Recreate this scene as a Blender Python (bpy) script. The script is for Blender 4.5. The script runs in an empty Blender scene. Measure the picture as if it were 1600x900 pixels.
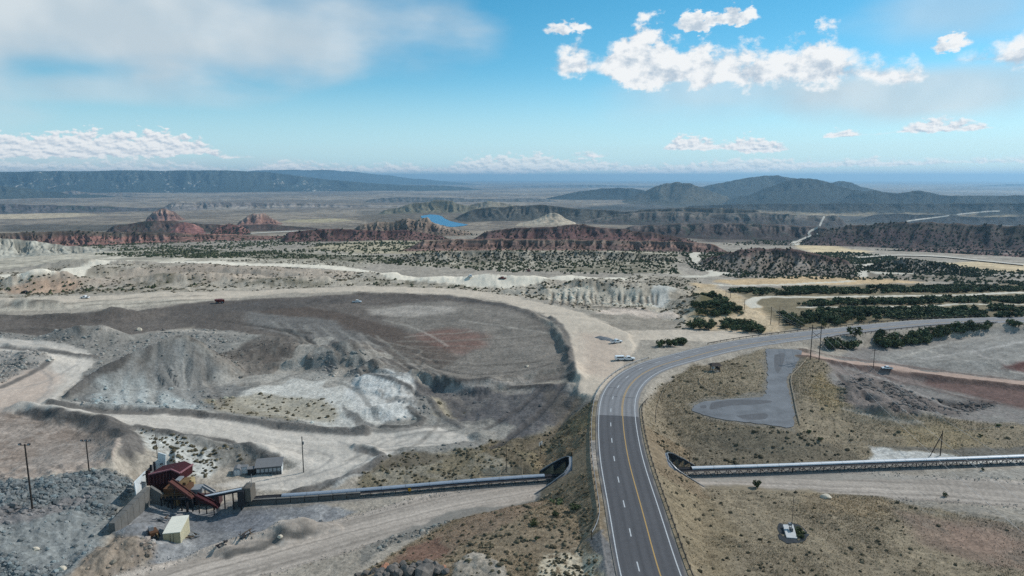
import bpy, math, random
import numpy as np
from mathutils import Vector, Matrix
rnd = random.Random(7)
rs = np.random.RandomState(11)
sc = bpy.context.scene
col = sc.collection

SUN_E, EXPO = 3.5, 0.0
SKY_HUE, SKY_SAT, SKY_STR = 0.475, 1.35, 0.12
HAZE_D, HAZE_COL = 4.8e-5, (0.44, 0.74, 1.0, 1.0)
# ------------------------------------------------------------------ camera
FPX = 1600 * 24.0 / 36.0            # focal length in photo pixels
EYE = 276.0                         # photo row of true eye level
PITCH = math.atan((450 - EYE) / FPX)
ZC = 80.0
cam_d = bpy.data.cameras.new("camera")
cam_d.lens = 24.0; cam_d.sensor_width = 36.0; cam_d.clip_start = 1.0; cam_d.clip_end = 200000.0
cam = bpy.data.objects.new("camera", cam_d); col.objects.link(cam)
cam.location = (0, 0, ZC); cam.rotation_euler = (math.pi / 2 - PITCH, 0, 0)
sc.camera = cam
CP, SP = math.cos(PITCH), math.sin(PITCH)

def ray(px, py):
    """photo pixel -> (unit horizontal x, y, tan of elevation)"""
    a = (px - 800.0) / FPX; b = (450.0 - py) / FPX
    x = a; y = CP + b * SP; z = -SP + b * CP
    h = math.hypot(x, y)
    return x / h, y / h, z / h

def G(px, py, z=0.0):
    ux, uy, t = ray(px, py)
    d = (z - ZC) / t
    return (ux * d, uy * d)

def project(x, y, z):
    zz = z - ZC
    f = y * CP - zz * SP; u = y * SP + zz * CP
    return 800 + FPX * x / f, 450 - FPX * u / f

# ------------------------------------------------------------------ sun, sky, exposure
SUN_AZ, SUN_EL = math.radians(62), math.radians(40)     # azimuth from +Y towards +X
sun_dir = Vector((math.sin(SUN_AZ) * math.cos(SUN_EL), math.cos(SUN_AZ) * math.cos(SUN_EL), math.sin(SUN_EL)))
sl = bpy.data.lights.new("sun", 'SUN'); sl.energy = SUN_E; sl.angle = math.radians(1.0); sl.color = (1.0, 0.965, 0.91)
so = bpy.data.objects.new("sun", sl); col.objects.link(so)
so.rotation_euler = (-sun_dir).to_track_quat('-Z', 'Y').to_euler()
sc.view_settings.view_transform = 'Standard'; sc.view_settings.look = 'None'
sc.view_settings.exposure = EXPO; sc.view_settings.gamma = 1.0; sc.view_settings.use_curve_mapping = False
sc.render.engine = 'CYCLES'
sc.cycles.use_denoising = False
sc.cycles.max_bounces = 4; sc.cycles.diffuse_bounces = 2; sc.cycles.glossy_bounces = 2
sc.cycles.volume_bounces = 0; sc.cycles.transparent_max_bounces = 6; sc.cycles.caustics_reflective = False

class NT:
    """tiny node expression helper"""
    def __init__(s, tree): s.t = tree; s.n = tree.nodes; s.l = tree.links
    def put(s, sock, v):
        if hasattr(v, 'node'): s.l.new(v, sock)
        else: sock.default_value = v
    def m(s, op, a, b=0.0, c=0.0, clamp=False):
        n = s.n.new('ShaderNodeMath'); n.operation = op; n.use_clamp = clamp
        s.put(n.inputs[0], a); s.put(n.inputs[1], b); s.put(n.inputs[2], c)
        return n.outputs[0]
    def comb(s, x, y, z=0.0):
        n = s.n.new('ShaderNodeCombineXYZ'); s.put(n.inputs[0], x); s.put(n.inputs[1], y); s.put(n.inputs[2], z); return n.outputs[0]
    def vm(s, op, a, b=(0, 0, 0), scale=1.0):
        n = s.n.new('ShaderNodeVectorMath'); n.operation = op
        s.put(n.inputs[0], a); s.put(n.inputs[1], b); s.put(n.inputs[3], scale)
        return n.outputs[1] if op in ('LENGTH', 'DOT_PRODUCT') else n.outputs[0]
    dims = '3D'
    def noise(s, vec, scale, detail=4.0, rough=0.55, out=0, dist=0.0):
        n = s.n.new('ShaderNodeTexNoise'); n.noise_dimensions = s.dims; s.put(n.inputs['Vector'], vec)
        n.inputs['Scale'].default_value = scale; n.inputs['Detail'].default_value = detail
        n.inputs['Roughness'].default_value = rough; n.inputs['Distortion'].default_value = dist
        return n.outputs[out]
    def mr(s, v, a, b, c=0.0, d=1.0, smooth=True):
        n = s.n.new('ShaderNodeMapRange'); n.interpolation_type = 'SMOOTHSTEP' if smooth else 'LINEAR'
        s.put(n.inputs[0], v)
        for i, q in enumerate((a, b, c, d)): s.put(n.inputs[i + 1], q)
        return n.outputs[0]
    def mix(s, f, a, b, mode='MIX'):
        n = s.n.new('ShaderNodeMix'); n.data_type = 'RGBA'; n.blend_type = mode
        s.put(n.inputs[0], f); s.put(n.inputs[6], a); s.put(n.inputs[7], b)
        return n.outputs[2]

def AE(px, py):
    ux, uy, t = ray(px, py)
    return math.degrees(math.atan2(ux, uy)), math.degrees(math.atan(t))

world = bpy.data.worlds.new("World"); sc.world = world; world.use_nodes = True
w = NT(world.node_tree); w.n.clear(); w.dims = '2D'
sky = w.n.new('ShaderNodeTexSky'); sky.sky_type = 'NISHITA'; sky.sun_disc = False
sky.sun_elevation = SUN_EL; sky.sun_rotation = SUN_AZ
sky.altitude = 1800.0; sky.air_density = 1.0; sky.dust_density = 0.4; sky.ozone_density = 2.5
tc = w.n.new('ShaderNodeTexCoord')
sep = w.n.new('ShaderNodeSeparateXYZ'); w.l.new(tc.outputs['Generated'], sep.inputs[0])
az = w.m('DEGREES', w.m('ARCTAN2', sep.outputs[0], sep.outputs[1]))
el = w.m('DEGREES', w.m('ARCSINE', sep.outputs[2]))
# the pattern in view repeats, mirrored, round the rest of the horizon
azp = w.m('SUBTRACT', w.m('PINGPONG', w.m('ADD', az, 45.0), 90.0), 45.0)
ae = w.comb(azp, el, 0.0)
aec = w.comb(az, el, 0.0)
n_big = w.noise(aec, 0.16, 3.0, 0.5)
v_med = w.vm('MULTIPLY', aec, (1.0, 1.45, 1.0))
n_med = w.noise(v_med, 0.52, 8.0, 0.60)
n_off = w.noise(w.vm('ADD', v_med, (0.26, 0.55, 0.0)), 0.55, 5.0, 0.62)
v_fin = w.vm('MULTIPLY', aec, (1.0, 1.9, 1.0))
n_fin = w.noise(v_fin, 1.15, 5.0, 0.58)
n_fof = w.noise(w.vm('ADD', v_fin, (0.12, 0.25, 0.0)), 1.15, 3.0, 0.58)
curve_x = w.m('DIVIDE', w.m('ADD', azp, 45.0), 90.0)
def fcurve(pts, lo, hi):
    n = w.n.new('ShaderNodeFloatCurve'); w.l.new(curve_x, n.inputs['Value']); cv = n.mapping.curves[0]
    pts = sorted(((AE(px, 250)[0] + 45) / 90, (v - lo) / (hi - lo)) for px, v in pts)
    while len(cv.points) < len(pts): cv.points.new(0.5, 0.5)
    for p_, (x_, y_) in zip(cv.points, pts): p_.location = (x_, y_); p_.handle_type = 'AUTO_CLAMPED'
    n.mapping.use_clip = False; n.mapping.update()
    return w.m('ADD', w.m('MULTIPLY', n.outputs[0], hi - lo), lo)
def el_of(px, py): return AE(px, py)[1]
def deck(items, noise, amp, dn_k=3.0):
    """a row of cumulus: items (x, base row, height in pixels); 0 = clear"""
    bs = [(px, el_of(px, by)) for px, by, hh in items]; hs_ = [(px, el_of(px, by - hh) - el_of(px, by)) for px, by, hh in items]
    b_ = fcurve(bs, -1.0, 18.0); h_ = fcurve(hs_, 0.0, 5.0)
    e = w.m('SUBTRACT', el, b_)
    yy = w.m('MAXIMUM', e, w.m('MULTIPLY', e, -dn_k))
    s_ = w.m('SUBTRACT', w.m('MULTIPLY', h_, w.m('ADD', 1.0, w.m('MULTIPLY', w.m('SUBTRACT', noise, 0.5), amp))), yy)      # degrees inside the cloud
    return s_, h_
D_H = [(-130,266,10),(0,266,16),(60,266,12),(200,266,14),(300,265,10),(360,266,5),(415,266,10),(450,265,16),(490,265,10),(560,266,9),(620,267,12),(680,268,6),(715,267,12),(745,266,22),(790,266,24),(840,264,24),(880,263,16),(930,262,14),(980,266,10),(1060,268,12),(1110,266,16),(1160,264,17),(1220,262,15),(1270,260,10),(1310,258,9),(1345,257,11),(1380,257,12),(1425,257,7),(1460,255,8),(1500,254,3),(1530,253,9),(1560,253,4),(1600,252,9),(1700,252,8)]
D_M = [(-130,238,38),(0,238,34),(40,238,28),(80,238,30),(130,237,34),(180,237,30),(225,236,34),(280,235,26),(320,236,14),(350,246,8),(380,246,3),(430,244,0),(880,244,0),(905,243,5),(935,245,6),(960,240,0),(1030,234,0),(1045,232,12),(1075,229,19),(1110,230,12),(1130,231,8),(1160,233,20),(1195,234,18),(1225,234,6),(1250,230,0),(1278,218,0),(1295,212,9),(1330,211,10),(1345,211,2),(1390,208,2),(1415,204,12),(1455,202,18),(1500,201,14),(1535,200,7),(1560,200,0),(1700,200,0)]
D_U = [(-130,110,0),(840,108,0),(862,106,10),(880,106,34),(905,104,40),(920,106,14),(945,108,34),(975,110,62),(1005,112,74),(1040,114,56),(1065,115,50),(1090,115,56),(1125,116,40),(1160,116,46),(1200,116,40),(1235,113,50),(1268,112,62),(1300,113,44),(1330,116,26),(1370,121,24),(1405,124,30),(1432,122,8),(1450,112,0),(1475,96,2),(1500,94,12),(1540,93,22),(1580,93,42),(1620,93,48),(1700,93,40)]
D_T = [(-130,40,0),(840,48,0),(855,47,9),(885,46,12),(912,44,7),(930,44,0),(1035,40,0),(1055,39,12),(1085,38,24),(1110,33,14),(1135,29,20),(1168,27,14),(1180,30,0),(1430,76,0),(1445,76,9),(1475,70,20),(1495,68,6),(1510,68,0),(1700,60,0)]
parts_ = [deck(D_U, n_med, 1.9, 2.2), deck(D_T, n_fin, 2.2, 1.6), deck(D_M, n_fin, 1.6, 3.0), deck(D_H, n_fin, 1.5, 3.0)]
dens = None
for k_, (s_, h_) in enumerate(parts_):
    nz = n_med if k_ == 0 else n_fin
    q = w.mr(w.m('ADD', s_, w.m('MULTIPLY', w.m('SUBTRACT', nz, 0.5), 1.5 if k_ == 0 else 0.5)), -0.35 if k_ == 0 else -0.08, 1.15 if k_ == 0 else 0.36)
    q = w.m('MULTIPLY', q, w.mr(h_, 0.03, 0.14))
    if k_ == 3: q = w.m('MULTIPLY', q, 0.75)
    dens = q if dens is None else w.m('MAXIMUM', dens, q)
cum = dens
sh1 = w.m('ADD', w.m('MULTIPLY', w.m('SUBTRACT', n_med, n_off), 3.2), 0.80, clamp=True)
sh2 = w.m('ADD', w.m('MULTIPLY', w.m('SUBTRACT', n_fin, n_fof), 3.0), 0.74, clamp=True)
upper = w.mr(el, 5.0, 6.5)
cum_shade = w.m('ADD', w.m('MULTIPLY', sh1, upper), w.m('MULTIPLY', sh2, w.m('SUBTRACT', 1.0, upper)))
cum_col = w.mix(cum_shade, (0.50, 0.60, 0.70, 1), (0.92, 0.94, 0.95, 1))
# soft veils (high cloud sheets)
VEIL = [(60, 30, 560, 105, 0.95), (420, 40, 330, 95, 0.85), (150, 138, 260, 32, 0.5), (-320, 60, 500, 160, 0.9),
        (1430, 150, 340, 50, 0.75), (1120, 145, 260, 55, 0.55), (1500, 20, 260, 55, 0.5), (100, 256, 460, 22, 0.45), (900, 272, 1200, 16, 0.40)]
vs = None
n_v = w.m('MULTIPLY', w.m('SUBTRACT', w.noise(w.vm('MULTIPLY', aec, (0.55, 1.5, 1.0)), 0.15, 4.0, 0.48), 0.5), 1.1)
for (cx, cy, hw, hh, st) in VEIL:
    a0, e0 = AE(cx, cy); a1, _ = AE(cx + hw, cy); _, e1 = AE(cx, cy - hh)
    v = w.vm('MULTIPLY', w.vm('SUBTRACT', ae, (a0, e0, 0.0)), (1 / abs(a1 - a0), 1 / (e1 - e0), 0.0))
    q = w.m('MULTIPLY', w.mr(w.m('ADD', w.m('SUBTRACT', 1.0, w.vm('LENGTH', v)), n_v), -0.15, 0.75), st)
    vs = q if vs is None else w.m('SUBTRACT', 1.0, w.m('MULTIPLY', w.m('SUBTRACT', 1.0, vs), w.m('SUBTRACT', 1.0, q)))
# the sheet goes on round the whole sky in broken patches, outside the view too
gen_el = w.mr(el, 20.0, 34.0)
gen = w.m('MULTIPLY', w.m('MULTIPLY', w.mr(n_big, 0.42, 0.68), 0.8), gen_el)
vs = w.m('MAXIMUM', vs, gen)
hz_f = w.m('MULTIPLY', w.m('SUBTRACT', 1.0, w.mr(w.m('ABSOLUTE', el), 0.0, 9.0)), 0.80)
veil_col = w.mix(w.mr(n_big, 0.3, 0.7), (0.54, 0.64, 0.71, 1), (0.68, 0.75, 0.79, 1))
hs = w.n.new('ShaderNodeHueSaturation'); hs.inputs['Hue'].default_value = SKY_HUE; hs.inputs['Saturation'].default_value = SKY_SAT; hs.inputs['Value'].default_value = SKY_STR
w.l.new(sky.outputs[0], hs.inputs['Color'])
c0 = w.mix(hz_f, hs.outputs[0], (0.52, 0.79, 0.90, 1))
c1 = w.mix(vs, c0, veil_col)
c2 = w.mix(cum, c1, cum_col)
bg = w.n.new('ShaderNodeBackground'); w.l.new(c2, bg.inputs[0]); bg.inputs[1].default_value = 1.0
wo = w.n.new('ShaderNodeOutputWorld'); w.l.new(bg.outputs[0], wo.inputs[0])
world.cycles.sampling_method = 'MANUAL'; world.cycles.sample_map_resolution = 512
# ------------------------------------------------------------------ noise and small maths
def _hash(ix, iy, seed):
    h = (ix.astype(np.int64) * 374761393 + iy.astype(np.int64) * 668265263 + seed * 974634777) & 0xFFFFFFFF
    h = ((h ^ (h >> 13)) * 1274126177) & 0xFFFFFFFF
    return ((h ^ (h >> 16)) & 0xFFFF).astype(np.float32) / 65535.0

def vnoise(x, y, seed=0):
    x = np.asarray(x, dtype=np.float64); y = np.asarray(y, dtype=np.float64)
    ix = np.floor(x); iy = np.floor(y); fx = (x - ix).astype(np.float32); fy = (y - iy).astype(np.float32)
    ix = ix.astype(np.int64); iy = iy.astype(np.int64)
    u = fx * fx * (3 - 2 * fx); v = fy * fy * (3 - 2 * fy)
    a = _hash(ix, iy, seed); b = _hash(ix + 1, iy, seed); c = _hash(ix, iy + 1, seed); d = _hash(ix + 1, iy + 1, seed)
    return (a + (b - a) * u) * (1 - v) + (c + (d - c) * u) * v      # 0..1

def fbm(x, y, octv=4, seed=0, gain=0.5):
    s = 0.0; a = 1.0; t = 0.0
    for i in range(octv):
        s = s + a * vnoise(x * 2 ** i + 17.3 * i, y * 2 ** i - 9.1 * i, seed + i); t += a; a *= gain
    return s / t                                                     # 0..1

def ridged(x, y, octv=4, seed=0):
    s = 0.0; a = 1.0; t = 0.0
    for i in range(octv):
        s = s + a * (1 - np.abs(2 * vnoise(x * 2 ** i + 5.7 * i, y * 2 ** i, seed + i) - 1)); t += a; a *= 0.5
    return s / t

def sstep(x, a, b):
    t = np.clip((x - a) / (b - a), 0, 1); return t * t * (3 - 2 * t)

def lin(rgb):
    """photo-like sRGB 0..255 -> linear"""
    c = np.array(rgb, dtype=np.float64) / 255.0
    return np.where(c <= 0.04045, c / 12.92, ((c + 0.055) / 1.055) ** 2.4)

def resample(pts, step, closed=False):
    """Catmull-Rom through pts (n,k), points about step apart (by the first two columns)"""
    P_ = np.array(pts, dtype=np.float64); n = len(P_); out = []
    for i in range(n - 1):
        p0 = P_[max(i - 1, 0)]; p1 = P_[i]; p2 = P_[i + 1]; p3 = P_[min(i + 2, n - 1)]
        m = max(2, int(np.hypot(*(p2 - p1)[:2]) / step))
        t = np.linspace(0, 1, m, endpoint=False)[:, None]
        out.append(0.5 * ((2 * p1) + (-p0 + p2) * t + (2 * p0 - 5 * p1 + 4 * p2 - p3) * t ** 2 + (-p0 + 3 * p1 - 3 * p2 + p3) * t ** 3))
    out.append(P_[-1:])
    return np.vstack(out)

def line_field(x, y, pts):
    """nearest point on polyline pts (n,>=2): distance, signed offset (+ right), arc length, interpolated extra columns"""
    P_ = np.asarray(pts, dtype=np.float64)
    best = np.full(x.shape, 1e18); off = np.zeros(x.shape); arc = np.zeros(x.shape); ext = [np.zeros(x.shape) for _ in range(P_.shape[1] - 2)]
    s0 = 0.0
    for i in range(len(P_) - 1):
        ax, ay = P_[i, :2]; bx, by = P_[i + 1, :2]; dx, dy = bx - ax, by - ay; L2 = dx * dx + dy * dy; L = math.sqrt(L2)
        if L < 1e-6: continue
        t = np.clip(((x - ax) * dx + (y - ay) * dy) / L2, 0, 1)
        qx = x - ax - t * dx; qy = y - ay - t * dy; d2 = qx * qx + qy * qy
        m = d2 < best
        best = np.where(m, d2, best); off = np.where(m, (qx * dy - qy * dx) / L, off); arc = np.where(m, s0 + t * L, arc)
        for k in range(len(ext)):
            ext[k] = np.where(m, P_[i, 2 + k] + t * (P_[i + 1, 2 + k] - P_[i, 2 + k]), ext[k])
        s0 += L
    return np.sqrt(best), off, arc, ext

def poly_sd(x, y, poly):
    """signed distance to polygon, negative inside"""
    P_ = np.asarray(poly, dtype=np.float64); n = len(P_)
    d2 = np.full(x.shape, 1e18); ins = np.zeros(x.shape, dtype=bool)
    for i in range(n):
        ax, ay = P_[i]; bx, by = P_[(i + 1) % n]; dx, dy = bx - ax, by - ay; L2 = dx * dx + dy * dy + 1e-12
        t = np.clip(((x - ax) * dx + (y - ay) * dy) / L2, 0, 1)
        qx = x - ax - t * dx; qy = y - ay - t * dy; d2 = np.minimum(d2, qx * qx + qy * qy)
        c = ((ay <= y) & (by > y)) | ((by <= y) & (ay > y))
        xi = ax + (y - ay) * dx / (dy if abs(dy) > 1e-9 else 1e-9)
        ins ^= c & (x < xi)
    d = np.sqrt(d2); return np.where(ins, -d, d)

# ------------------------------------------------------------------ the lie of the land
PYD = [(398, 704), (390, 850), (380, 1150), (370, 1600), (360, 2200), (350, 2900), (340, 3800), (330, 5000), (320, 6600), (310, 9000), (300, 13000), (292, 20000), (286, 32000), (283.2, 50000)]
_dd = [0.0, 640.0]; _zz = [0.0, 0.0]
for py, d in PYD:
    _dd.append(d); _zz.append(ZC + d * ray(800, py)[2])
_dd.append(90000.0); _zz.append(_zz[-1] - 60)
_dd = np.array(_dd); _zz = np.array(_zz)
def zbase(d):
    return np.interp(np.log(np.maximum(d, 1.0)), np.log(np.maximum(_dd, 1.0)), _zz)
_pd = np.exp(np.linspace(math.log(60), math.log(89000), 4000)); _pz = zbase(_pd)
def GB(px, py):
    """photo pixel -> point on the falling base surface of the basin"""
    ux, uy, t = ray(px, py)
    k = np.argmax(ZC + _pd * t <= _pz); k = k if k > 0 else len(_pd) - 1
    d = _pd[k]; return ux * d, uy * d, float(_pz[k])

# polar mesh of the land
AZN, AZM = 1120, math.radians(47)
azs = np.linspace(-AZM, AZM, AZN)
dep = np.radians(np.concatenate([np.linspace(46, 34, 60, endpoint=False), np.arange(34, 6.5, -0.068)]))
rows = list(ZC / np.tan(dep))
pyr = np.arange(398, 283.2, -0.62)
rows += [float(np.interp(-p, [-a for a, _ in PYD], [math.log(b) for _, b in PYD])) for p in []]
rows += list(np.exp(np.interp(-pyr, [-a for a, _ in PYD], [math.log(b) for _, b in PYD])))
rows = np.array([r for i, r in enumerate(rows) if i == 0 or r > rows[i - 1] + 0.05] + [60000.0])
NR = len(rows)
RR, AA = np.meshgrid(rows, azs, indexing='ij')
X = RR * np.sin(AA); Y = RR * np.cos(AA)
NEAR = RR < 760
nr = int((rows < 760).sum())
xn, yn, dn = X[:nr], Y[:nr], RR[:nr]

CTRL = [(300,790,0),(250,850,0),(400,830,0),(330,870,0),(300,895,0),(600,820,0),(870,757,0),(480,790,0),(700,850,2.2),(745,872,5.0),(850,880,6),(640,885,2.5),(900,800,6),
 (1240,835,3.0),(1500,850,1),(1300,790,1.4),(1590,890,1.2),(1150,880,5),(1200,745,0),(1500,760,0),(1590,775,0),(1590,735,0.2),(1300,730,0.2),(1100,742,0.0),(1150,700,1.6),(1200,655,4.5),(1100,640,5.2),(1330,640,4),(1500,690,1.2),
 (1330,700,1.2),(1500,645,2.4),(1400,600,3),(1590,560,3),(1590,620,2.0),(1300,560,6),(1060,600,7),(1150,570,7.5),(1200,500,6),(1350,490,7),(1590,480,6),(1100,470,3),(1300,450,2),(1590,445,1),(1450,540,4),
 (620,700,1),(480,720,0.6),(420,640,1),(560,620,3),(700,520,4),(600,480,5),(800,560,4),(930,560,8),(900,600,7.5),(850,490,7),(600,455,6),(300,460,6),(50,460,6),(400,430,4),(200,425,5),(600,425,2),(1000,450,2),(1000,485,3),(1060,515,6),
 (60,560,6.5),(20,600,7.5),(100,680,8),(20,730,8),(140,735,8),(330,660,4.6),(450,690,1.6),(200,645,7.4),(100,520,5),(200,500,4.2),(450,520,3),(350,600,1),(500,560,2),(400,755,0.2),(560,740,0.5),(700,740,1),(800,720,2.0),(760,690,1),(850,660,2.5),(700,650,1.2),(820,620,3.5),
 (0,900,4.5),(100,890,2.4),(200,880,0.6),(0,830,7),(100,800,5.5),(1000,420,1),(1300,415,0),(200,405,1),(700,405,0),(1590,405,0)]
c = np.array([(*G(px, py, z), z) for px, py, z in CTRL])
def tps(d2): return d2 * np.log(d2 + 1e-3) * 0.5
SCL = 100.0
cx_, cy_ = c[:, 0] / SCL, c[:, 1] / SCL; n_ = len(c)
K = tps((cx_[:, None] - cx_[None]) ** 2 + (cy_[:, None] - cy_[None]) ** 2) + np.eye(n_) * 0.004
A_ = np.zeros((n_ + 3, n_ + 3)); A_[:n_, :n_] = K; A_[:n_, n_] = 1; A_[:n_, n_ + 1] = cx_; A_[:n_, n_ + 2] = cy_
A_[n_, :n_] = 1; A_[n_ + 1, :n_] = cx_; A_[n_ + 2, :n_] = cy_
sol = np.linalg.solve(A_, np.concatenate([c[:, 2], [0, 0, 0]]))
Zn = np.full(xn.shape, sol[n_]) + sol[n_ + 1] * xn / SCL + sol[n_ + 2] * yn / SCL
for i in range(n_):
    Zn += sol[i] * tps((xn / SCL - cx_[i]) ** 2 + (yn / SCL - cy_[i]) ** 2)
Zn = np.clip(Zn, -2, 11)
fade = 1 - sstep(dn, 480, 690)
Zn = Zn * fade + zbase(dn) * (1 - fade)
# domain-warped coordinates make ragged edges
wx = xn + (fbm(xn / 9, yn / 9, 3, 5) - 0.5) * 5.0; wy = yn + (fbm(xn / 9, yn / 9, 3, 9) - 0.5) * 5.0

def nwin(pts, pad):
    d = [math.hypot(p[0], p[1]) for p in pts]; a_ = [math.atan2(p[0], p[1]) for p in pts]; da = pad / max(min(d), 60)
    i0, i1 = np.searchsorted(rows, [min(d) - pad, max(d) + pad]); j0, j1 = np.searchsorted(azs, [min(a_) - da, max(a_) + da])
    return slice(max(i0 - 1, 0), min(i1 + 1, nr)), slice(max(j0 - 1, 0), j1 + 1)

def mound(px, py, zb, rx, ry, rot, h, sharp=1.0, gul=0.0, seed=1, flat=0.0):
    global Zn
    gx, gy = G(px, py, zb); a = math.radians(rot); ca, sa = math.cos(a), math.sin(a)
    s = nwin([(gx, gy)], max(rx, ry) * 1.1 + 6)
    if Zn[s].size == 0: return
    u = ((wx[s] - gx) * ca + (wy[s] - gy) * sa) / rx; v = (-(wx[s] - gx) * sa + (wy[s] - gy) * ca) / ry
    r = np.sqrt(u * u + v * v)
    p = np.clip((1 - r) / (1 - flat), 0, 1)
    p = p ** sharp
    if gul:
        th = np.arctan2(v, u); p = p * (1 - gul * fbm(th * 9, r * 1.2, 3, seed) * sstep(r, 0.1, 0.5))
    Zn[s] += h * p

def berm(pts, w_, h, seed=3, var=0.35):
    global Zn
    L = resample([(*G(px, py, z), 0) for px, py, z in pts], 6)
    s = nwin(L, w_ * 3 + 6)
    dist, off, arc, _ = line_field(wx[s], wy[s], L)
    hh = h * (1 + var * (fbm(arc / 7, off / 5, 3, seed) - 0.5) * 2)
    Zn[s] = np.where(dist < w_ * 3, Zn[s] + hh * np.exp(-(dist / w_) ** 2), Zn[s])

def plateau(poly, z, slope, seed=0, cut=False):
    """raise (or cut) the ground to height z inside the polygon, with side slopes"""
    global Zn
    P_ = [G(px, py, z) for px, py in poly]
    sd = poly_sd(wx, wy, P_)
    face = z - np.maximum(sd, 0) / slope
    if cut: Zn = np.minimum(Zn, z + np.maximum(sd, 0) / slope)
    else: Zn = np.maximum(Zn, face)
    return sd

def roadbed(L, hw, fill=1.8, cutr=1.6, warp=False):
    """L: (n,3) x,y,z. fill and cut slopes beside a level bed"""
    global Zn
    s = nwin(L, hw + 50); L = np.vstack([L[:-1:2], L[-1:]])
    dist = np.full(xn.shape, 999.0); off = np.full(xn.shape, 999.0); arc = np.zeros(xn.shape)
    dist[s], off[s], arc[s], (zz,) = line_field((wx if warp else xn)[s], (wy if warp else yn)[s], L)
    e = np.maximum(dist[s] - hw, 0)
    Zn[s] = np.where(dist[s] < hw + 45, np.minimum(np.maximum(Zn[s], zz - e / fill), zz + e / cutr), Zn[s])
    return dist, off, arc

# --- spoil heaps, pads and cuts of the mine
plateau([(-200,640),(20,640),(60,645),(110,655),(165,668),(193,690),(180,722),(120,740),(60,750),(0,756),(-200,770)], 8.0, 1.35)
plateau([(892,560),(880,520),(860,492),(930,500),(985,520),(985,555),(960,592),(925,618),(903,612)], 8.4, 1.5)
plateau([(-200,440),(0,432),(150,414),(330,412),(540,422),(620,430),(500,430),(350,418),(180,420),(60,428),(0,445),(-200,460)], 6.0, 2.2)
plateau([(560,588),(600,582),(640,592),(648,604),(610,616),(570,610)], 3.9, 2.6)
plateau([(450,560),(560,540),(640,575),(740,590),(880,585),(840,598),(740,605),(640,592),(560,560)], 5.0, 1.2)
def tent(pts, run, seed=0):
    """a dumped ridge: crest line with heights, faces at the angle of repose"""
    global Zn
    L = resample([(*G(px, py, z), z) for px, py, z in pts], 4); s = nwin(L, 40)
    dist, off, arc, (zc2,) = line_field(wx[s] * .6 + xn[s] * .4, wy[s] * .6 + yn[s] * .4, L)
    th = fbm(arc / 5.0, dist / 40.0, 3, seed + 1) - 0.5
    Zn[s] = np.maximum(Zn[s], zc2 - dist / (run * (1 + 0.22 * th)) + 0.5 * np.exp(-(dist / 1.5) ** 2))
tent([(108,612,8.6),(135,591,10.0),(165,574,11.8),(200,556,14.0),(240,539,16.0),(282,526,17.6),(303,531,16.0),(322,543,12.5)], 1.30, 3)
mound(345, 560, 2.5, 26, 20, 30, 2.5, 1.0, 0.3, 6)
mound(572, 578, 3.0, 9, 4.5, 25, 3.2, 0.8)
mound(130, 535, 4.5, 22, 14, 0, 4.0, 0.9, 0.3, 7); mound(160, 530, 4.5, 16, 11, 0, 5.0, 0.9, 0.3, 8); mound(100, 532, 4.5, 14, 9, 0, 3.0)
mound(180, 494, 4.5, 26, 9, 5, 5.0, 0.9); mound(120, 500, 4.5, 34, 7, 0, 2.5)
mound(30, 575, 5.0, 22, 9, 0, 3.0, 0.9); mound(60, 570, 5.0, 14, 7, 0, 2.5); mound(20, 480, 5, 40, 10, 0, 3.5, 0.9, 0.3, 2); mound(60, 480, 5, 30, 9, 0, 2.5)
mound(60, 447, 5, 42, 22, 0, 8.5, 0.8, 0.5, 12); mound(95, 445, 5, 34, 18, 0, 7.0, 0.8, 0.5, 13); mound(20, 450, 5, 30, 18, 0, 5.0, 0.8, 0.4, 14)
mound(250, 445, 4, 60, 18, 0, 6.0, 0.9, 0.5, 15); mound(330, 443, 4, 60, 16, 0, 6.5, 0.9, 0.5, 16); mound(440, 447, 4, 50, 14, 0, 5.0, 0.9, 0.5, 17); mound(500, 444, 4, 40, 12, 0, 4.0, 0.9, 0.4, 18); mound(390, 440, 4, 45, 12, 0, 4.0)
mound(20, 405, 1, 130, 40, 0, 17, 0.7, 0.35, 19); mound(130, 412, 2, 90, 26, 0, 9, 0.8, 0.4, 20); mound(-60, 395, 1, 160, 60, 0, 22, 0.8, 0.3, 33)
mound(600, 440, 2, 60, 14, 0, 4.5, 0.9, 0.5, 21); mound(680, 446, 2, 50, 12, 0, 4.0, 0.9, 0.5, 22); mound(760, 448, 2, 60, 14, 0, 5.0, 0.9, 0.5, 23)
mound(840, 450, 2, 60, 16, 0, 6, 0.8, 0.4, 24); mound(930, 462, 2, 65, 20, 0, 9.5, 0.7, 0.5, 25, 0.25); mound(1040, 465, 3, 26, 22, 0, 5, 0.8, 0.4, 26); mound(890, 440, 2, 50, 12, 0, 5)
mound(990, 500, 3, 50, 10, 0, 2.5); mound(1110, 498, 3, 30, 26, 0, 6, 0.9)
mound(1090, 480, 2.5, 22, 20, 0, 7, 0.9, 0.2, 27)
mound(545, 560, 2.5, 20, 13, 25, 5.5, 0.9, 0.35, 28); mound(500, 548, 3, 26, 12, 0, 3.5, 0.9, 0.3, 29); mound(440, 545, 3, 20, 14, 0, 3.0, 0.9, 0.3, 30)
mound(620, 605, 2.0, 18, 9, -20, 3.5, 0.8, 0.4, 31); mound(650, 640, 1.2, 16, 7, 30, 2.6, 0.8, 0.3, 32); mound(590, 650, 1.2, 12, 6, 0, 2.2)
mound(755, 680, 1.2, 5, 3.5, 0, 2.0); mound(665, 680, 1, 9, 4, 0, 1.0)
mound(440, 722, 0.8, 9, 4.5, 0, 2.6); mound(395, 715, 1, 16, 6, 15, 2.2)
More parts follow.
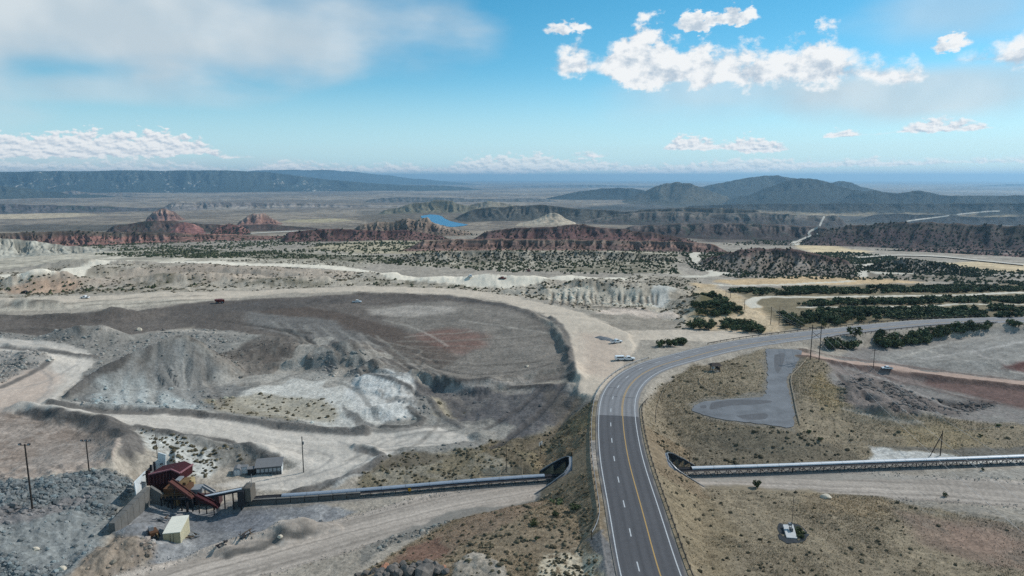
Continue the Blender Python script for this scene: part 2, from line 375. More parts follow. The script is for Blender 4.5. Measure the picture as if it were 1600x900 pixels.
mound(470, 835, 0, 9, 3.8, 15, 2.8, 0.7); mound(440, 845, 0, 8, 3.0, 15, 1.8); mound(400, 855, 0, 10, 2.5, 15, 1.2); mound(360, 870, 0, 10, 2.5, 15, 1.0)
mound(210, 870, 0.5, 12, 6, 30, 3.5, 0.8, 0.3, 40); mound(215, 838, 0.8, 7, 4, 40, 3.2, 0.8); mound(160, 890, 1.5, 14, 6, 30, 2.0)
mound(750, 895, 3.5, 10, 7, 0, 1.1, 0.9, 0.5, 41); mound(620, 905, 2.0, 13, 4.5, 12, 2.2, 0.8)
mound(1380, 650, 3, 30, 8, -15, 3.0, 0.9, 0.5, 42); mound(1340, 625, 3.5, 16, 9, -20, 3.0, 0.9, 0.5, 43); mound(1440, 655, 2.5, 24, 5, -10, 1.8, 0.9, 0.5, 44)
mound(1550, 570, 3, 40, 9, 5, 2.5, 0.9, 0.4, 45)
berm([(32,641,8),(70,645,8),(110,655,8),(165,668,8),(196,690,8),(188,712,8)], 4.0, 2.8)
berm([(80,627,8),(150,643,6.8),(230,645,5.8),(300,646,5.0),(365,653,4.0),(425,663,3.0),(500,670,2.2),(570,674,1.6)], 2.0, 1.7)
berm([(215,668,7),(330,690,4.5),(420,708,2)], 1.8, 1.2)
berm([(0,540,6.5),(60,545,6.5),(110,552,6.5),(150,556,6.5)], 2.0, 1.4)
berm([(640,592,5),(740,598,5),(830,592,5),(890,582,6),(900,600,7)], 2.0, 1.6)
berm([(560,458,6),(700,464,6.2),(790,478,6.6),(850,500,7.2),(882,535,8),(893,590,8)], 2.2, 1.2)
berm([(560,700,0.8),(600,712,0.8),(560,735,0.6),(500,760,0.3),(460,768,0.3)], 1.6, 1.2)

plateau([(192,790),(206,762),(229,740),(262,728),(282,752),(262,792),(235,802),(200,806)], 2.4, 0.8, cut=True)
# --- haul road through the culvert, then the highway on its embankment
HAUL = resample([(*G(px, py, 0.0), 0.0) for px, py in [(180,945),(300,900),(420,868),(550,832),(700,794),(800,775),(872,763),(930,757),(1000,750),(1090,748),(1200,752),(1330,757),(1460,763),(1620,775),(1800,790)]], 3)
hd, hoff, harc = roadbed(HAUL, 6.5, 1.6, 1.5)
CV = resample([(*G(px, py, 0.0), 0.0) for px, py in [(360,790),(400,785),(470,781),(600,771),(740,759),(870,750),(960,745.5),(1080,741.5),(1200,737.5),(1350,731.5),(1500,726),(1620,721.5),(1800,715)]], 3)
cd_, coff, carc = roadbed(CV, 2.6, 1.5, 1.5)
ZH = 9.0
HWP = [(1048,985),(1030,940),(1014.5,897),(992,802),(974.5,735),(968,701),(963.5,650),(967.5,615),(989,588),(1021,571),(1062,560),(1127,543.5),(1195,532),(1262,523.5),(1330,516),(1431,505.5),(1532,500.5),(1640,498),(1800,497)]
HW = resample([(*G(px, py, ZH), ZH) for px, py in HWP], 4)
for _ in range(6):                                          # ease the curve
    HW[1:-1] = 0.25 * HW[:-2] + 0.5 * HW[1:-1] + 0.25 * HW[2:]
wd, woff, warc = roadbed(HW, 7.8, 1.55, 1.6)
# pull-out beside the highway, sloping gently towards the haul road
PULL = [(1196,546),(1199,575),(1197,612),(1175,621),(1140,623),(1105,627),(1085,634),(1083,642),(1110,652),(1160,660),(1205,665),(1238,667),(1240,640),(1234,612),(1229,592),(1240,575),(1252,556),(1246,547)]
def zpull(py): return float(np.interp(py, [545, 600, 667], [8.9, 6.9, 4.6]))
PULLW = [(*G(px, py, zpull(py)), zpull(py)) for px, py in PULL]
pa = np.array(PULLW); q_, *_ = np.linalg.lstsq(np.c_[pa[:, :2], np.ones(len(pa))], pa[:, 2], rcond=None)
sdp = poly_sd(xn, yn, pa[:, :2]); zp_ = q_[0] * xn + q_[1] * yn + q_[2]
kk = sstep(sdp, 14, 1.5) if False else 1 - sstep(sdp, 1.5, 16)
mnear = (sdp < 16) & (wd > 8.5)
Zn = np.where(mnear, Zn * (1 - kk) + (zp_ - 0.10) * kk, Zn)
# access road and track on the right
ACC = resample([(*G(px, py, z), z) for px, py, z in [(1246,552,8.2),(1300,562,7),(1380,572,5.6),(1450,582,4.6),(1540,593,3.8),(1640,604,3.2),(1800,620,3)]], 4)
ad_, aoff, aarc = roadbed(ACC, 3.2, 1.8, 1.6, True)

mound(470, 831, 0, 9, 3.4, 15, 2.6, 0.7); mound(440, 838, 0, 8, 2.8, 15, 2.0, 0.7); mound(405, 850, 0, 9, 2.4, 15, 1.6, 0.7); mound(360, 866, 0, 9, 2.2, 15, 1.3, 0.7)
# relief: coarse, then fine, less on worked and driven surfaces
rough = np.clip(np.minimum(np.minimum((hd - 6) / 4, (wd - 8) / 4), (ad_ - 3) / 3), 0, 1) * sstep(sdp, 0, 4) * np.clip((cd_ - 2.5) / 2, 0, 1)
hill_mask = rough
Zn = Zn + hill_mask * ((fbm(xn / 34, yn / 34, 3, 21) - 0.5) * 1.5 + (fbm(xn / 7, yn / 7, 4, 22) - 0.5) * 0.75 + (fbm(xn / 1.6, yn / 1.6, 3, 23) - 0.5) * 0.28)
# the highway's bed lies a little under the pavement
Zn = np.where(wd < 7.6, np.minimum(Zn, ZH - 0.12), Zn)
# rubble slopes
RUB1 = [G(px, py, 5) for px, py in [(-60,752),(60,752),(120,742),(175,735),(205,748),(190,790),(170,830),(150,870),(120,905),(60,930),(-120,930)]]
sdr = poly_sd(wx, wy, RUB1); rub = 1 - sstep(sdr, -2, 3)
RUB2 = [G(px, py, 2.5) for px, py in [(560,890),(620,876),(690,878),(705,900),(690,930),(540,930)]]
rub2 = 1 - sstep(poly_sd(wx, wy, RUB2), -1, 1.5)
Zn = Zn + rub * ((ridged(xn / 5, yn / 5, 3, 51) - 0.5) * 1.6 + (fbm(xn / 1.3, yn / 1.3, 2, 52) - 0.5) * 0.7)
# dozer lines and gullies on the worked slopes
Z = zbase(RR) + (fbm(X / 900, Y / 900, 4, 31) - 0.5) * np.clip((RR - 700) / 3000, 0, 1) * 0.0022 * np.minimum(RR, 9000) + (fbm(X / 160, Y / 160, 4, 32) - 0.5) * np.clip((RR - 500) / 600, 0, 1) * 5
Z[:nr] += (Zn - zbase(dn))

# the reservoir's level and bed
ZW = -122.0; wv = []
for px, py in [(657,337.5),(661,343),(670,349),(690,353.5),(708,354.5),(724,353),(732,351),(718,348.5),(704,345.5),(695,341.5),(691,338),(684,335.8),(672,335)]:
    ux, uy, t = ray(px, py); d = (ZW - ZC) / t; wv.append((ux * d, uy * d, ZW))
_m = (RR > 2000) & (RR < 5200); _sd = np.full(Z.shape, 9e9); _sd[_m] = poly_sd(X[_m], Y[_m], [p[:2] for p in wv])
_k = 1 - sstep(_sd, 20, 700); Z = Z * (1 - _k) + (ZW - 1.5 + np.maximum(_sd, 0) * 0.02) * _k
# culvert: axis, and where its roof lies
CA = np.array(G(905, 752, 0.0)); CB = np.array(G(1062, 745.5, 0.0))
cdir = (CB - CA) / np.linalg.norm(CB - CA); cnor = np.array([-cdir[1], cdir[0]])
CO = (CA + CB) / 2; CW, CH = 6.2, 7.0                      # half width and height of the arch

def hz(x, y):
    """terrain height at world points (bilinear on the polar mesh)"""
    x = np.asarray(x, dtype=np.float64); y = np.asarray(y, dtype=np.float64)
    d = np.hypot(x, y); a = np.arctan2(x, y)
    fi = np.clip(np.interp(d, rows, np.arange(NR)), 0, NR - 1.001); fj = np.clip((a + AZM) / (2 * AZM) * (AZN - 1), 0, AZN - 1.001)
    i = fi.astype(int); j = fj.astype(int); u = fi - i; v = fj - j
    return Z[i, j] * (1 - u) * (1 - v) + Z[i + 1, j] * u * (1 - v) + Z[i, j + 1] * (1 - u) * v + Z[i + 1, j + 1] * u * v

def P(px, py, lift=0.0):
    """photo pixel -> the point of the land it looks at"""
    ux, uy, t = ray(px, py)
    a = math.atan2(ux, uy); fj = min(max((a + AZM) / (2 * AZM) * (AZN - 1), 0), AZN - 1.001); j = int(fj); v = fj - j
    prof = Z[:, j] * (1 - v) + Z[:, j + 1] * v
    g = ZC + rows * t - prof
    k = int(np.argmax(g <= 0))
    if k == 0: k = NR - 1
    f = g[k - 1] / (g[k - 1] - g[k] + 1e-9); d = rows[k - 1] + f * (rows[k] - rows[k - 1])
    return (ux * d, uy * d, ZC + d * t + lift)
# --- open notches where the culvert's cut-off ends let the haul road in
gx_ = X[:nr] - CO[0]; gy_ = Y[:nr] - CO[1]
lat = gx_ * cnor[0] + gy_ * cnor[1]; lon = gx_ * cdir[0] + gy_ * cdir[1]
CROWN = 12.6
corr = (np.abs(lat) < CW - 0.15) & (np.abs(lon) < 40)
notch = corr & (wd > CROWN)
Z[:nr] = np.where(notch, np.minimum(Z[:nr], 0.02), Z[:nr])
roof = corr & (wd <= CROWN)
HOLE = np.zeros(Z.shape, dtype=bool); HOLE[:nr] = roof
NOTCH = np.zeros(Z.shape, dtype=bool); NOTCH[:nr] = notch

# ------------------------------------------------------------------ ground colours (albedo only)
ALB = 1.12
C = np.zeros(Z.shape + (3,)); C[:] = lin((150, 142, 132))
GRASS = np.zeros(Z.shape); SAGE = np.zeros(Z.shape); STONE = np.zeros(Z.shape)
GRASS_C = np.array((118, 107, 84))
far_k = np.clip(RR / 260.0, 0.6, 60.0)
UA = AA * 260.0; UD = np.log(RR / 100.0) * 260.0            # conformal log-polar metres: grain grows with distance
WX = X + (fbm(UA / 7, UD / 7, 3, 61) - 0.5) * 5.0 * far_k; WY = Y + (fbm(UA / 7, UD / 7, 3, 62) - 0.5) * 5.0 * far_k
N1 = fbm(UA / 22, UD / 22, 4, 71); N2 = fbm(UA / 3.2, UD / 3.2, 4, 72); N3 = vnoise(UA / 0.5, UD / 0.5, 73)

def window(pts, pad):
    d = [math.hypot(a, b) for a, b in pts]; a_ = [math.atan2(a, b) for a, b in pts]
    d0, d1 = min(d) - pad, max(d) + pad; da = pad / max(min(d), 60)
    i0, i1 = np.searchsorted(rows, [d0, d1]); j0, j1 = np.searchsorted(azs, [min(a_) - da, max(a_) + da])
    return slice(max(i0 - 1, 0), i1 + 1), slice(max(j0 - 1, 0), j1 + 1)

BAD = np.zeros(Z.shape)
def paint(poly, rgb, f=2.0, st=1.0, speck=0.0, rgb2=None, grass=0.0, sage=0.0, stone=0.0, warp=True, thr=0.5, bad=0.0):
    """colour a patch of ground; rgb2 shows in noise-shaped patches inside it"""
    W_ = [P(px, py)[:2] for px, py in poly]
    dm = float(np.mean([math.hypot(*p) for p in W_])); k = max(dm / 260.0, 0.6); f = f * k
    s = window(W_, f + 8 * k)
    sd = poly_sd(WX[s] if warp else X[s], WY[s] if warp else Y[s], W_)
    m = (1 - sstep(sd, -f, f)) * st
    if speck: m = m * sstep(N2[s], speck - 0.12, speck + 0.12)
    cc = np.broadcast_to(lin(rgb), m.shape + (3,))
    if rgb2 is not None:
        q = sstep(N1[s] * 0.6 + N2[s] * 0.4, thr - 0.07, thr + 0.07)[..., None]; cc = cc * (1 - q) + lin(rgb2) * q
    C[s] = C[s] * (1 - m[..., None]) + cc * m[..., None]
    GRASS[s] = GRASS[s] * (1 - m) + grass * m; SAGE[s] = SAGE[s] * (1 - m) + sage * m; STONE[s] = STONE[s] * (1 - m) + stone * m; BAD[s] = BAD[s] * (1 - m) + bad * m
    return s, m

def streak(pts, rgb, hw, st=1.0, f=0.6, lines=0.0, raw=False, dz=0.0):
    """a band along a line: roads, ruts, berms; hw in metres; lines adds wheel ruts along it. Returns mask over the whole grid window"""
    L = resample([P(px, py)[:2] for px, py in pts], 6) if not raw else pts
    dm = float(np.mean(np.hypot(L[:, 0], L[:, 1]))); s = window([tuple(p[:2]) for p in L], hw + 6 * max(dm / 260, 0.6))
    dist, off, arc, _ = line_field(X[s] + (WX[s] - X[s]) * 0.25, Y[s] + (WY[s] - Y[s]) * 0.25, L[:, :2])
    m = (1 - sstep(dist, hw - f * max(dm / 260, .6), hw + f * max(dm / 260, .6))) * st
    cc = np.broadcast_to(lin(rgb), m.shape + (3,))
    if lines:
        t = fbm(off / 1.3, arc / 160.0, 5, 81, 0.8); cc = cc * (1 + lines * (t[..., None] - 0.5) * 2.6)
    C[s] = C[s] * (1 - m[..., None]) + cc * m[..., None]
    for A in (GRASS, SAGE, STONE, BAD): A[s] = A[s] * (1 - m)
    if dz: Z[s] += dz * np.exp(-(dist / max(hw, 0.8)) ** 2)
    return s, m, off, arc

def ruts(s, m, pts, amp=0.25, wave=0.9, seed=80, long=60.0):
    """lighter and darker driven lines that run along a path, inside mask m of window s"""
    L = resample([P(px, py)[:2] for px, py in pts], 6)
    dist, off, arc, _ = line_field(WX[s] * .2 + X[s] * .8, WY[s] * .2 + Y[s] * .8, L)
    t = fbm(off / (wave * 1.3), arc / (long * 1.6), 5, seed, 0.8)
    C[s] *= (1 + amp * (t - 0.5) * 3.2 * np.clip(m, 0, 1))[..., None]

# broad country first: the basin beyond the mine
paint([(-500,400),(-500,283),(2100,283),(2100,400)], (118,108,98), 4, 1, rgb2=(138,126,112), sage=0.0)
for k_, (y0, y1, rgb, sp) in enumerate([(300,304,(150,140,135),0.5),(306,309,(92,92,98),0.45),(311,316,(140,130,120),0.5),(318,322,(88,86,90),0.42),(324,327,(146,134,120),0.5),(329,336,(96,90,88),0.45),(338,345,(150,136,118),0.52),(347,357,(92,84,76),0.42),(360,368,(104,88,78),0.45),(371,380,(150,138,120),0.45),(384,396,(140,131,116),0.4),(286,289,(120,120,126),0.45),(292,296,(128,124,124),0.5)]):
    paint([(-500,y1),(-500,y0),(2100,y0),(2100,y1)], rgb, 2, 0.9, speck=sp)
paint([(-300,335),(0,330),(100,330),(150,336),(60,342),(-300,345)], (176,160,136), 3)
paint([(450,343),(520,341),(560,344),(500,348),(440,347)], (160,148,122), 2)
paint([(0,352),(200,350),(330,356),(230,362),(0,362)], (78,74,68), 3, 0.8)
paint([(840,350),(900,325),(1000,316),(1100,322),(1300,326),(1800,326),(1800,350),(1300,352),(1000,352)], (66,66,64), 3, 0.92, rgb2=(84,80,76))
paint([(1000,316),(1100,308),(1350,306),(1800,306),(1800,320),(1300,322),(1050,324)], (60,64,60), 3, 0.9, rgb2=(80,80,74))
paint([(1090,330),(1180,326),(1320,326),(1330,330),(1200,332),(1100,333)], (150,134,112), 2, 0.7)
paint([(1450,329),(1530,326),(1600,326),(1560,332),(1480,333)], (170,150,124), 2, 0.9)
paint([(560,330),(700,326),(800,330),(760,345),(640,352),(560,345)], (104,96,86), 3, 0.8)
paint([(1000,352),(1330,352),(1360,380),(1240,384),(1100,378)], (72,66,64), 3, 0.9, rgb2=(92,84,78))
# bench lands
paint([(-400,400),(0,392),(120,384),(300,392),(560,396),(620,404),(560,418),(300,410),(100,412),(-400,425)], (156,149,136), 3, rgb2=(172,164,150), bad=1.0, sage=0.5)
paint([(150,392),(300,388),(480,396),(620,402),(700,405),(640,412),(420,405),(250,400)], (98,96,80), 2, 0.8, speck=0.42)
paint([(540,378),(650,374),(800,380),(720,398),(560,396),(480,388)], (158,148,128), 3)
paint([(700,392),(900,388),(1060,392),(1060,412),(900,410),(720,404)], (146,138,124), 3, rgb2=(160,152,137), bad=0.6)
paint([(620,404),(760,402),(900,408),(1050,406),(1060,428),(900,425),(760,420),(640,416)], (122,116,100), 2, 0.9, rgb2=(160,152,138))
paint([(1240,383),(1300,383),(1360,392),(1345,402),(1300,400),(1260,392)], (190,172,142), 2)
paint([(1440,413),(1530,408),(1600,412),(1700,410),(1700,425),(1560,425),(1490,422)], (186,168,140), 2)
paint([(1480,390),(1600,380),(1800,378),(1800,392),(1600,395),(1500,398)], (168,148,132), 2)
paint([(1060,395),(1340,395),(1420,408),(1600,428),(1800,430),(1800,444),(1440,440),(1330,434),(1140,434),(1080,420)], (120,112,100), 2, 0.9, rgb2=(150,143,135))
paint([(1115,440),(1180,434),(1260,431),(1350,433),(1450,441),(1380,444),(1240,445),(1150,446)], (184,160,128), 1.5)
# tree belts stand on darker ground
paint([(1140,452),(1300,446),(1500,444),(1800,442),(1800,500),(1540,498),(1330,508),(1225,517),(1195,490)], (116,106,86), 2)
paint([(1080,440),(1115,445),(1150,460),(1190,480),(1225,518),(1150,520),(1080,512),(1060,490),(1070,465)], (186,168,142), 2, rgb2=(172,152,124))
paint([(1075,470),(1100,456),(1125,460),(1150,480),(1162,492),(1120,496),(1085,492)], (96,90,66), 1.5)
# pale worked land on the left middle
paint([(-300,470),(-300,425),(0,425),(150,414),(330,412),(540,424),(700,437),(880,440),(1000,428),(1080,435),(1085,470),(1060,515),(960,500),(870,470),(700,450),(560,446),(300,456),(0,465)], (172,163,150), 2, rgb2=(138,130,118), bad=1.0, sage=0.6)
paint([(0,436),(200,420),(420,416),(560,426),(500,436),(300,438),(120,444)], (172,158,144), 3, 0.8, rgb2=(152,139,127), bad=0.35, sage=0.2)
paint([(10,452),(60,438),(105,436),(130,448),(90,458),(20,460)], (164,140,122), 1.5, 0.9, bad=0.8)
paint([(-50,470),(60,462),(160,466),(300,464),(340,470),(200,480),(0,486),(-50,486)], (168,160,148), 1.5)
for q in [(250,438,70,8),(420,440,60,7),(600,440,60,6),(700,444,50,5),(480,444,40,5),(820,436,50,5)]:
    cx, cy, a, b = q; paint([(cx-a,cy),(cx-a*.4,cy-b),(cx+a*.5,cy-b*.8),(cx+a,cy+1),(cx+a*.3,cy+b),(cx-a*.5,cy+b*.8)], (108,102,88), 1.2, 0.75, speck=0.46)
paint([(850,456),(870,450),(1000,450),(1050,452),(1045,478),(960,478),(860,470)], (158,150,138), 1.2, rgb2=(176,168,155), stone=0.1, bad=1.4)
paint([(1015,478),(1020,455),(1035,445),(1050,450),(1048,470),(1035,480)], (176,174,168), 1.0)
paint([(930,484),(1000,482),(1060,490),(1055,496),(980,494),(930,490)], (190,176,164), 0.8)
paint([(900,492),(1000,493),(1065,500),(1060,514),(975,514),(930,500)], (140,132,122), 1.2)
# the dark reclaimed pad
paint([(-200,500),(0,492),(150,486),(320,470),(560,457),(700,461),(790,474),(850,497),(884,540),(890,590),(800,596),(700,596),(600,575),(540,550),(420,525),(300,512),(150,512),(0,520),(-200,530)], (104,97,92), 2, rgb2=(88,82,78))
paint([(560,478),(700,470),(800,480),(850,505),(880,545),(885,582),(780,590),(690,590),(640,560),(640,520),(600,495)], (119,113,107), 4)
paint([(570,484),(640,478),(715,480),(700,490),(640,495),(585,492)], (152,145,138), 2.5, 0.9)
paint([(640,525),(700,512),(755,520),(760,540),(720,555),(665,548)], (112,84,76), 4, 0.75)
paint([(430,476),(520,486),(600,505),(680,540),(720,560),(690,575),(600,545),(520,515),(400,492)], (86,76,70), 2, 0.8)
paint([(380,488),(520,500),(600,540),(560,552),(480,530),(400,515)], (112,110,108), 3, 0.8)
paint([(300,478),(420,470),(560,462),(540,474),(420,484),(320,490)], (84,80,78), 3, 0.7)
# pit and spoil
paint([(-200,520),(0,520),(150,510),(320,512),(420,525),(560,556),(640,590),(900,600),(905,640),(860,690),(700,745),(560,745),(420,760),(300,700),(215,668),(120,640),(-200,640)], (134,131,126), 2, rgb2=(120,117,113), stone=0.06, bad=0.4)
paint([(100,632),(140,585),(190,555),(250,535),(285,528),(330,560),(385,605),(350,640),(240,645)], (122,121,119), 1.5, stone=0.16, bad=0.45, rgb2=(106,105,103), thr=0.50)
paint([(292,528),(420,518),(500,530),(480,562),(410,588),(345,560),(312,540)], (100,94,89), 1.5, 0.85, rgb2=(84,79,75), bad=0.9, stone=0.2)
streak([(135,589),(165,573),(200,555),(240,538),(282,525),(303,530)], (84,81,78), 1.6, 0.8, 0.7)
paint([(150,600),(190,580),(240,600),(300,630),(320,642),(230,642),(140,630)], (164,168,167), 3, 0.8, stone=0.3, bad=0.4)
paint([(330,560),(420,535),(500,530),(480,570),(420,600),(370,600)], (112,106,100), 2, 0.8, speck=0.4, stone=0.2, bad=0.9)
paint([(375,540),(430,530),(460,545),(430,570),(380,570)], (80,74,70), 1.5, 0.7, speck=0.45)
paint([(510,560),(540,545),(575,555),(560,580),(520,590)], (92,92,92), 1.5, 0.8, speck=0.4, stone=0.6)
paint([(380,610),(440,590),(540,595),(560,620),(600,660),(560,668),(430,650),(370,628)], (186,183,177), 2)
paint([(560,580),(610,578),(650,600),(640,625),(650,650),(600,660),(560,640),(540,610)], (192,191,188), 2, rgb2=(174,172,168), thr=0.55, bad=0.3)
paint([(320,625),(400,615),(500,622),(530,640),(520,660),(430,655),(340,640)], (150,142,126), 2, 0.7, rgb2=(132,122,102), sage=0.4)
paint([(590,608),(620,598),(650,610),(655,640),(630,640),(600,630)], (106,104,102), 1.2, 0.7, speck=0.42, bad=1.3)
paint([(535,630),(560,650),(590,665),(570,668),(540,655)], (98,96,94), 1, 0.8)
paint([(670,620),(720,615),(735,640),(720,660),(680,650)], (150,140,122), 1.5, 0.9, sage=0.5)
paint([(640,592),(740,600),(880,600),(905,640),(860,668),(800,690),(740,690),(700,640),(650,610)], (86,84,86), 2, 0.9, rgb2=(98,95,94), bad=0.5)
paint([(795,592),(835,588),(830,615),(795,618)], (140,134,128), 1.5, 0.8)
paint([(850,605),(905,615),(925,625),(930,680),(900,680),(860,650)], (98,92,86), 2, 0.7)
paint([(670,665),(760,655),(800,665),(790,690),(720,690)], (142,138,132), 1.5)
paint([(740,720),(760,690),(830,680),(880,660),(935,625),(935,720),(915,735),(800,745)], (106,97,82), 2, rgb2=(118,108,88), grass=0.9, sage=0.6, bad=0.5)
paint([(560,745),(600,715),(740,700),(800,730),(870,742),(800,752),(640,765),(560,765)], (134,127,114), 2, rgb2=(112,104,88), grass=0.25, sage=0.6, bad=0.5)
paint([(570,740),(600,712),(640,706),(700,712),(680,725),(620,730)], (100,92,80), 1.2, 0.8, sage=0.9)
paint([(530,690),(620,690),(600,720),(560,740),(520,760),(500,740)], (180,181,180), 2)
# ramp and driven ground
s, m = paint([(-200,528),(0,527),(60,531),(128,547),(153,560),(128,592),(90,624),(150,641),(300,644),(365,651),(425,660),(500,668),(570,672),(690,667),(740,688),(620,702),(570,735),(490,764),(390,768),(330,760),(430,737),(470,718),(432,711),(400,700),(350,686),(280,674),(215,664),(110,642),(40,638),(0,650),(-200,670)], (180,173,165), 1.0)
ruts(s, m, [(0,548),(75,555),(110,575),(70,610),(60,632),(200,650),(330,665),(450,690),(560,692),(700,680)], 0.20, 1.1)
RAMP = (s, m)
paint([(-200,600),(0,585),(70,570),(100,590),(60,630),(0,650),(-200,670)], (172,153,140), 3, 0.7)
paint([(-200,545),(0,548),(40,548),(75,560),(40,580),(0,600),(-200,610)], (150,145,140), 1.2, 0.9, rgb2=(122,118,114), stone=0.5)
s, m = paint([(-200,660),(0,645),(40,642),(110,658),(165,670),(192,692),(180,720),(120,738),(60,748),(0,752),(-200,765)], (134,121,112), 1.2, rgb2=(144,133,125))
ruts(s, m, [(0,655),(100,665),(165,685),(175,705),(120,730),(0,745)], 0.22, 1.3)
paint([(60,690),(160,685),(178,700),(150,720),(60,735)], (140,132,126), 4, 0.5)
paint([(28,640),(70,634),(150,648),(205,664),(226,690),(212,728),(188,722),(192,694),(165,676),(100,662),(60,653)], (86,83,81), 0.8, rgb2=(98,94,91))
paint([(215,668),(260,672),(300,690),(360,712),(330,745),(290,740),(255,715),(225,700)], (172,172,168), 1.5, 0.9, speck=0.32, sage=0.9, bad=0.8)
paint([(330,690),(420,712),(400,725),(350,730),(320,710)], (118,114,108), 1.5, 0.8, sage=0.6, bad=1.0)
# yard and rubble
paint([(180,830),(240,780),(380,790),(500,790),(560,800),(480,830),(380,860),(280,890),(230,880)], (122,123,126), 1.5, rgb2=(134,134,135))
paint([(300,800),(420,795),(450,815),(380,835),(300,830)], (104,107,114), 3, 0.7)
paint([(-60,752),(60,752),(120,742),(175,735),(205,748),(195,790),(172,830),(150,870),(120,905),(-80,930)], (126,129,129), 1.5, rgb2=(102,105,106), stone=0.7)
paint([(-60,800),(60,790),(160,770),(120,785),(60,808),(-60,830)], (116,112,112), 1.0, 0.8, stone=0.2)
paint([(100,905),(150,860),(185,830),(215,838),(240,870),(200,900),(160,930)], (136,124,112), 1.5, rgb2=(120,110,102), stone=0.5, bad=0.9)
paint([(230,880),(330,868),(450,830),(500,815),(530,815),(470,850),(350,880),(250,905)], (104,101,99), 1.0, rgb2=(120,116,112), stone=0.6)
# haul road bed and its shoulders
s, m, off, arc = streak(None if False else HAUL, (152,143,135), 8.2, 1, 0.5, 0.55, raw=True)
C[s] *= (1 - 0.30 * np.exp(-((off - 4.6 - (N2[s] - .5) * 2) / 0.6) ** 2) * m - 0.18 * np.exp(-((off + 3.6 - (N2[s] - .5) * 2) / 0.5) ** 2) * m)[..., None]
paint([(1095,745),(1200,742),(1600,735),(1800,730),(1800,745),(1600,748),(1300,749),(1100,752)], (142,138,132), 1, 0.7)
streak(CV, (118,116,114), 3.0, 0.75, 0.4, 0.1, raw=True)
paint([(560,860),(700,800),(850,772),(860,780),(720,815),(620,850),(560,885)], (112,110,106), 1.0, 0.8, stone=0.4)
# foreground hillside left of the highway
paint([(540,905),(640,850),(740,805),(870,768),(930,735),(945,760),(955,850),(970,940),(500,960)], (134,120,102), 1.5, rgb2=(120,107,90), grass=1.0, sage=0.8)
paint([(600,880),(640,855),(700,825),(790,790),(850,785),(800,815),(720,850),(690,880)], (124,107,93), 2, 0.7, grass=0.5)
paint([(615,880),(640,855),(690,840),(700,862),(670,884)], (110,84,74), 1.2, 0.75)
paint([(840,905),(850,868),(900,858),(945,870),(950,930),(830,930)], (176,166,148), 1.2, 0.9, speck=0.35, sage=1.0)
paint([(700,905),(705,880),(740,862),(775,872),(800,905),(780,930),(700,930)], (158,150,140), 1.0, 0.9, rgb2=(132,125,116), sage=0.3, bad=0.5)
paint([(920,842),(945,830),(960,870),(968,920),(948,905)], (112,110,110), 0.8)
# right-hand grass country
paint([(1010,905),(985,700),(1000,640),(1030,600),(1090,572),(1195,545),(1260,548),(1310,565),(1340,640),(1440,650),(1800,660),(1800,715),(1600,712),(1350,722),(1085,735),(1040,715),(1040,730),(1130,757),(1240,765),(1340,772),(1430,790),(1800,850),(1800,960),(1010,960)], (132,121,104), 1.5, rgb2=(118,108,93), grass=1.0, sage=0.10, bad=0.25)
paint([(1060,690),(1130,668),(1240,672),(1330,705),(1350,722),(1200,728),(1080,732)], (104,97,85), 3, 0.75, grass=0.8, sage=0.25)
paint([(1270,590),(1300,580),(1320,640),(1290,650),(1270,620)], (134,120,94), 3, 0.6, grass=1.0)
paint([(1400,670),(1480,660),(1560,690),(1500,702),(1420,700)], (132,119,94), 3, 0.6, grass=1.0)
paint([(1030,740),(1100,770),(1160,830),(1130,900),(1060,900),(1040,800)], (126,113,92), 4, 0.6, rgb2=(108,99,82), grass=1.0, sage=0.2)
paint([(1250,770),(1400,785),(1380,810),(1260,800)], (130,115,94), 3, 0.5, grass=1.0)
paint([(1400,800),(1600,820),(1800,830),(1800,905),(1560,890),(1440,850)], (124,106,96), 4, 0.75, rgb2=(112,100,92), grass=0.4)
paint([(1480,820),(1560,830),(1600,850),(1560,870),(1480,850)], (140,118,106), 3, 0.6)
paint([(1400,780),(1500,790),(1800,810),(1800,830),(1600,820),(1440,800)], (122,118,112), 1.5, 0.7, speck=0.4)
paint([(1355,722),(1370,712),(1362,698),(1400,703),(1500,714),(1800,708),(1800,718),(1500,724)], (186,184,180), 0.8)
paint([(1380,700),(1600,700),(1800,695),(1800,708),(1600,712),(1500,712)], (96,94,90), 0.8, 0.8)
paint([(1192,546),(1195,575),(1193,609),(1140,619),(1100,623),(1080,632),(1078,644),(1110,656),(1205,669),(1243,671),(1245,640),(1238,612),(1234,592),(1246,575),(1258,556),(1250,545)], (114,110,104), 1.6, 0.8, grass=0.3)
# worked slope on the far right
paint([(1290,560),(1340,545),(1450,530),(1560,515),(1800,505),(1800,660),(1600,662),(1440,645),(1350,645),(1310,605)], (130,126,122), 1.5, rgb2=(118,113,110), bad=0.15)
s, m = paint([(1400,545),(1540,518),(1800,508),(1800,575),(1600,585),(1450,575),(1360,560)], (134,131,127), 2)
ruts(s, m, [(1340,560),(1450,555),(1560,530),(1700,515)], 0.16, 2.0)
paint([(1380,585),(1480,592),(1600,605),(1800,622),(1800,650),(1600,640),(1500,615)], (98,74,69), 3, 0.85)
paint([(1590,580),(1570,570),(1590,565),(1800,560),(1800,580)], (96,62,58), 1.0, 0.8)
paint([(1320,600),(1340,585),(1400,600),(1440,620),(1560,630),(1500,650),(1400,655),(1340,645),(1315,620)], (112,102,98), 2, 0.8, rgb2=(92,84,80), stone=0.3, bad=1.3)
paint([(1290,565),(1350,572),(1450,590),(1440,605),(1360,592),(1300,580)], (122,112,108), 1.5, 0.8)
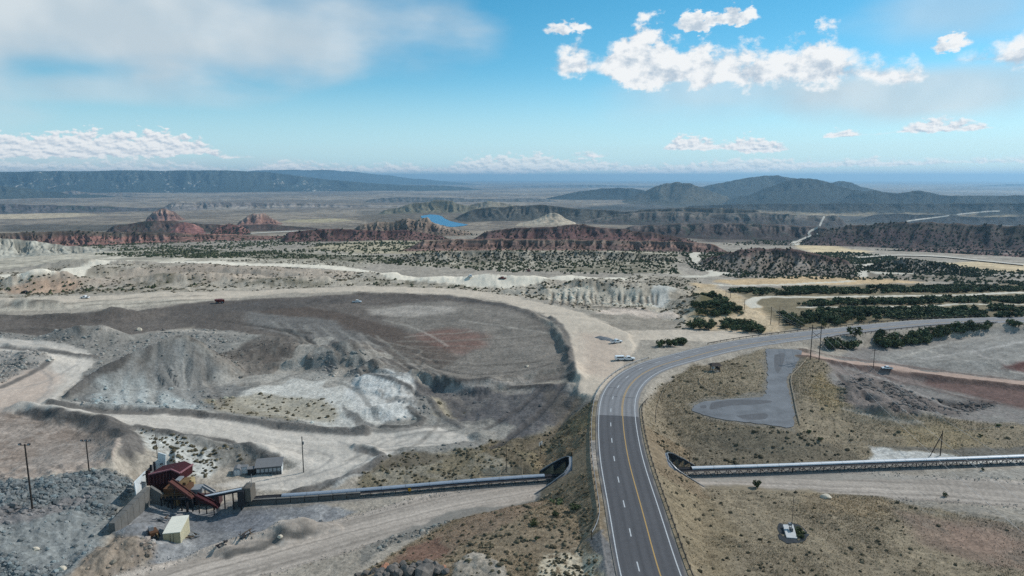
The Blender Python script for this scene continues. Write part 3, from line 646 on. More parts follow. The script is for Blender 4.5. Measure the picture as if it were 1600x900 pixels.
# roads of dirt as bodies of their own
ROADS = {}
def reg(name, s, m, thr=0.5):
    k = ROADS.setdefault(name, np.zeros(Z.shape, dtype=bool)); k[s] |= m > thr
reg('quarry_ramp', *RAMP)
s, m = paint([(-200,470),(0,466),(150,462),(350,455),(560,447),(700,450),(800,462),(870,478),(930,497),(972,516),(1060,515),(1150,519),(1205,526),(1120,534),(1000,531),(985,556),(960,592),(926,619),(904,613),(893,580),(890,540),(880,510),(850,490),(780,470),(700,460),(600,456),(450,458),(300,468),(150,470),(0,475),(-200,480)], (182,170,156), 0.8)
ruts(s, m, [(0,470),(350,458),(560,452),(700,455),(800,466),(880,490),(920,520),(935,560),(925,610)], 0.10, 1.4)
reg('haul_loop', s, m)
paint([(905,520),(960,525),(980,560),(950,590),(905,575)], (172,152,138), 5, 0.5)
s, m, _, _ = streak([(-150,450),(0,431),(60,420),(150,413),(250,410),(350,411),(450,415),(540,421),(620,428),(700,434),(800,438),(880,438),(960,436)], (214,205,190), 10, 1, 0.3); reg('upper_haul_road', s, m)
s, m, _, _ = streak(ACC, (164,142,130), 3.8, 1, 0.4, 0.15, raw=True); reg('access_road', s, m)
for pts, hw in [([(1330,439),(1240,444),(1150,446),(1120,444)], 3), ([(1180,480),(1172,474),(1178,468),(1200,464),(1300,464),(1420,462),(1620,457),(1800,455)], 3.5), ([(1250,480),(1380,480),(1480,476),(1620,476),(1800,474)], 2.0),
                ([(1100,390),(1084,398),(1088,407),(1102,418),(1118,428),(1100,432),(1070,432)], 5), ([(1125,408),(1130,420),(1132,428)], 4), ([(1345,432),(1352,424),(1380,427),(1440,426)], 4), ([(1350,424),(1362,412)], 4),
                ([(1240,383),(1250,376),(1262,372)], 9), ([(1420,347),(1445,342),(1500,335),(1560,330)], 22), ([(1285,340),(1280,352),(1275,362),(1262,366),(1276,368),(1250,379)], 13), ([(1600,412),(1530,408),(1480,402),(1400,400),(1345,402)], 7), ([(380,366),(450,362),(560,361),(600,358)], 10)]:
    s, m, _, _ = streak(pts, (196,189,176), hw, 0.95, 0.35); reg('dirt_road', s, m)
paint([(560,572),(572,566),(590,572),(585,582),(562,586)], (80,78,76), 0.8, 0.9)
paint([(340,868),(400,848),(440,833),(480,826),(500,832),(470,842),(410,858),(350,875)], (92,89,86), 0.8, 0.9, stone=0.5)
# dark spoil berms edging the ramp
for pts, hw in [([(80,627),(150,643),(230,645),(300,646),(365,653),(425,663),(500,670),(570,674)], 1.6), ([(108,612),(135,592),(165,577),(190,564)], 1.5), ([(0,543),(60,547),(110,553),(150,557)], 1.5), ([(215,666),(280,676),(350,688),(400,702),(432,713)], 1.1), ([(560,702),(600,712),(560,736),(500,761),(460,769)], 1.2), ([(0,606),(40,588),(74,566)], 1.4), ([(893,592),(890,550),(880,516),(850,495),(790,476),(700,462)], 1.6), ([(30,642),(80,651),(150,664),(190,682)], 1.0)]:
    streak(pts, (88,85,83), hw, 0.85, 0.6)
# berms and cuts that follow the access road
ACb = [(1250,557),(1300,567),(1380,577),(1450,588),(1540,599),(1640,611)]; streak(ACb, (92,74,68), 1.6, 0.8, 0.6, dz=0.7); streak([(x, y - 10) for x, y in ACb], (104,88,82), 1.2, 0.7, 0.6, dz=0.5)
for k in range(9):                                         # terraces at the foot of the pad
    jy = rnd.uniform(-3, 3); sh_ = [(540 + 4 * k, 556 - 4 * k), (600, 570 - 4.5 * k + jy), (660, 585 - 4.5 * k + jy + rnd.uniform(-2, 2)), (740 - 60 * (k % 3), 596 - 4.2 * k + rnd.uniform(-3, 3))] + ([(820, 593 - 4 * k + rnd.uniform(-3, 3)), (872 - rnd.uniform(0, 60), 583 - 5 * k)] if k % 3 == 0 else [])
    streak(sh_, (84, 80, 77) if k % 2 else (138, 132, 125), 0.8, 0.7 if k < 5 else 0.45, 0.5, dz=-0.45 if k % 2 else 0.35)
for pts, hw, rgb, st, dz in [([(428,596),(452,578),(476,552),(505,530)], 5.0, (152,147,140), 0.9, -0.4), ([(520,600),(545,575),(575,560),(600,556)], 4.0, (146,141,134), 0.85, -0.3), ([(330,600),(400,592),(470,585),(540,596)], 3.5, (156,152,146), 0.7, 0),
        ([(320,498),(420,512),(480,530),(530,552)], 1.2, (78,74,71), 0.8, -0.8), ([(380,520),(430,515),(490,522)], 1.0, (82,78,75), 0.7, 0.8), ([(560,580),(600,590),(640,606)], 1.2, (80,78,77), 0.8, 0.6), ([(520,596),(550,606),(575,630),(590,655)], 1.0, (110,108,105), 0.6, 0),
        ([(150,520),(260,516),(380,522)], 2.2, (150,144,137), 0.7, 0), ([(640,575),(700,590),(780,600),(860,604)], 1.6, (74,71,70), 0.85, 0.9), ([(700,610),(740,602),(800,600)], 1.4, (146,141,136), 0.7, 0),
        ([(640,640),(660,656),(640,668),(600,668)], 1.4, (84,82,80), 0.85, 0.8), ([(655,615),(690,650),(720,668)], 1.4, (92,90,89), 0.8, 0.7), ([(560,668),(640,672),(700,664),(760,660)], 1.2, (104,101,98), 0.7, 0.5),
        ([(0,494),(90,492),(160,488),(240,484)], 2.0, (92,88,84), 0.7, 1.0), ([(0,518),(70,514),(130,520)], 1.4, (84,80,76), 0.7, 0.8), ([(880,600),(850,640),(800,680),(770,700)], 1.3, (74,72,72), 0.7, -0.5), ([(905,625),(880,660),(830,700)], 1.6, (100,92,82), 0.6, -0.5), ([(850,602),(810,640),(760,670)], 1.1, (74,72,72), 0.6, -0.4),
        ([(1325,575),(1380,592),(1440,618),(1500,640)], 1.0, (150,144,140), 0.6, 0), ([(1310,585),(1350,615),(1400,640)], 1.0, (84,76,73), 0.7, -0.6), ([(1330,572),(1420,600),(1520,625),(1640,640)], 0.9, (88,72,68), 0.6, 0.4), ([(1440,560),(1530,548),(1620,530)], 0.9, (164,160,156), 0.7, 0), ([(1520,548),(1570,568),(1620,590)], 0.9, (160,154,150), 0.6, 0), ([(1570,578),(1620,566),(1700,556)], 1.3, (86,58,55), 0.8, 0.5),
        ([(0,478),(120,476),(250,472),(340,468)], 1.3, (98,92,86), 0.7, 0.4), ([(60,470),(200,467),(330,463)], 1.2, (100,94,88), 0.6, 0.4), ([(860,474),(900,478),(960,482),(1010,486)], 1.4, (86,80,74), 0.8, 0.9)]:
    streak(pts, rgb, hw, st, 0.5, dz=dz)
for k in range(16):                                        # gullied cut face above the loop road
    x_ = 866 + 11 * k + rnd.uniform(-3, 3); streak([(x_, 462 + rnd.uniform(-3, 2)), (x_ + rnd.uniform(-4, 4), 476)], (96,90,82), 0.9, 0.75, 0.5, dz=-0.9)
for k in range(9):                                         # chutes down the spoil heap
    t_k = rnd.random(); x0 = 205 + 110 * t_k; streak([(x0, 562 - 28 * math.sin(3.1 * t_k)), (x0 - 12 + 50 * (t_k - .3) + rnd.uniform(-10, 10), 598), (x0 - 20 + 90 * (t_k - .25) + rnd.uniform(-10, 10), 632)], (112,108,104) if k % 3 else (152,152,150), rnd.uniform(0.8, 2.2), 0.35, 1.2, dz=rnd.uniform(-0.45, 0.1))
for q in range(26):                                        # dozer lanes across the pad and slopes
    t = min(max(q / 25.0 + rnd.uniform(-.05, .05), 0), 1)
    streak([(575 + 70 * t, 560 - 40 * t), (660 + 60 * t, 580 - 70 * t), (760 + 40 * t, 585 - 85 * t), (870 - 20 * t, 575 - 80 * t)], (98, 92, 86) if q % 2 else (134, 128, 121), rnd.uniform(.5, 1.1), rnd.uniform(.2, .5), 0.6)
for q in range(14):
    streak([(420 + 14 * q, 500 + 2 * q), (500 + 12 * q, 540 + 2.5 * q), (600 + 9 * q, 585 + q)], (90, 86, 82) if q % 2 else (140, 136, 130), 0.7, 0.5, 0.6)
for q in range(10):
    streak([(560 + 30 * q, 700 - 3 * q), (600 + 26 * q, 685 - 3 * q), (690 + 12 * q, 676 - 2 * q)], (112, 110, 108), 0.5, 0.35, 0.6)
for (x0, y0, x1, y1) in [(440,560,520,545),(390,605,500,575),(400,595,470,570),(480,700,600,690),(540,720,640,700),(620,560,700,590),(720,500,860,520),(600,500,700,540),(690,640,640,700),(1080,520,1180,524),(350,640,520,668),(1340,600,1480,640),(1400,560,1560,520),(1440,545,1600,585),(1320,640,1440,660)]:
    streak([(x0, y0), ((x0 + x1) / 2 + rnd.uniform(-15, 15), (y0 + y1) / 2 + rnd.uniform(-8, 8)), (x1, y1)], (176, 170, 162) if rnd.random() < .5 else (92, 88, 84), 0.6, 0.45, 0.7)
for pts in [[(560,690),(600,700),(650,692),(700,694)], [(480,745),(540,725),(560,702),(530,690)], [(500,760),(560,732),(580,706)], [(400,760),(470,745),(520,715),(470,700)], [(0,560),(60,575),(80,600),(40,640)], [(0,610),(60,600),(120,570)]]:
    streak(pts, (128, 126, 124), 0.5, 0.5, 0.6)
emb = (np.minimum(sstep(wd, 7.0, 8.5), 1 - sstep(wd, 19, 23)) * sstep(Z[:nr], 0.3, 1.0) * (np.abs(lat) < 16) * (np.abs(lon) < 45))
C[:nr] = C[:nr] * (1 - emb[..., None]) + lin((124, 110, 92)) * emb[..., None]; GRASS[:nr] = np.maximum(GRASS[:nr], emb); SAGE[:nr] = np.maximum(SAGE[:nr], emb * 0.5)
# fine mottling everywhere: soil is never one tone
N4 = fbm(UA / 0.9, UD / 0.55, 2, 74)
mot = 1 + (N1 - 0.5) * 0.30 + (N2 - 0.5) * 0.50 + (N4 - 0.5) * 0.45 + (N3 - 0.5) * 0.25
rm_ = np.zeros(Z.shape)
for v_ in ROADS.values(): rm_ = np.maximum(rm_, v_)
rm_[:nr] = np.maximum(rm_[:nr], (hd < 7.5))
mot = 1 + (mot - 1) * (1 - 0.55 * rm_)
gm = GRASS * (fbm(X / 2.2, Y / 0.9, 3, 91) - 0.5) * 0.55
C *= (mot + gm)[..., None]
sv = np.clip(vnoise(UA / 1.1, UD / 0.8, 95) - 0.80, 0, 1) * 4 * np.clip(SAGE, 0, 1)
C *= (1 - 0.35 * np.clip(sv, 0, 1))[..., None]
C = np.clip(C * ALB, 0.01, 0.85)

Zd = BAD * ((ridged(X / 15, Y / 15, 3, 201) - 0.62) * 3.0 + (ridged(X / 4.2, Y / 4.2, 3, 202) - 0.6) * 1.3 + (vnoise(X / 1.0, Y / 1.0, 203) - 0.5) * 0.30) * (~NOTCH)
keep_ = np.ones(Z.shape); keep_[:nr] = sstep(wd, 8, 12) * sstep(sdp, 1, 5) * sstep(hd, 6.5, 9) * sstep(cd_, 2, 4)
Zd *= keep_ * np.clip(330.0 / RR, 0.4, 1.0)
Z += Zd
# colour goes darker in the hollows of the relief, paler on its crests
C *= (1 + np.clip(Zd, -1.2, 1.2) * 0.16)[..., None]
C *= np.array((1.02, 1.0, 0.955))
# ------------------------------------------------------------------ materials
def mat(name, rgb, rough=0.8, metal=0.0, var=0.12, scale=2.0, bump=0.0, bscale=8.0, attr=None, spec=0.3, linear=False):
    m = bpy.data.materials.new(name); m.use_nodes = True
    t = NT(m.node_tree); b = t.n['Principled BSDF']
    tcn = t.n.new('ShaderNodeTexCoord'); ob = tcn.outputs['Object']
    if attr:
        a = t.n.new('ShaderNodeAttribute'); a.attribute_name = attr; base = a.outputs['Color']
    else:
        l_ = rgb if linear else lin(rgb); base = (float(l_[0]), float(l_[1]), float(l_[2]), 1.0)
    if var:
        f = t.mr(t.noise(ob, scale, 5.0, 0.68), 0.28, 0.72, 1 - var, 1 + var, False)
        base = t.mix(1.0, base, t.comb(f, f, f), 'MULTIPLY')
    t.put(b.inputs['Base Color'], base)
    b.inputs['Roughness'].default_value = rough; b.inputs['Metallic'].default_value = metal; b.inputs['Specular IOR Level'].default_value = spec
    if bump:
        bn = t.n.new('ShaderNodeBump'); bn.inputs['Strength'].default_value = bump; bn.inputs['Distance'].default_value = 0.3
        t.l.new(t.noise(ob, bscale, 6.0, 0.65), bn.inputs['Height']); t.l.new(bn.outputs[0], b.inputs['Normal'])
    return m
M_soil = mat('soil', None, 0.95, 0, 0.34, 1.1, 0.9, 1.1, attr='Col', spec=0.1)
M_dirt = mat('driven_dirt', None, 0.93, 0, 0.16, 1.3, 0.4, 1.3, attr='Col', spec=0.15)
M_far = mat('basin_soil', None, 0.95, 0, 0.35, 0.03, 0.0, 0.02, attr='Col', spec=0.05)
M_rock = mat('hill_rock', None, 0.95, 0, 0.35, 0.03, 0.0, 0.05, attr='Col', spec=0.05)

def mesh_np(name, V, F, material, color=None, smooth=True, parent=None, nv=4):
    me = bpy.data.meshes.new(name); V = np.ascontiguousarray(V, dtype=np.float32); F = np.ascontiguousarray(F, dtype=np.int32)
    me.vertices.add(len(V)); me.vertices.foreach_set('co', V.ravel())
    me.loops.add(F.size); me.loops.foreach_set('vertex_index', F.ravel())
    me.polygons.add(len(F)); me.polygons.foreach_set('loop_start', np.arange(0, F.size, nv, dtype=np.int32))
    try: me.polygons.foreach_set('loop_total', np.full(len(F), nv, dtype=np.int32))
    except Exception: pass
    me.update(calc_edges=True)
    me.polygons.foreach_set('use_smooth', np.full(len(F), smooth, dtype=bool))
    if color is not None:
        a = me.attributes.new('Col', 'FLOAT_COLOR', 'POINT'); cc = np.ones((len(V), 4), dtype=np.float32); cc[:, :3] = color
        a.data.foreach_set('color', cc.ravel())
    me.materials.append(material); me.update()
    o = bpy.data.objects.new(name, me); col.objects.link(o)
    if parent is not None: o.parent = parent
    return o

def tag(o, label=None, cat=None, group=None, kind=None):
    if label: o['label'] = label
    if cat: o['category'] = cat
    if group: o['group'] = group
    if kind: o['kind'] = kind
    return o

# ------------------------------------------------------------------ split the land into its bodies
idx = np.arange(NR * AZN).reshape(NR, AZN)
quad = np.stack([idx[:-1, :-1], idx[:-1, 1:], idx[1:, 1:], idx[1:, :-1]], -1)
def fany(a): return a[:-1, :-1] | a[:-1, 1:] | a[1:, 1:] | a[1:, :-1]
drop = fany(HOLE) & fany(NOTCH)
zone = np.zeros(quad.shape[:2], dtype=int); zone[nr - 1:] = 1
ROADS['haul_road'] = np.zeros(Z.shape, dtype=bool); ROADS['haul_road'][:nr] = (hd < 6.8) & ~roof & ~((wd < 24) & (np.abs(lat) > CW)) & (wd > CROWN)
names = ['ground', 'desert_basin']
for k_, v_ in ROADS.items():
    names.append(k_); a = v_; zone[(a[:-1, :-1] & a[1:, 1:])] = len(names) - 1
zone[drop] = -1
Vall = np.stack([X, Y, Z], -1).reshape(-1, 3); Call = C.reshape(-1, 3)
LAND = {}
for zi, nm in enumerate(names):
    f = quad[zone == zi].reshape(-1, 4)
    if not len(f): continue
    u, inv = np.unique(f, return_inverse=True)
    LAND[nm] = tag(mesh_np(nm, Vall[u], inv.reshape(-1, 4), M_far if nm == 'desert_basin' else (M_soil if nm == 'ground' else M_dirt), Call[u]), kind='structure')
# ------------------------------------------------------------------ hills, mesas and mountains of the basin
HILLS = []
def ridge(name, crest, D, wf, wb=None, rgb=(90,84,80), top=None, low=None, spot=None, spot_amt=0.45, gul=0.6, gw=None, p=1.1, seed=1, strata=None, rough=0.05, cap=0.0, nv=34, step=1.6, foot=None, slope=0.30):
    if foot is not None:                                         # stand the hill on the row where its foot shows
        xm = crest[len(crest) // 2][0]; top_py = min(a[1] for a in crest); f0 = GB(xm, foot); d0 = math.hypot(f0[0], f0[1]); D = d0 * 1.1
        for _ in range(12): D = 0.5 * D + 0.5 * (d0 + max(ZC + D * ray(xm, top_py)[2] - f0[2], 6.0) / slope)
        D = min(D, d0 * 1.6); wf = (D - d0) / 1.0; gw = gw and min(gw, wf * 0.3)
    wb = max(wf, 0.02 * D)
    cr = np.array([(a[0], a[1], a[2] if len(a) > 2 else D) for a in crest], dtype=float)
    pxs = np.arange(cr[0, 0], cr[-1, 0] + 0.01, step)
    pys = np.interp(pxs, cr[:, 0], cr[:, 1]); Ds = np.interp(pxs, cr[:, 0], cr[:, 2])
    amp_ = (0.05 if 'mountain' in name or name in ('mesa', 'far_rim') else 0.07) * max((foot or 0) - cr[:, 1].min(), 4.0)             # the skyline is never a clean curve
    pys = pys + (fbm(pxs / max(6.0, 0.04 * (cr[-1, 0] - cr[0, 0])), pxs * 0, 4, seed + 70) - 0.5) * 2 * amp_
    n = len(pxs); R = np.array([ray(a, b) for a, b in zip(pxs, pys)])
    px_m = Ds / FPX                                             # metres per photo pixel
    zc = ZC + Ds * R[:, 2]
    al = np.cumsum(np.hypot(np.diff(R[:, 0] * Ds, prepend=0), np.diff(R[:, 1] * Ds, prepend=0)))
    gw = gw or wf * 0.25
    v = np.concatenate([np.linspace(1, 0, nv), -np.linspace(0.12, 1, 8)]); VV, _ = np.meshgrid(v, pxs, indexing='ij'); AL = np.broadcast_to(al, VV.shape)
    ends = sstep(np.arange(n), 0, max(n * 0.08, 2)) * (1 - sstep(np.arange(n), n - 1 - max(n * 0.08, 2), n - 1))
    wfl = wf * (0.75 + 0.5 * fbm(al / (gw * 3), al * 0, 2, seed + 3))
    dist = np.where(VV >= 0, -VV * wfl, -VV * wb)
    r = Ds[None] + dist
    x = R[:, 0][None] * r; y = R[:, 1][None] * r
    zf = zbase(r) - 0.004 * r * 0 - px_m[None] * 0.8
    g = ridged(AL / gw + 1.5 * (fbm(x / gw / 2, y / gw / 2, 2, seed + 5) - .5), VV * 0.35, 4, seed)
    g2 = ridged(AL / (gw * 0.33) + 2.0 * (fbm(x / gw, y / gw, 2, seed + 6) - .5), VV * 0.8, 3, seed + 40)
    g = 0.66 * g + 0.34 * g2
    a = np.abs(VV)
    prof = (1 - a) ** p
    if cap: prof = np.where(VV >= 0, np.where(a < 0.5, 1 - cap * a * 0.4 - 0.0, 0) , prof) if False else np.clip(np.minimum(1.0 + 0 * a, (1 - a) * (1 + cap)), 0, 1) ** p
    amp = gul * np.sin(np.pi * np.clip(a, 0, 1) ** 0.8)
    prof = np.clip(prof * (1 - amp * (1.0 - sstep(g, 0.38, 0.82)) * 1.0), 0, 1.2)
    # the ridge keeps its crest line, sinks at its two ends
    z = zf + np.maximum(zc[None] - zf, 0) * prof
    z = z + (fbm(x / (gw * .5), y / (gw * .5), 4, seed + 9) - 0.5) * rough * np.maximum(zc.max() - zf.min(), 1) * 0.5 * np.where(a < 0.02, 0.4, 1)
    z = np.where(a > 0.985, zbase(r) - px_m[None] * 2.0, z)
    z = zf * (1 - ends[None]) + z * ends[None] if ENDS.get(name, True) else z
    hfr = np.clip((z - zf) / np.maximum(zc[None] - zf, 1), 0, 1.2)
    nn = fbm(x / gw, y / gw, 4, seed + 11); n2 = fbm(x / (px_m[None] * 3), y / (px_m[None] * 3), 3, seed + 13)
    cc = np.broadcast_to(lin(rgb), x.shape + (3,)).copy()
    if top is not None:
        q = sstep(hfr + (nn - .5) * 0.5, 0.55, 0.85)[..., None]; cc = cc * (1 - q) + lin(top) * q
    if low is not None:
        q = (1 - sstep(hfr + (nn - .5) * 0.4, 0.12, 0.38))[..., None]; cc = cc * (1 - q) + lin(low) * q
    if strata is not None:
        q = (sstep(vnoise(hfr * 9 + (nn - .5) * 1.2, AL / (gw * 8), seed + 15), 0.52, 0.66) * 0.8)[..., None]; cc = cc * (1 - q) + lin(strata) * q
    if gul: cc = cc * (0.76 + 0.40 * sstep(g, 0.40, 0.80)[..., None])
    if spot is not None:
        q = sstep(n2 * 0.6 + nn * 0.4, 1 - spot_amt - 0.07, 1 - spot_amt + 0.07)[..., None]; cc = cc * (1 - q) + lin(spot) * q
    cc = np.clip(cc * (1 + (n2[..., None] - 0.5) * 0.9) * ALB, 0.01, 0.8)
    m_, n__ = x.shape; id2 = np.arange(m_ * n__).reshape(m_, n__)
    f = np.stack([id2[:-1, :-1], id2[:-1, 1:], id2[1:, 1:], id2[1:, :-1]], -1).reshape(-1, 4)
    V = np.stack([x, y, z], -1)
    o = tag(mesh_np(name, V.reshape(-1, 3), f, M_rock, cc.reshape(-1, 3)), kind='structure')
    HILLS.append((o, V, D, wf)); return o
ENDS = {}
DK = (64, 68, 62); PINE = (56, 62, 56)
# far left mesa wall and the rim behind it
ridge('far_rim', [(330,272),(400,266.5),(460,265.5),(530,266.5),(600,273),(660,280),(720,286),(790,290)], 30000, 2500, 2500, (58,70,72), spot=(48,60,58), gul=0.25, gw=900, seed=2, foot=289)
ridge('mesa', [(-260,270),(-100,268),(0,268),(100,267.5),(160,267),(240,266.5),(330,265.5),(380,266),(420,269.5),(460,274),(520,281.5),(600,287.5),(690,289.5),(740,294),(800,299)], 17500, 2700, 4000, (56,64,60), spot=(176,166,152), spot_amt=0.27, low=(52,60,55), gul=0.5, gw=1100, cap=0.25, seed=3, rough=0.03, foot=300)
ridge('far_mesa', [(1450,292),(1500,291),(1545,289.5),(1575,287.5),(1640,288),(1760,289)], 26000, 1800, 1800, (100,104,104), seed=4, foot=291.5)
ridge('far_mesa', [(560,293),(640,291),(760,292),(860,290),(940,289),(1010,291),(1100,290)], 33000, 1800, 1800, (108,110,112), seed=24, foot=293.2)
ridge('dark_hill', [(-300,284),(-100,288),(0,291),(40,294),(70,299),(110,303),(190,307),(260,311)], 9200, 1300, 1200, DK, spot=(104,98,88), spot_amt=0.25, seed=5, foot=311)
ridge('low_hill', [(60,303),(95,300),(115,298),(150,302),(200,302),(260,305)], 11500, 900, 900, (126,116,106), spot=DK, spot_amt=0.4, seed=6, foot=306.5)
ridge('low_bench', [(240,314),(330,316),(420,317),(520,319),(580,321),(640,322),(700,326)], 7400, 500, 700, (120,112,106), strata=(150,140,128), spot=DK, spot_amt=0.3, gul=0.7, gw=150, seed=7, foot=325)
ridge('low_bench', [(-200,319),(-60,317),(60,320),(140,322),(230,325),(330,326),(420,325)], 6900, 700, 900, (96,92,92), spot=DK, spot_amt=0.45, gul=0.5, seed=8, foot=332)
ridge('low_bench', [(560,312),(620,308),(700,309),(760,311),(830,310),(880,312)], 10500, 900, 900, (112,108,104), spot=DK, spot_amt=0.45, gul=0.4, seed=9, foot=316)
# right mountains
ridge('mountain', [(840,312),(870,307),(905,299),(940,294.5),(965,293.5),(990,294),(1004,297),(1030,303),(1060,308)], 12500, 1700, 1500, (50,56,54), spot=(74,76,70), spot_amt=0.2, gul=0.4, gw=350, seed=10, foot=312)
ridge('mountain', [(1060,303),(1080,296),(1096,291),(1110,288.5),(1130,285),(1150,280.5),(1165,278.5),(1190,275.5),(1203,274.5),(1215,273.5),(1228,276),(1245,279.5),(1262,281),(1280,281),(1298,286),(1306,284),(1318,282.5),(1332,286.5),(1345,292),(1370,298),(1400,303)], 11200, 2200, 1800, (54,57,52), spot=(84,80,70), spot_amt=0.28, gul=0.6, gw=520, seed=11, foot=313)
ridge('mountain', [(960,318),(985,310),(1005,300),(1022,292),(1042,286.5),(1060,284.5),(1076,286.5),(1090,290.5),(1106,297),(1125,304),(1150,309)], 9800, 1500, 1400, (84,80,68), spot=(48,52,46), spot_amt=0.42, gul=0.65, gw=330, seed=12, foot=319)
ridge('mountain', [(1105,319),(1135,312),(1165,305),(1190,296),(1212,288.5),(1232,281.5),(1250,279),(1268,279.5),(1286,282.5),(1300,288),(1318,293),(1340,297.5),(1375,301),(1420,306)], 8800, 1700, 1600, (46,50,46), spot=(84,80,68), spot_amt=0.26, gul=0.65, gw=330, seed=13, foot=323)
ridge('mesa', [(1290,310),(1340,300),(1368,297),(1385,300),(1405,302),(1425,299),(1436,298),(1450,301),(1470,305),(1520,306),(1560,305),(1620,306),(1700,305),(1850,304)], 7600, 1100, 1500, (46,49,45), spot=(92,86,76), spot_amt=0.22, gul=0.6, gw=160, seed=14, cap=0.3, foot=328)
ridge('mesa', [(1020,330),(1080,322),(1140,319),(1220,318.5),(1300,318),(1380,318),(1480,318),(1600,317),(1800,316)], 6900, 600, 900, (62,62,58), low=(150,134,110), spot=(96,90,80), spot_amt=0.25, gul=0.4, gw=160, seed=15, foot=337)
# middle distance
ridge('round_hill', [(585,333),(610,327),(640,319),(665,316),(680,312.5),(700,313),(716,318),(736,322),(760,327)], 6100, 700, 700, (112,106,88), spot=DK, spot_amt=0.34, gul=0.6, gw=130, seed=16, foot=337)
ridge('round_hill', [(715,327),(745,318),(765,314),(790,318),(820,323)], 6600, 600, 600, (132,122,104), spot=DK, spot_amt=0.22, gul=0.5, gw=130, seed=17, foot=332)
ridge('dark_ridge', [(690,341),(720,333),(760,325),(800,322),(835,319.5),(860,321),(900,326),(940,328),(980,331),(1020,326),(1080,324),(1140,326),(1220,330)], 5200, 700, 800, (76,74,68), spot=(124,114,98), spot_amt=0.25, gul=0.6, gw=150, seed=18, foot=348)
ridge('pale_knoll', [(805,350),(830,345),(848,338),(858,334),(866,331.5),(874,335),(885,343),(905,349)], 3500, 240, 240, (166,152,132), spot=(92,86,74), spot_amt=0.2, gul=0.6, gw=45, seed=19, foot=352)
ridge('dark_bench', [(880,352),(930,342),(965,334),(1000,332),(1060,330),(1120,333),(1190,332),(1260,336),(1340,336)], 4100, 420, 600, (84,78,74), top=(124,114,104), spot=DK, spot_amt=0.4, gul=0.5, gw=100, seed=20, foot=353)
ridge('dark_bench', [(940,365),(985,354),(1050,350),(1120,349),(1180,350),(1240,352),(1290,356),(1320,362)], 2750, 300, 500, (76,68,66), top=(110,98,92), spot=DK, spot_amt=0.38, gul=0.55, gw=70, seed=21, foot=375)
ridge('dark_slope', [(1235,379),(1265,366),(1300,358),(1345,351),(1400,347),(1440,346),(1500,350),(1560,352),(1620,350),(1720,347),(1850,346)], 2350, 640, 700, (74,62,62), top=(88,78,72), low=(92,76,72), spot=(58,56,52), spot_amt=0.42, gul=0.38, gw=110, seed=22, foot=391)  # cloud shade over the right-hand hills is put into this dark colour
ridge('dark_bench', [(1330,337),(1400,334),(1480,336),(1540,340),(1620,338),(1800,336)], 3900, 420, 700, (66,64,62), spot=(112,100,88), spot_amt=0.2, gul=0.4, gw=90, seed=23, foot=351)
ridge('red_bench', [(1370,394),(1420,388),(1480,387),(1540,390),(1600,392),(1700,390)], 960, 60, 90, (104,82,78), spot=DK, spot_amt=0.25, gul=0.5, gw=20, seed=25, strata=(140,122,112), foot=399)
# rocks and red hills
ridge('rock_ridge', [(535,366),(560,353),(590,346),(610,348),(630,342),(650,344),(662,341),(668,339),(674,346),(690,352),(705,357),(725,361),(745,366)], 2450, 150, 200, (112,96,84), top=(140,122,106), spot=(60,58,50), spot_amt=0.33, gul=0.8, gw=26, rough=0.35, seed=26, foot=368)
ridge('red_hill', [(225,344),(234,337),(240,331),(247,327.5),(256,326),(264,328),(274,333),(284,340),(294,345)], 2900, 140, 140, (128,98,86), top=(152,124,108), gul=0.9, gw=22, rough=0.35, seed=27, strata=(108,82,74), foot=347)
ridge('red_hill', [(368,350),(380,343),(388,336),(396,333),(404,334),(412,333),(420,338),(432,345),(445,350)], 2800, 130, 140, (128,98,86), top=(146,122,108), spot=(74,66,58), spot_amt=0.22, gul=0.8, gw=22, rough=0.4, seed=28, foot=352)
ridge('red_hill', [(150,358),(190,351),(225,345),(270,345),(320,350),(360,352),(420,350),(470,355),(530,360)], 2500, 200, 300, (84,70,64), spot=(62,60,52), spot_amt=0.42, gul=0.5, gw=60, seed=29, foot=364)
ridge('red_hill', [(255,362),(272,352),(288,347),(304,350),(314,355),(326,362)], 2200, 110, 120, (122,86,80), top=(132,96,88), spot=(82,66,60), spot_amt=0.1, gul=0.6, gw=24, seed=30, foot=365)
ridge('red_hill', [(326,364),(342,354),(358,349.5),(374,352),(385,357),(394,364)], 2150, 110, 120, (120,84,78), top=(130,94,86), spot=(82,66,60), spot_amt=0.1, gul=0.6, gw=24, seed=31, foot=367)
ridge('red_bench', [(-150,372),(-40,366),(60,362),(130,361),(200,363),(280,364),(360,366),(420,368),(480,370),(540,373)], 1720, 70, 180, (108,86,78), top=(90,80,71), spot=(62,60,52), spot_amt=0.25, gul=0.8, gw=16, seed=32, strata=(142,104,94), foot=379)
ridge('red_hill', [(430,374),(450,363),(480,359),(530,357),(560,359),(600,361),(630,359),(650,362),(690,368),(710,374)], 1750, 110, 140, (100,76,71), spot=(62,58,52), spot_amt=0.33, gul=0.7, gw=24, seed=33, foot=376)
ridge('red_hill', [(725,374),(760,362),(800,357),(840,355),(880,352),(900,350.5),(925,353),(960,357),(1000,361),(1040,367),(1070,371),(1100,377)], 1680, 130, 180, (98,74,70), top=(90,74,68), spot=(64,58,54), spot_amt=0.25, gul=0.75, gw=30, seed=34, foot=379)
ridge('red_bench', [(620,388),(660,376),(720,373.5),(780,373),(860,374),(940,375),(1020,376),(1080,378),(1120,381),(1150,386)], 1240, 62, 200, (104,86,80), top=(124,108,97), spot=(66,62,54), spot_amt=0.22, gul=0.9, gw=13, seed=35, strata=(142,114,102), foot=392)
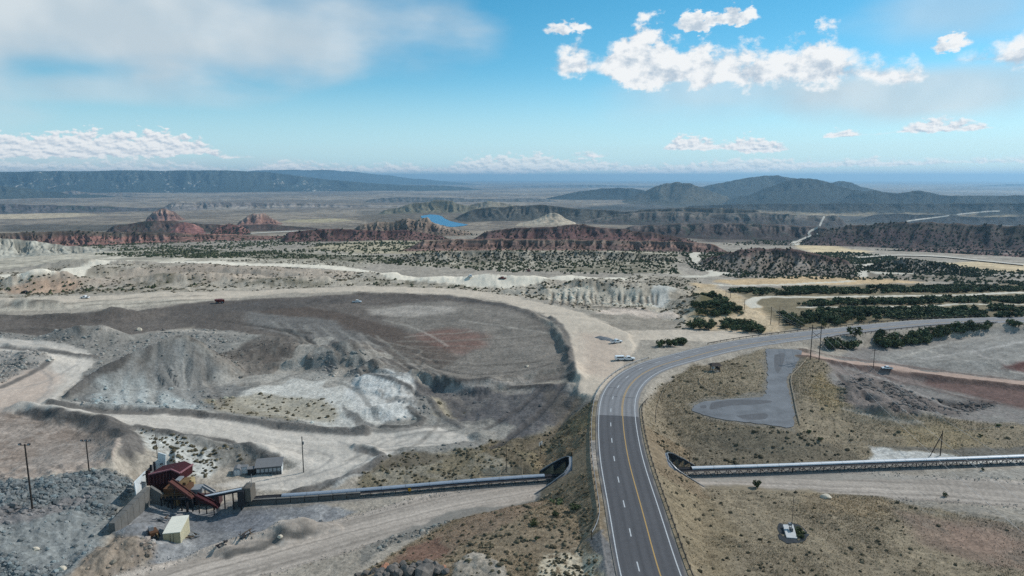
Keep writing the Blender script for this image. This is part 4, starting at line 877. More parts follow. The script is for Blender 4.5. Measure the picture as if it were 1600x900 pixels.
ridge('scrub_knoll', [(1085,412),(1110,400),(1150,392),(1190,387),(1230,388),(1270,394),(1310,403),(1345,414)], 860, 120, 120, (128,118,108), top=(108,90,84), spot=(72,72,58), spot_amt=0.3, gul=0.7, gw=16, seed=36, foot=431)
ridge('scrub_knoll', [(1345,420),(1375,410),(1410,405),(1450,408),(1490,416),(1530,424)], 780, 60, 90, (126,118,108), spot=(72,72,58), spot_amt=0.3, gul=0.6, gw=13, seed=37, foot=429)
ridge('pale_badland', [(-160,383),(-60,378),(0,372),(50,376),(90,382),(150,388),(210,393)], 1000, 110, 140, (152,148,136), spot=(100,96,84), spot_amt=0.3, gul=0.9, rough=0.2, gw=10, seed=38, foot=401)
ridge('scrub_bench', [(610,402),(680,393),(760,391),(840,394),(900,392),(980,395),(1040,400),(1070,406)], 830, 50, 90, (142,134,120), spot=(76,76,62), spot_amt=0.32, gul=0.6, gw=14, seed=39, foot=409)


# pale tracks over the far hills, laid on whatever slope they cross
from mathutils.bvhtree import BVHTree
HB = []
for o, V, D_, wf_ in HILLS:
    if D_ < 9000 and V[..., 0].max() > 0:
        n0, n1 = V.shape[:2]; id3 = np.arange(n0 * n1).reshape(n0, n1); f = np.stack([id3[:-1, :-1], id3[:-1, 1:], id3[1:, 1:], id3[1:, :-1]], -1).reshape(-1, 4)
        HB.append(BVHTree.FromPolygons(V.reshape(-1, 3).tolist(), f.tolist()))
def hill_point(px, py):
    ux, uy, t = ray(px, py); dv = Vector((ux, uy, t)).normalized(); best = Vector(P(px, py)); bd = (best - Vector((0, 0, ZC))).length
    for bv in HB:
        h = bv.ray_cast(Vector((0, 0, ZC)), dv)
        if h[0] is not None and h[3] < bd: best, bd = h[0], h[3]
    return best
M_track = mat('pale_track', (190, 182, 168), 0.95, 0, 0.15, 0.05)
def far_track(pts, wpx, label):
    L = resample(np.array(pts, dtype=float), 1.6); A, B = [], []
    for k, (px, py) in enumerate(L):
        dx, dy = L[min(k + 1, len(L) - 1)] - L[max(k - 1, 0)]; n = math.hypot(dx, dy) + 1e-6; ox, oy = -dy / n * wpx / 2, dx / n * wpx / 2
        A.append(hill_point(px + ox, py + oy) + Vector((0, 0, 1.2))); B.append(hill_point(px - ox, py - oy) + Vector((0, 0, 1.2)))
    V = np.array([tuple(p) for p in A + B]); n = len(A); F = []
    for i in range(n - 1):
        d_ = [math.hypot(V[q][0], V[q][1]) for q in (i, i + 1, n + i + 1, n + i)]
        if max(d_) < min(d_) * 1.12: F.append((i, i + 1, n + i + 1, n + i))
    if F: tag(mesh_np('dirt_road', V, np.array(F), M_track, None, True), label, kind='structure')
far_track([(1289,337),(1284,346),(1279,355),(1266,362),(1264,367),(1278,366)], 3.0, 'pale track climbing the dark hills right of centre')
far_track([(1278,366),(1264,370),(1250,376),(1240,381)], 2.6, 'pale track curving down to the tan flat')
far_track([(1412,347),(1430,344),(1462,340),(1500,335),(1540,331),(1562,330)], 2.0, 'pale track along the dark bench at right')
far_track([(1340,404),(1400,400),(1470,402),(1530,408),(1600,415)], 1.8, 'thin pale track crossing the flats at right')
far_track([(380,366),(430,363),(490,361),(560,361)], 1.4, 'thin pale track passing below the red domes')
M_water = mat('water', (52, 122, 160), 0.35, 0, 0.05, 0.01, spec=0.25)
me = bpy.data.meshes.new('reservoir'); me.from_pydata(wv, [], [list(range(len(wv)))]); me.materials.append(M_water)
ro = bpy.data.objects.new('reservoir', me); col.objects.link(ro); tag(ro, kind='structure')

# ------------------------------------------------------------------ the air
hm = bpy.data.materials.new('air'); hm.use_nodes = True; t = NT(hm.node_tree); t.n.clear()
pv = t.n.new('ShaderNodeVolumePrincipled'); pv.inputs['Color'].default_value = HAZE_COL; pv.inputs['Density'].default_value = HAZE_D; pv.inputs['Anisotropy'].default_value = 0.35
pv.inputs['Density Attribute'].default_value = ''; pv.inputs['Temperature Attribute'].default_value = ''; pv.inputs['Blackbody Intensity'].default_value = 0.0
hm.cycles.homogeneous_volume = True
mo = t.n.new('ShaderNodeOutputMaterial'); t.l.new(pv.outputs[0], mo.inputs['Volume'])
zlo = float(Z.min()) - 30; zhi = 260.0; L_ = 62000.0
hv = [(x, y, z) for z in (zlo, zhi) for x, y in ((-L_, -3000), (L_, -3000), (L_, L_), (-L_, L_))]
me = bpy.data.meshes.new('haze'); me.from_pydata(hv, [], [(3, 2, 1, 0), (4, 5, 6, 7), (0, 1, 5, 4), (1, 2, 6, 5), (2, 3, 7, 6), (3, 0, 4, 7)]); me.materials.append(hm)
ho = bpy.data.objects.new('haze', me); col.objects.link(ho); tag(ho, 'pale blue haze filling the air over the basin', kind='stuff')
# ------------------------------------------------------------------ mesh helpers for built things
class MB:
    def __init__(s): s.v = []; s.f = []
    def add(s, vs, fs):
        n = len(s.v); s.v += [tuple(map(float, p)) for p in vs]; s.f += [tuple(i + n for i in f) for f in fs]; return s
    def box(s, c, size, rz=0.0, taper=1.0):
        x, y, z = size[0] / 2, size[1] / 2, size[2] / 2; ca, sa = math.cos(rz), math.sin(rz); P_ = []
        for dz in (-1, 1):
            k = taper if dz > 0 else 1.0
            for dx, dy in ((-1, -1), (1, -1), (1, 1), (-1, 1)):
                a, b = dx * x * k, dy * y * k; P_.append((c[0] + a * ca - b * sa, c[1] + a * sa + b * ca, c[2] + dz * z))
        return s.add(P_, [(3, 2, 1, 0), (4, 5, 6, 7), (0, 1, 5, 4), (1, 2, 6, 5), (2, 3, 7, 6), (3, 0, 4, 7)])
    def tube(s, p0, p1, r, n=6, r1=None):
        p0, p1 = Vector(p0), Vector(p1); d = (p1 - p0).normalized(); a = d.orthogonal().normalized(); b = d.cross(a); r1 = r if r1 is None else r1
        vs = [p0 + (a * math.cos(2 * math.pi * i / n) + b * math.sin(2 * math.pi * i / n)) * r for i in range(n)] + [p1 + (a * math.cos(2 * math.pi * i / n) + b * math.sin(2 * math.pi * i / n)) * r1 for i in range(n)]
        return s.add(vs, [(i, (i + 1) % n, n + (i + 1) % n, n + i) for i in range(n)] + [tuple(range(n - 1, -1, -1)), tuple(range(n, 2 * n))])
    def bar(s, p0, p1, w_, h):
        """rectangular beam between two points"""
        p0, p1 = Vector(p0), Vector(p1); d = (p1 - p0).normalized(); up = Vector((0, 0, 1)) if abs(d.z) < 0.95 else Vector((0, 1, 0)); a = d.cross(up).normalized(); b = a.cross(d)
        vs = [q + a * sx * w_ / 2 + b * sz * h / 2 for q in (p0, p1) for sx, sz in ((-1, -1), (1, -1), (1, 1), (-1, 1))]
        return s.add(vs, [(0, 1, 2, 3), (7, 6, 5, 4), (0, 4, 5, 1), (1, 5, 6, 2), (2, 6, 7, 3), (3, 7, 4, 0)])
    def slab(s, pts, n, th):
        """a polygon given thickness th along n"""
        n = Vector(n).normalized() * th; k = len(pts); vs = [Vector(p) for p in pts] + [Vector(p) + n for p in pts]
        return s.add(vs, [tuple(range(k)), tuple(range(2 * k - 1, k - 1, -1))] + [(i, k + i, k + (i + 1) % k, (i + 1) % k) for i in range(k)])
    def strip(s, A, B):
        """ribbon between two point rows"""
        n = len(A); return s.add(list(A) + list(B), [(i, i + 1, n + i + 1, n + i) for i in range(n - 1)])
    def loft(s, rings, closed=True):
        n = len(rings[0]); vs = [p for r in rings for p in r]; fs = []
        for k in range(len(rings) - 1):
            for i in range(n if closed else n - 1): fs.append((k * n + i, k * n + (i + 1) % n, (k + 1) * n + (i + 1) % n, (k + 1) * n + i))
        return s.add(vs, fs)
    def mesh(s, name, material, smooth=False):
        me = bpy.data.meshes.new(name); me.from_pydata(s.v, [], s.f); me.materials.append(material); me.validate()
        import bmesh
        bm = bmesh.new(); bm.from_mesh(me); bmesh.ops.recalc_face_normals(bm, faces=bm.faces); bm.to_mesh(me); bm.free()
        if smooth: me.polygons.foreach_set('use_smooth', [True] * len(me.polygons))
        return me
    def build(s, name, material, parent=None, smooth=False):
        o = bpy.data.objects.new(name, s.mesh(name, material, smooth)); col.objects.link(o)
        if parent is not None: o.parent = parent; o.matrix_parent_inverse = Matrix.Identity(4)
        return o
def link(name, me, parent=None, loc=(0, 0, 0), rz=0.0, sc_=1.0):
    o = bpy.data.objects.new(name, me); col.objects.link(o); o.location = loc; o.rotation_euler = (0, 0, rz)
    o.scale = (sc_, sc_, sc_) if not hasattr(sc_, '__len__') else sc_
    if parent is not None: o.parent = parent
    return o
def thing(name, label, cat, loc=(0, 0, 0), rz=0.0, group=None):
    o = bpy.data.objects.new(name, None); col.objects.link(o); o.location = loc; o.rotation_euler = (0, 0, rz); o.empty_display_size = 0.5
    return tag(o, label, cat, group)
def copy_tree(o, parent=None):
    c_ = o.copy(); col.objects.link(c_)
    if parent is not None: c_.parent = parent
    for ch in o.children: copy_tree(ch, c_)
    return c_
def at(px, py, Y_):
    """the point seen at a photo pixel on the upright plane y = Y_"""
    a = (px - 800.0) / FPX; b = (450.0 - py) / FPX; yy = CP + b * SP; zz = -SP + b * CP; k = Y_ / yy
    return Vector((a * k, Y_, ZC + zz * k))

# ------------------------------------------------------------------ highway
M_asph = mat('fresh_asphalt', None, 0.85, 0, 0.10, 0.9, 0.15, 12.0, attr='Col')
M_asph_old = mat('worn_asphalt', None, 0.85, 0, 0.12, 0.9, 0.15, 12.0, attr='Col')
M_lot = mat('lot_asphalt', (112, 114, 117), 0.88, 0, 0.30, 0.16, 0.15, 10.0)
M_white = mat('road_paint_white', (188, 189, 189), 0.6, 0, 0.22, 2.0)
M_yellow = mat('road_paint_yellow', (176, 142, 84), 0.6, 0, 0.12, 3.0)
M_steel = mat('galvanised_steel', (138, 141, 144), 0.5, 0.4, 0.12, 1.0)
M_rust = mat('weathered_rail', (72, 66, 62), 0.7, 0.3, 0.18, 1.0)
M_wood = mat('weathered_wood', (92, 78, 66), 0.9, 0, 0.2, 3.0)
M_dark = mat('dark_steel', (48, 48, 52), 0.7, 0.2, 0.15, 2.0)
hv2 = HW[:, :2]; seg = np.hypot(*np.diff(hv2, axis=0).T); HARC = np.concatenate([[0], np.cumsum(seg)])
tan_ = np.gradient(hv2, axis=0); tan_ /= np.hypot(tan_[:, 0], tan_[:, 1])[:, None]; nor_ = np.stack([tan_[:, 1], -tan_[:, 0]], 1)   # right of travel
def hw_at(s_, off, z=0.0):
    i = np.interp(s_, HARC, np.arange(len(HARC))); p = [np.interp(i, np.arange(len(HARC)), q) for q in (hv2[:, 0], hv2[:, 1], nor_[:, 0], nor_[:, 1])]
    return (p[0] + p[2] * off, p[1] + p[3] * off, ZH + z)
def arc_of(px, py):
    x, y = G(px, py, ZH); return float(HARC[np.argmin((hv2[:, 0] - x) ** 2 + (hv2[:, 1] - y) ** 2)])
S_END = float(HARC[-1]); S_SPLIT = arc_of(965, 651)
def road_piece(s0, s1):
    ss = np.concatenate([np.arange(s0, s1, 1.5), [s1]]); offs = np.concatenate([[-6.25, -6.2], np.linspace(-6.15, 6.65, 53), [6.7, 6.75]])
    class R_:
        def build(self, name, m, par, smooth):
            V = []; 
            for q in ss:
                for o_ in offs: V.append(hw_at(q, o_, -0.5 if o_ in (offs[0], offs[-1]) else 0.10 - 0.0145 * abs(o_)))
            V = np.array(V); n = len(offs); k = len(ss); id_ = np.arange(n * k).reshape(k, n); F = np.stack([id_[:-1, :-1], id_[:-1, 1:], id_[1:, 1:], id_[1:, :-1]], -1).reshape(-1, 4)
            SS, OO = np.meshgrid(ss, offs, indexing='ij'); base = lin((84, 83, 85)) if s0 < 1 else lin((126, 125, 126))
            wp = np.zeros(SS.shape)
            for c_ in (-4.5, -2.7, -0.95, 0.85, 2.75, 4.5): wp += np.exp(-((OO - c_) / 0.36) ** 2)
            t = 1 - 0.20 * wp * (0.6 + 0.8 * fbm(SS / 14, OO / 2, 2, 401)) + (fbm(SS / 6, OO / 0.5, 3, 402) - 0.5) * 0.18 + (fbm(SS / 30, OO / 3, 2, 403) - 0.5) * 0.14
            dust = sstep(np.abs(OO - 0.25) + (fbm(SS / 3, OO / 1, 3, 404) - .5) * 0.9, 5.95, 6.5)
            seam = np.exp(-((OO - 1.55) / 0.07) ** 2) * 0.25 + np.exp(-((OO + 1.6) / 0.07) ** 2) * 0.15
            cc = base * (t - seam)[..., None] * (1 - dust[..., None]) + lin((128, 120, 110)) * dust[..., None]
            return mesh_np(name, V, F, m, np.clip(cc * 1.05, 0, 1).reshape(-1, 3), True)
    return R_()
hwy = road_piece(0, S_SPLIT).build('highway', M_asph, None, True); tag(hwy, 'freshly paved dark asphalt highway running over the culvert', kind='structure')
hold = road_piece(S_SPLIT, S_END).build('highway', M_asph_old, None, True); tag(hold, 'older paler stretch of the highway curving to the right', kind='structure')
def zc_(off): return 0.10 - 0.0145 * abs(off) + 0.006
def mark(s0, s1, off, w_, m, parent, name, step=3.0):
    ss = np.unique(np.concatenate([np.arange(s0, s1, step), [s1]]))
    return MB().strip([hw_at(q, off - w_ / 2, zc_(off - w_ / 2)) for q in ss], [hw_at(q, off + w_ / 2, zc_(off + w_ / 2)) for q in ss]).build(name, m, parent)
for par, a, b in ((hwy, 1, S_SPLIT), (hold, S_SPLIT, S_END)):
    mark(a, b, -5.35, 0.22, M_white, par, 'edge_line'); mark(a, b, 5.45, 0.22, M_white, par, 'edge_line'); mark(a, b, 1.75, 0.24, M_yellow, par, 'centre_line')
    if par is hold: mark(a, b, 1.40, 0.14, M_yellow, par, 'centre_line')
q = 4.0
while q < S_END - 4:
    mark(q, q + 3.2, -1.85, 0.24, M_white, hwy if q < S_SPLIT else hold, 'lane_dash'); q += 12.2
# thin tar seams of the older stretch
M_tar = mat('tar_seam', (58, 58, 62), 0.7, 0, 0.1, 1.0)
for s_ in np.arange(S_SPLIT + 14, S_END - 30, 17.0):
    s_ += rnd.uniform(-5, 5); MB().strip([hw_at(s_ + rnd.uniform(-.3, .3), o_, zc_(o_) - 0.002) for o_ in np.linspace(-5.6, 5.6, 8)], [hw_at(s_ + 0.14 + rnd.uniform(-.05, .05), o_, zc_(o_) - 0.002) for o_ in np.linspace(-5.6, 5.6, 8)]).build('tar_seam', M_tar, hold)

POST = None
def guardrail(s0, s1, off, label, flare0=0.0, flare1=0.0, mrail=None, step=3.8):
    t_ = thing('guardrail', label, 'guardrail', (0, 0, 0), 0, 'guardrails along the highway')
    ss = np.arange(s0, s1 + 0.01, 1.9); L = s1 - s0
    def o_(q):
        e = off
        if flare0: e += math.copysign(flare0, off) * max(0, 1 - (q - s0) / 12) ** 2
        if flare1: e += math.copysign(flare1, off) * max(0, 1 - (s1 - q) / 12) ** 2
        return e
    pr = [(0.05, 0.42), (-0.03, 0.50), (0.05, 0.58), (-0.03, 0.66), (0.05, 0.74), (0.09, 0.74), (0.09, 0.42)]
    sg = -1 if off < 0 else 1
    MB().loft([[hw_at(q, o_(q) + sg * a, b) for a, b in pr] for q in ss]).build('rail', mrail or M_steel, t_, True)
    for q in np.arange(s0 + 0.4, s1, step):
        p = hw_at(q, o_(q) + sg * 0.24)
        g = MB().box((0, 0, 0), (0.17, 0.2, 1.9)).mesh('post', M_dark) if False else POSTM
        link('post', g, t_, (p[0], p[1], ZH - 0.2), 0)
    return t_
POSTM = MB().box((0, 0, 0), (0.17, 0.20, 1.9)).mesh('post', M_wood)
guardrail(arc_of(948, 843), arc_of(1040, 566), -7.35, 'long steel guardrail on the left edge of the highway above the culvert', 2.2, 0)
guardrail(2.0, arc_of(968, 622), 7.35, 'dark guardrail along the right edge of the fresh asphalt', 0, 2.0, M_rust)
guardrail(arc_of(1254, 523), arc_of(1545, 500), 7.35, 'guardrail on the near side of the far highway stretch past the pull-out', 3.0, 0, M_rust)
guardrail(arc_of(1130, 543), arc_of(1560, 500), -7.35, 'guardrail on the far side of the highway beside the juniper belt', 0, 0, M_rust)

# pull-out
pz = lambda x, y: q_[0] * x + q_[1] * y + q_[2]
pl2 = resample(np.array([(x, y) for x, y, _ in PULLW] + [PULLW[0][:2]]), 0.7)[:-1]
pl2 = pl2 + np.stack([fbm(pl2[:, 0] / 1.5, pl2[:, 1] / 1.5, 2, 411) - .5, fbm(pl2[:, 0] / 1.5, pl2[:, 1] / 1.5, 2, 412) - .5], 1) * 1.5
pull = MB().add([(x, y, pz(x, y) + 0.05) for x, y in pl2], [tuple(range(len(pl2)))]).build('parking_lot', M_lot, None); tag(pull, 'grey asphalt pull-out below the highway', kind='structure')
def lot_patch(pts, m, name):
    w_ = [G(a, b, zpull(b)) for a, b in pts]; w_ = resample(np.array(w_ + [w_[0]]), 1.0)[:-1]
    MB().add([(x, y, pz(x, y) + 0.056) for x, y in w_], [tuple(range(len(w_)))]).build(name, m, pull)
M_patch = mat('dark_sealant', (90, 90, 92), 0.8, 0, 0.2, 0.5)
lot_patch([(1112,629),(1150,624),(1205,626),(1190,631),(1140,634),(1110,640)], M_patch, 'sealed_patch'); lot_patch([(1150,650),(1195,646),(1196,655),(1165,656)], M_patch, 'sealed_patch')
lot_patch([(1210,555),(1226,553),(1222,572),(1215,582),(1210,572)], M_patch, 'sealed_patch'); lot_patch([(1094,634),(1103,633),(1103,638),(1095,638)], M_patch, 'sealed_patch')
M_kerb = mat('pale_log', (150, 136, 116), 0.9, 0, 0.2, 2.0)
def log_rail(pts, label, r=0.16):
    L = resample([P(a, b) for a, b in pts], 3.2); t_ = thing('log_rail', label, 'log rail', (0, 0, 0), 0, 'log edging round the pull-out')
    for a, b in zip(L[:-1], L[1:]):
        za, zb = hz(a[0], a[1]) + 0.42, hz(b[0], b[1]) + 0.42
        MB().tube((a[0], a[1], za), (b[0], b[1], zb), r, 6).build('log', M_kerb, t_); MB().tube((a[0], a[1], za - 0.9), (a[0], a[1], za + 0.12), 0.13, 6).build('post', M_wood, t_)
log_rail([(1262,560),(1250,574),(1237,588),(1236,600),(1240,620),(1245,645),(1250,665)], 'long pale log rail down the right side of the pull-out')
log_rail([(1106,582),(1094,592),(1093,600),(1104,610),(1122,616),(1138,620)], 'curved pale log edging between the kiosk and the pull-out', 0.13)
log_rail([(1062,588),(1040,606),(1027,636),(1025,662)], 'thin pale rail on the grass inside the highway bend', 0.09)

# ------------------------------------------------------------------ culvert
M_corr = mat('corrugated_steel', (132, 136, 142), 0.55, 0.45, 0.15, 1.0)
M_corr_in = mat('dark_corrugated_steel', (60, 64, 70), 0.7, 0.3, 0.2, 1.0)  # darker steel colour for the inner shell of the pipe
cul = thing('culvert', 'corrugated steel arch culvert under the highway with slanted open ends', 'culvert', (CO[0], CO[1], 0), math.atan2(cdir[1], cdir[0]))
# distance along the axis at which the embankment meets the crown, on both sides
lon_axis = np.linspace(-40, 40, 321); ax_x = CO[0] + cdir[0] * lon_axis; ax_y = CO[1] + cdir[1] * lon_axis
dax = np.array([np.min(np.hypot(hv2[:, 0] - a, hv2[:, 1] - b)) for a, b in zip(ax_x, ax_y)])
i0 = int(np.argmin(dax)); xl = lon_axis[:i0][dax[:i0] > CROWN].max(); xr = lon_axis[i0:][dax[i0:] > CROWN].min()
def arch(t): a = math.pi * t; c_ = math.cos(a); return (CW * math.copysign(abs(c_) ** 0.62, c_), CH * math.sin(a) ** 0.55)
NA = 28
CH = 5.9
_mc = {}
def mitre(side, y, z):
    """where the embankment's slope comes down to height z at lateral offset y: the pipe is cut off flush with it"""
    k = (side, round(y, 3))
    if k not in _mc:
        lx = side * np.linspace(2, 60, 233); qx = CO[0] + cdir[0] * lx + cnor[0] * y; qy = CO[1] + cdir[1] * lx + cnor[1] * y
        _mc[k] = (lx, ZH - np.maximum(np.array([np.min(np.hypot(hv2[:, 0] - a, hv2[:, 1] - b)) for a, b in zip(qx, qy)]) - 7.8, 0) / 1.55)
    lx, hh_ = _mc[k]; i = int(np.argmax(hh_ < z)); return float(lx[i]) + side * 0.35
ring_t = [i / NA for i in range(NA + 1)]
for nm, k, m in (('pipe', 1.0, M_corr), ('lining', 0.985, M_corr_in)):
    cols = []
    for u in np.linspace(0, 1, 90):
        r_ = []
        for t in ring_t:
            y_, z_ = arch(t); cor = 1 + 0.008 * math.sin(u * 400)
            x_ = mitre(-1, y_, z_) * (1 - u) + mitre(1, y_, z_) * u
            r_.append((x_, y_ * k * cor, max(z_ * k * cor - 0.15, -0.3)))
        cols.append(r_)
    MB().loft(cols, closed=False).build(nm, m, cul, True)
for side in (-1, 1):
    b = MB(); pr_ = [(mitre(side, *arch(t)), arch(t)[0], arch(t)[1] - 0.15) for t in ring_t]
    for p0, p1 in zip(pr_[:-1], pr_[1:]): b.bar((p0[0] + side * .05, p0[1] * 1.01, p0[2] * 1.01), (p1[0] + side * .05, p1[1] * 1.01, p1[2] * 1.01), 0.28, 0.24)
    b.build('collar', M_steel, cul)
MB().box(((xl + xr) / 2, 0, -0.06), (xr - xl + 30, CW * 2, 0.1)).build('floor', mat('culvert_floor', (96, 92, 88), 0.95, 0, 0.2, 0.6), cul)

# ------------------------------------------------------------------ conveyors
M_cover = mat('conveyor_cover', (196, 199, 202), 0.55, 0.15, 0.08, 0.6)
M_cover2 = mat('conveyor_cover_blue', (150, 158, 168), 0.5, 0.2, 0.12, 0.6)
M_belt = mat('belt_rubber', (34, 34, 38), 0.9, 0, 0.1, 2.0)
cvs = np.concatenate([[0], np.cumsum(np.hypot(*np.diff(CV[:, :2], axis=0).T))])
ctan = np.gradient(CV[:, :2], axis=0); ctan /= np.hypot(ctan[:, 0], ctan[:, 1])[:, None]
def cv_at(s_, off, z):
    p = [np.interp(s_, cvs, q_2) for q_2 in (CV[:, 0], CV[:, 1], ctan[:, 0], ctan[:, 1])]; return Vector((p[0] + p[3] * off, p[1] - p[2] * off, z))
def cv_arc(px, py): x, y = G(px, py, 0.0); return float(cvs[np.argmin((CV[:, 0] - x) ** 2 + (CV[:, 1] - y) ** 2)])
def conveyor(s0, s1, h, label, c0, c1, mcov, leg_step, diag):
    t_ = thing('belt_conveyor', label, 'conveyor', (0, 0, 0), 0, 'belt conveyors on either side of the highway')
    zg = lambda s_: float(hz(*cv_at(s_, 0, 0)[:2])) if not (cv_arc(872, 750) - 6 < s_ < cv_arc(1085, 741)) else 0.0
    zs = np.array([zg(q) for q in np.arange(s0, s1, 6.0)]); sm = np.arange(s0, s1, 6.0)
    zs = np.convolve(np.pad(zs, 3, mode='edge'), np.ones(7) / 7, 'valid'); zr = lambda q: float(np.interp(q, sm, zs)) + h
    for off in (-0.62, 0.62):
        b = MB(); ss = np.arange(s0, s1, 6.0)
        for a, c_2 in zip(ss[:-1], ss[1:]): b.bar(cv_at(a, off, zr(a)), cv_at(c_2, off, zr(c_2)), 0.12, 0.30)
        b.build('side_rail', M_dark, t_)
    ss = np.arange(s0, s1, 5.0)
    MB().loft([[cv_at(q, o_, zr(q) + z_) for o_, z_ in ((-.55, .12), (-.3, .02), (.3, .02), (.55, .12))] for q in ss], closed=False).build('belt', M_belt, t_)
    MB().loft([[cv_at(q, o_, zr(q) - 0.45 + z_) for o_, z_ in ((-.5, 0), (.5, 0))] for q in ss], closed=False).build('return_belt', M_belt, t_)
    # hooped covers, one per bay
    cs = np.arange(c0, c1, 6.1)
    for k_ in range(len(cs) - 1):
        a, e = cs[k_], cs[k_ + 1] - 0.06
        arc_ = [(-0.74 * math.cos(math.pi * i / 8), 0.06 + 0.46 * math.sin(math.pi * i / 8)) for i in range(9)]
        MB().loft([[cv_at(q, o_, zr(q) + z_) for o_, z_ in arc_] for q in (a, (a + e) / 2, e)], closed=False).build('cover', mcov, t_, True)
    for q in np.arange(s0 + 1, s1, leg_step):
        b = MB(); zg_ = zr(q) - h - 0.5
        for off in (-0.62, 0.62):
            b.bar(cv_at(q, off * 1.5, zg_), cv_at(q, off, zr(q)), 0.14, 0.14)
            if diag: b.bar(cv_at(q + 1.4, off * 1.4, zg_ + .4), cv_at(q, off, zr(q) - 0.1), 0.16, 0.12)
        b.bar(cv_at(q, -0.75, zg_ + 1.0), cv_at(q, 0.75, zg_ + 1.0), 0.1, 0.1)
        b.build('trestle', M_dark, t_)
    # walkway with handrail on the near side
    b = MB()
    for a, c_2 in zip(ss[:-1], ss[1:]): b.bar(cv_at(a, 1.25, zr(a) - 0.15), cv_at(c_2, 1.25, zr(c_2) - 0.15), 0.7, 0.06)
    b.build('walkway', M_dark, t_)
    return t_
S_TL, S_TR = cv_arc(905, 748), cv_arc(1062, 742)
conveyor(2.0, S_TL + 6, 1.35, 'long low covered belt conveyor from the crusher to the culvert', cv_arc(452, 782), cv_arc(869, 750), M_cover2, 3.1, False)
conveyor(S_TL + 6.5, cvs[-1] - 2, 1.75, 'long white-covered belt conveyor on trestles right of the highway', cv_arc(1083, 741), cvs[-1] - 3, M_cover, 3.0, True)
# ------------------------------------------------------------------ scatter (numpy instancing into one mesh)
def ico():
    t = (1 + 5 ** 0.5) / 2
    v = np.array([(-1, t, 0), (1, t, 0), (-1, -t, 0), (1, -t, 0), (0, -1, t), (0, 1, t), (0, -1, -t), (0, 1, -t), (t, 0, -1), (t, 0, 1), (-t, 0, -1), (-t, 0, 1)], float); v /= np.linalg.norm(v[0])
    f = np.array([(0, 11, 5), (0, 5, 1), (0, 1, 7), (0, 7, 10), (0, 10, 11), (1, 5, 9), (5, 11, 4), (11, 10, 2), (10, 7, 6), (7, 1, 8), (3, 9, 4), (3, 4, 2), (3, 2, 6), (3, 6, 8), (3, 8, 9), (4, 9, 5), (2, 4, 11), (6, 2, 10), (8, 6, 7), (9, 8, 1)])
    return v, f
def ico2():
    v, f = ico(); v = [tuple(p) for p in v]; cache = {}; out = []
    def mid(a, b):
        k = (min(a, b), max(a, b))
        if k not in cache:
            m = (np.array(v[a]) + np.array(v[b])) / 2; m /= np.linalg.norm(m); v.append(tuple(m)); cache[k] = len(v) - 1
        return cache[k]
    for a, b, c_ in f:
        ab, bc, ca = mid(a, b), mid(b, c_), mid(c_, a); out += [(a, ab, ca), (b, bc, ab), (c_, ca, bc), (ab, bc, ca)]
    return np.array(v), np.array(out)
IV, IF = ico(); IV2, IF2 = ico2()
OV = np.array([(1, 0, 0), (-1, 0, 0), (0, 1, 0), (0, -1, 0), (0, 0, 1), (0, 0, -1)], float); OF = np.array([(0, 2, 4), (2, 1, 4), (1, 3, 4), (3, 0, 4), (2, 0, 5), (1, 2, 5), (3, 1, 5), (0, 3, 5)])
def scatter(name, TV, TF, pos, size, color, material, jitter=0.25, smooth=False, flat=(1, 1, 1)):
    n = len(pos); k = len(TV); a = rs.rand(n) * 2 * np.pi
    v = TV[None] * (1 + (rs.rand(n, k, 1) - 0.5) * 2 * jitter) * np.array(flat)[None, None]
    size = np.asarray(size); v = v * (size[:, None, None] if size.ndim == 1 else size[:, None, :])
    x = v[..., 0] * np.cos(a)[:, None] - v[..., 1] * np.sin(a)[:, None]; y = v[..., 0] * np.sin(a)[:, None] + v[..., 1] * np.cos(a)[:, None]
    V = np.stack([x, y, v[..., 2]], -1) + pos[:, None, :]
    F = (TF[None] + (np.arange(n) * k)[:, None, None]).reshape(-1, TF.shape[1])
    cc = np.repeat(color[:, None, :], k, 1).reshape(-1, 3)
    return mesh_np(name, V.reshape(-1, 3), F, material, np.clip(cc, 0, 0.9), smooth, nv=TF.shape[1])
cell = (np.gradient(rows)[:, None] * (azs[1] - azs[0]) * RR)
def pick(mask, n, power=1.0, dmax=1e9, dmin=0):
    """random points on the land, as many per square metre as the mask says"""
    p = (mask * cell * (RR ** -power) * ((RR < dmax) & (RR > dmin)) * (np.abs(AA) < math.radians(42.5))).ravel(); p = p / p.sum()
    k = rs.choice(len(p), n, p=p); i, j = np.unravel_index(k, Z.shape)
    fi = np.clip(i + rs.rand(n) - 0.5, 0, NR - 2); d = np.interp(fi, np.arange(NR), rows); a = azs[j] + (rs.rand(n) - 0.5) * (azs[1] - azs[0])
    x, y = d * np.sin(a), d * np.cos(a); return np.stack([x, y, hz(x, y)], 1), C[i, j], d
M_veg = mat('dry_grass', None, 0.95, 0, 0.0, attr='Col', spec=0.05)
M_shrub = mat('scrub', None, 0.95, 0, 0.25, 3.0, attr='Col', spec=0.05)
M_stone = mat('stone', None, 0.9, 0, 0.25, 2.5, 0.4, 4.0, attr='Col', spec=0.2)
off_road = np.ones(Z.shape); off_road[:nr] = (wd > 8.6) & (hd > 6.5) & (sdp > 0.6) & ~notch & ~((cd_ < 2.2))
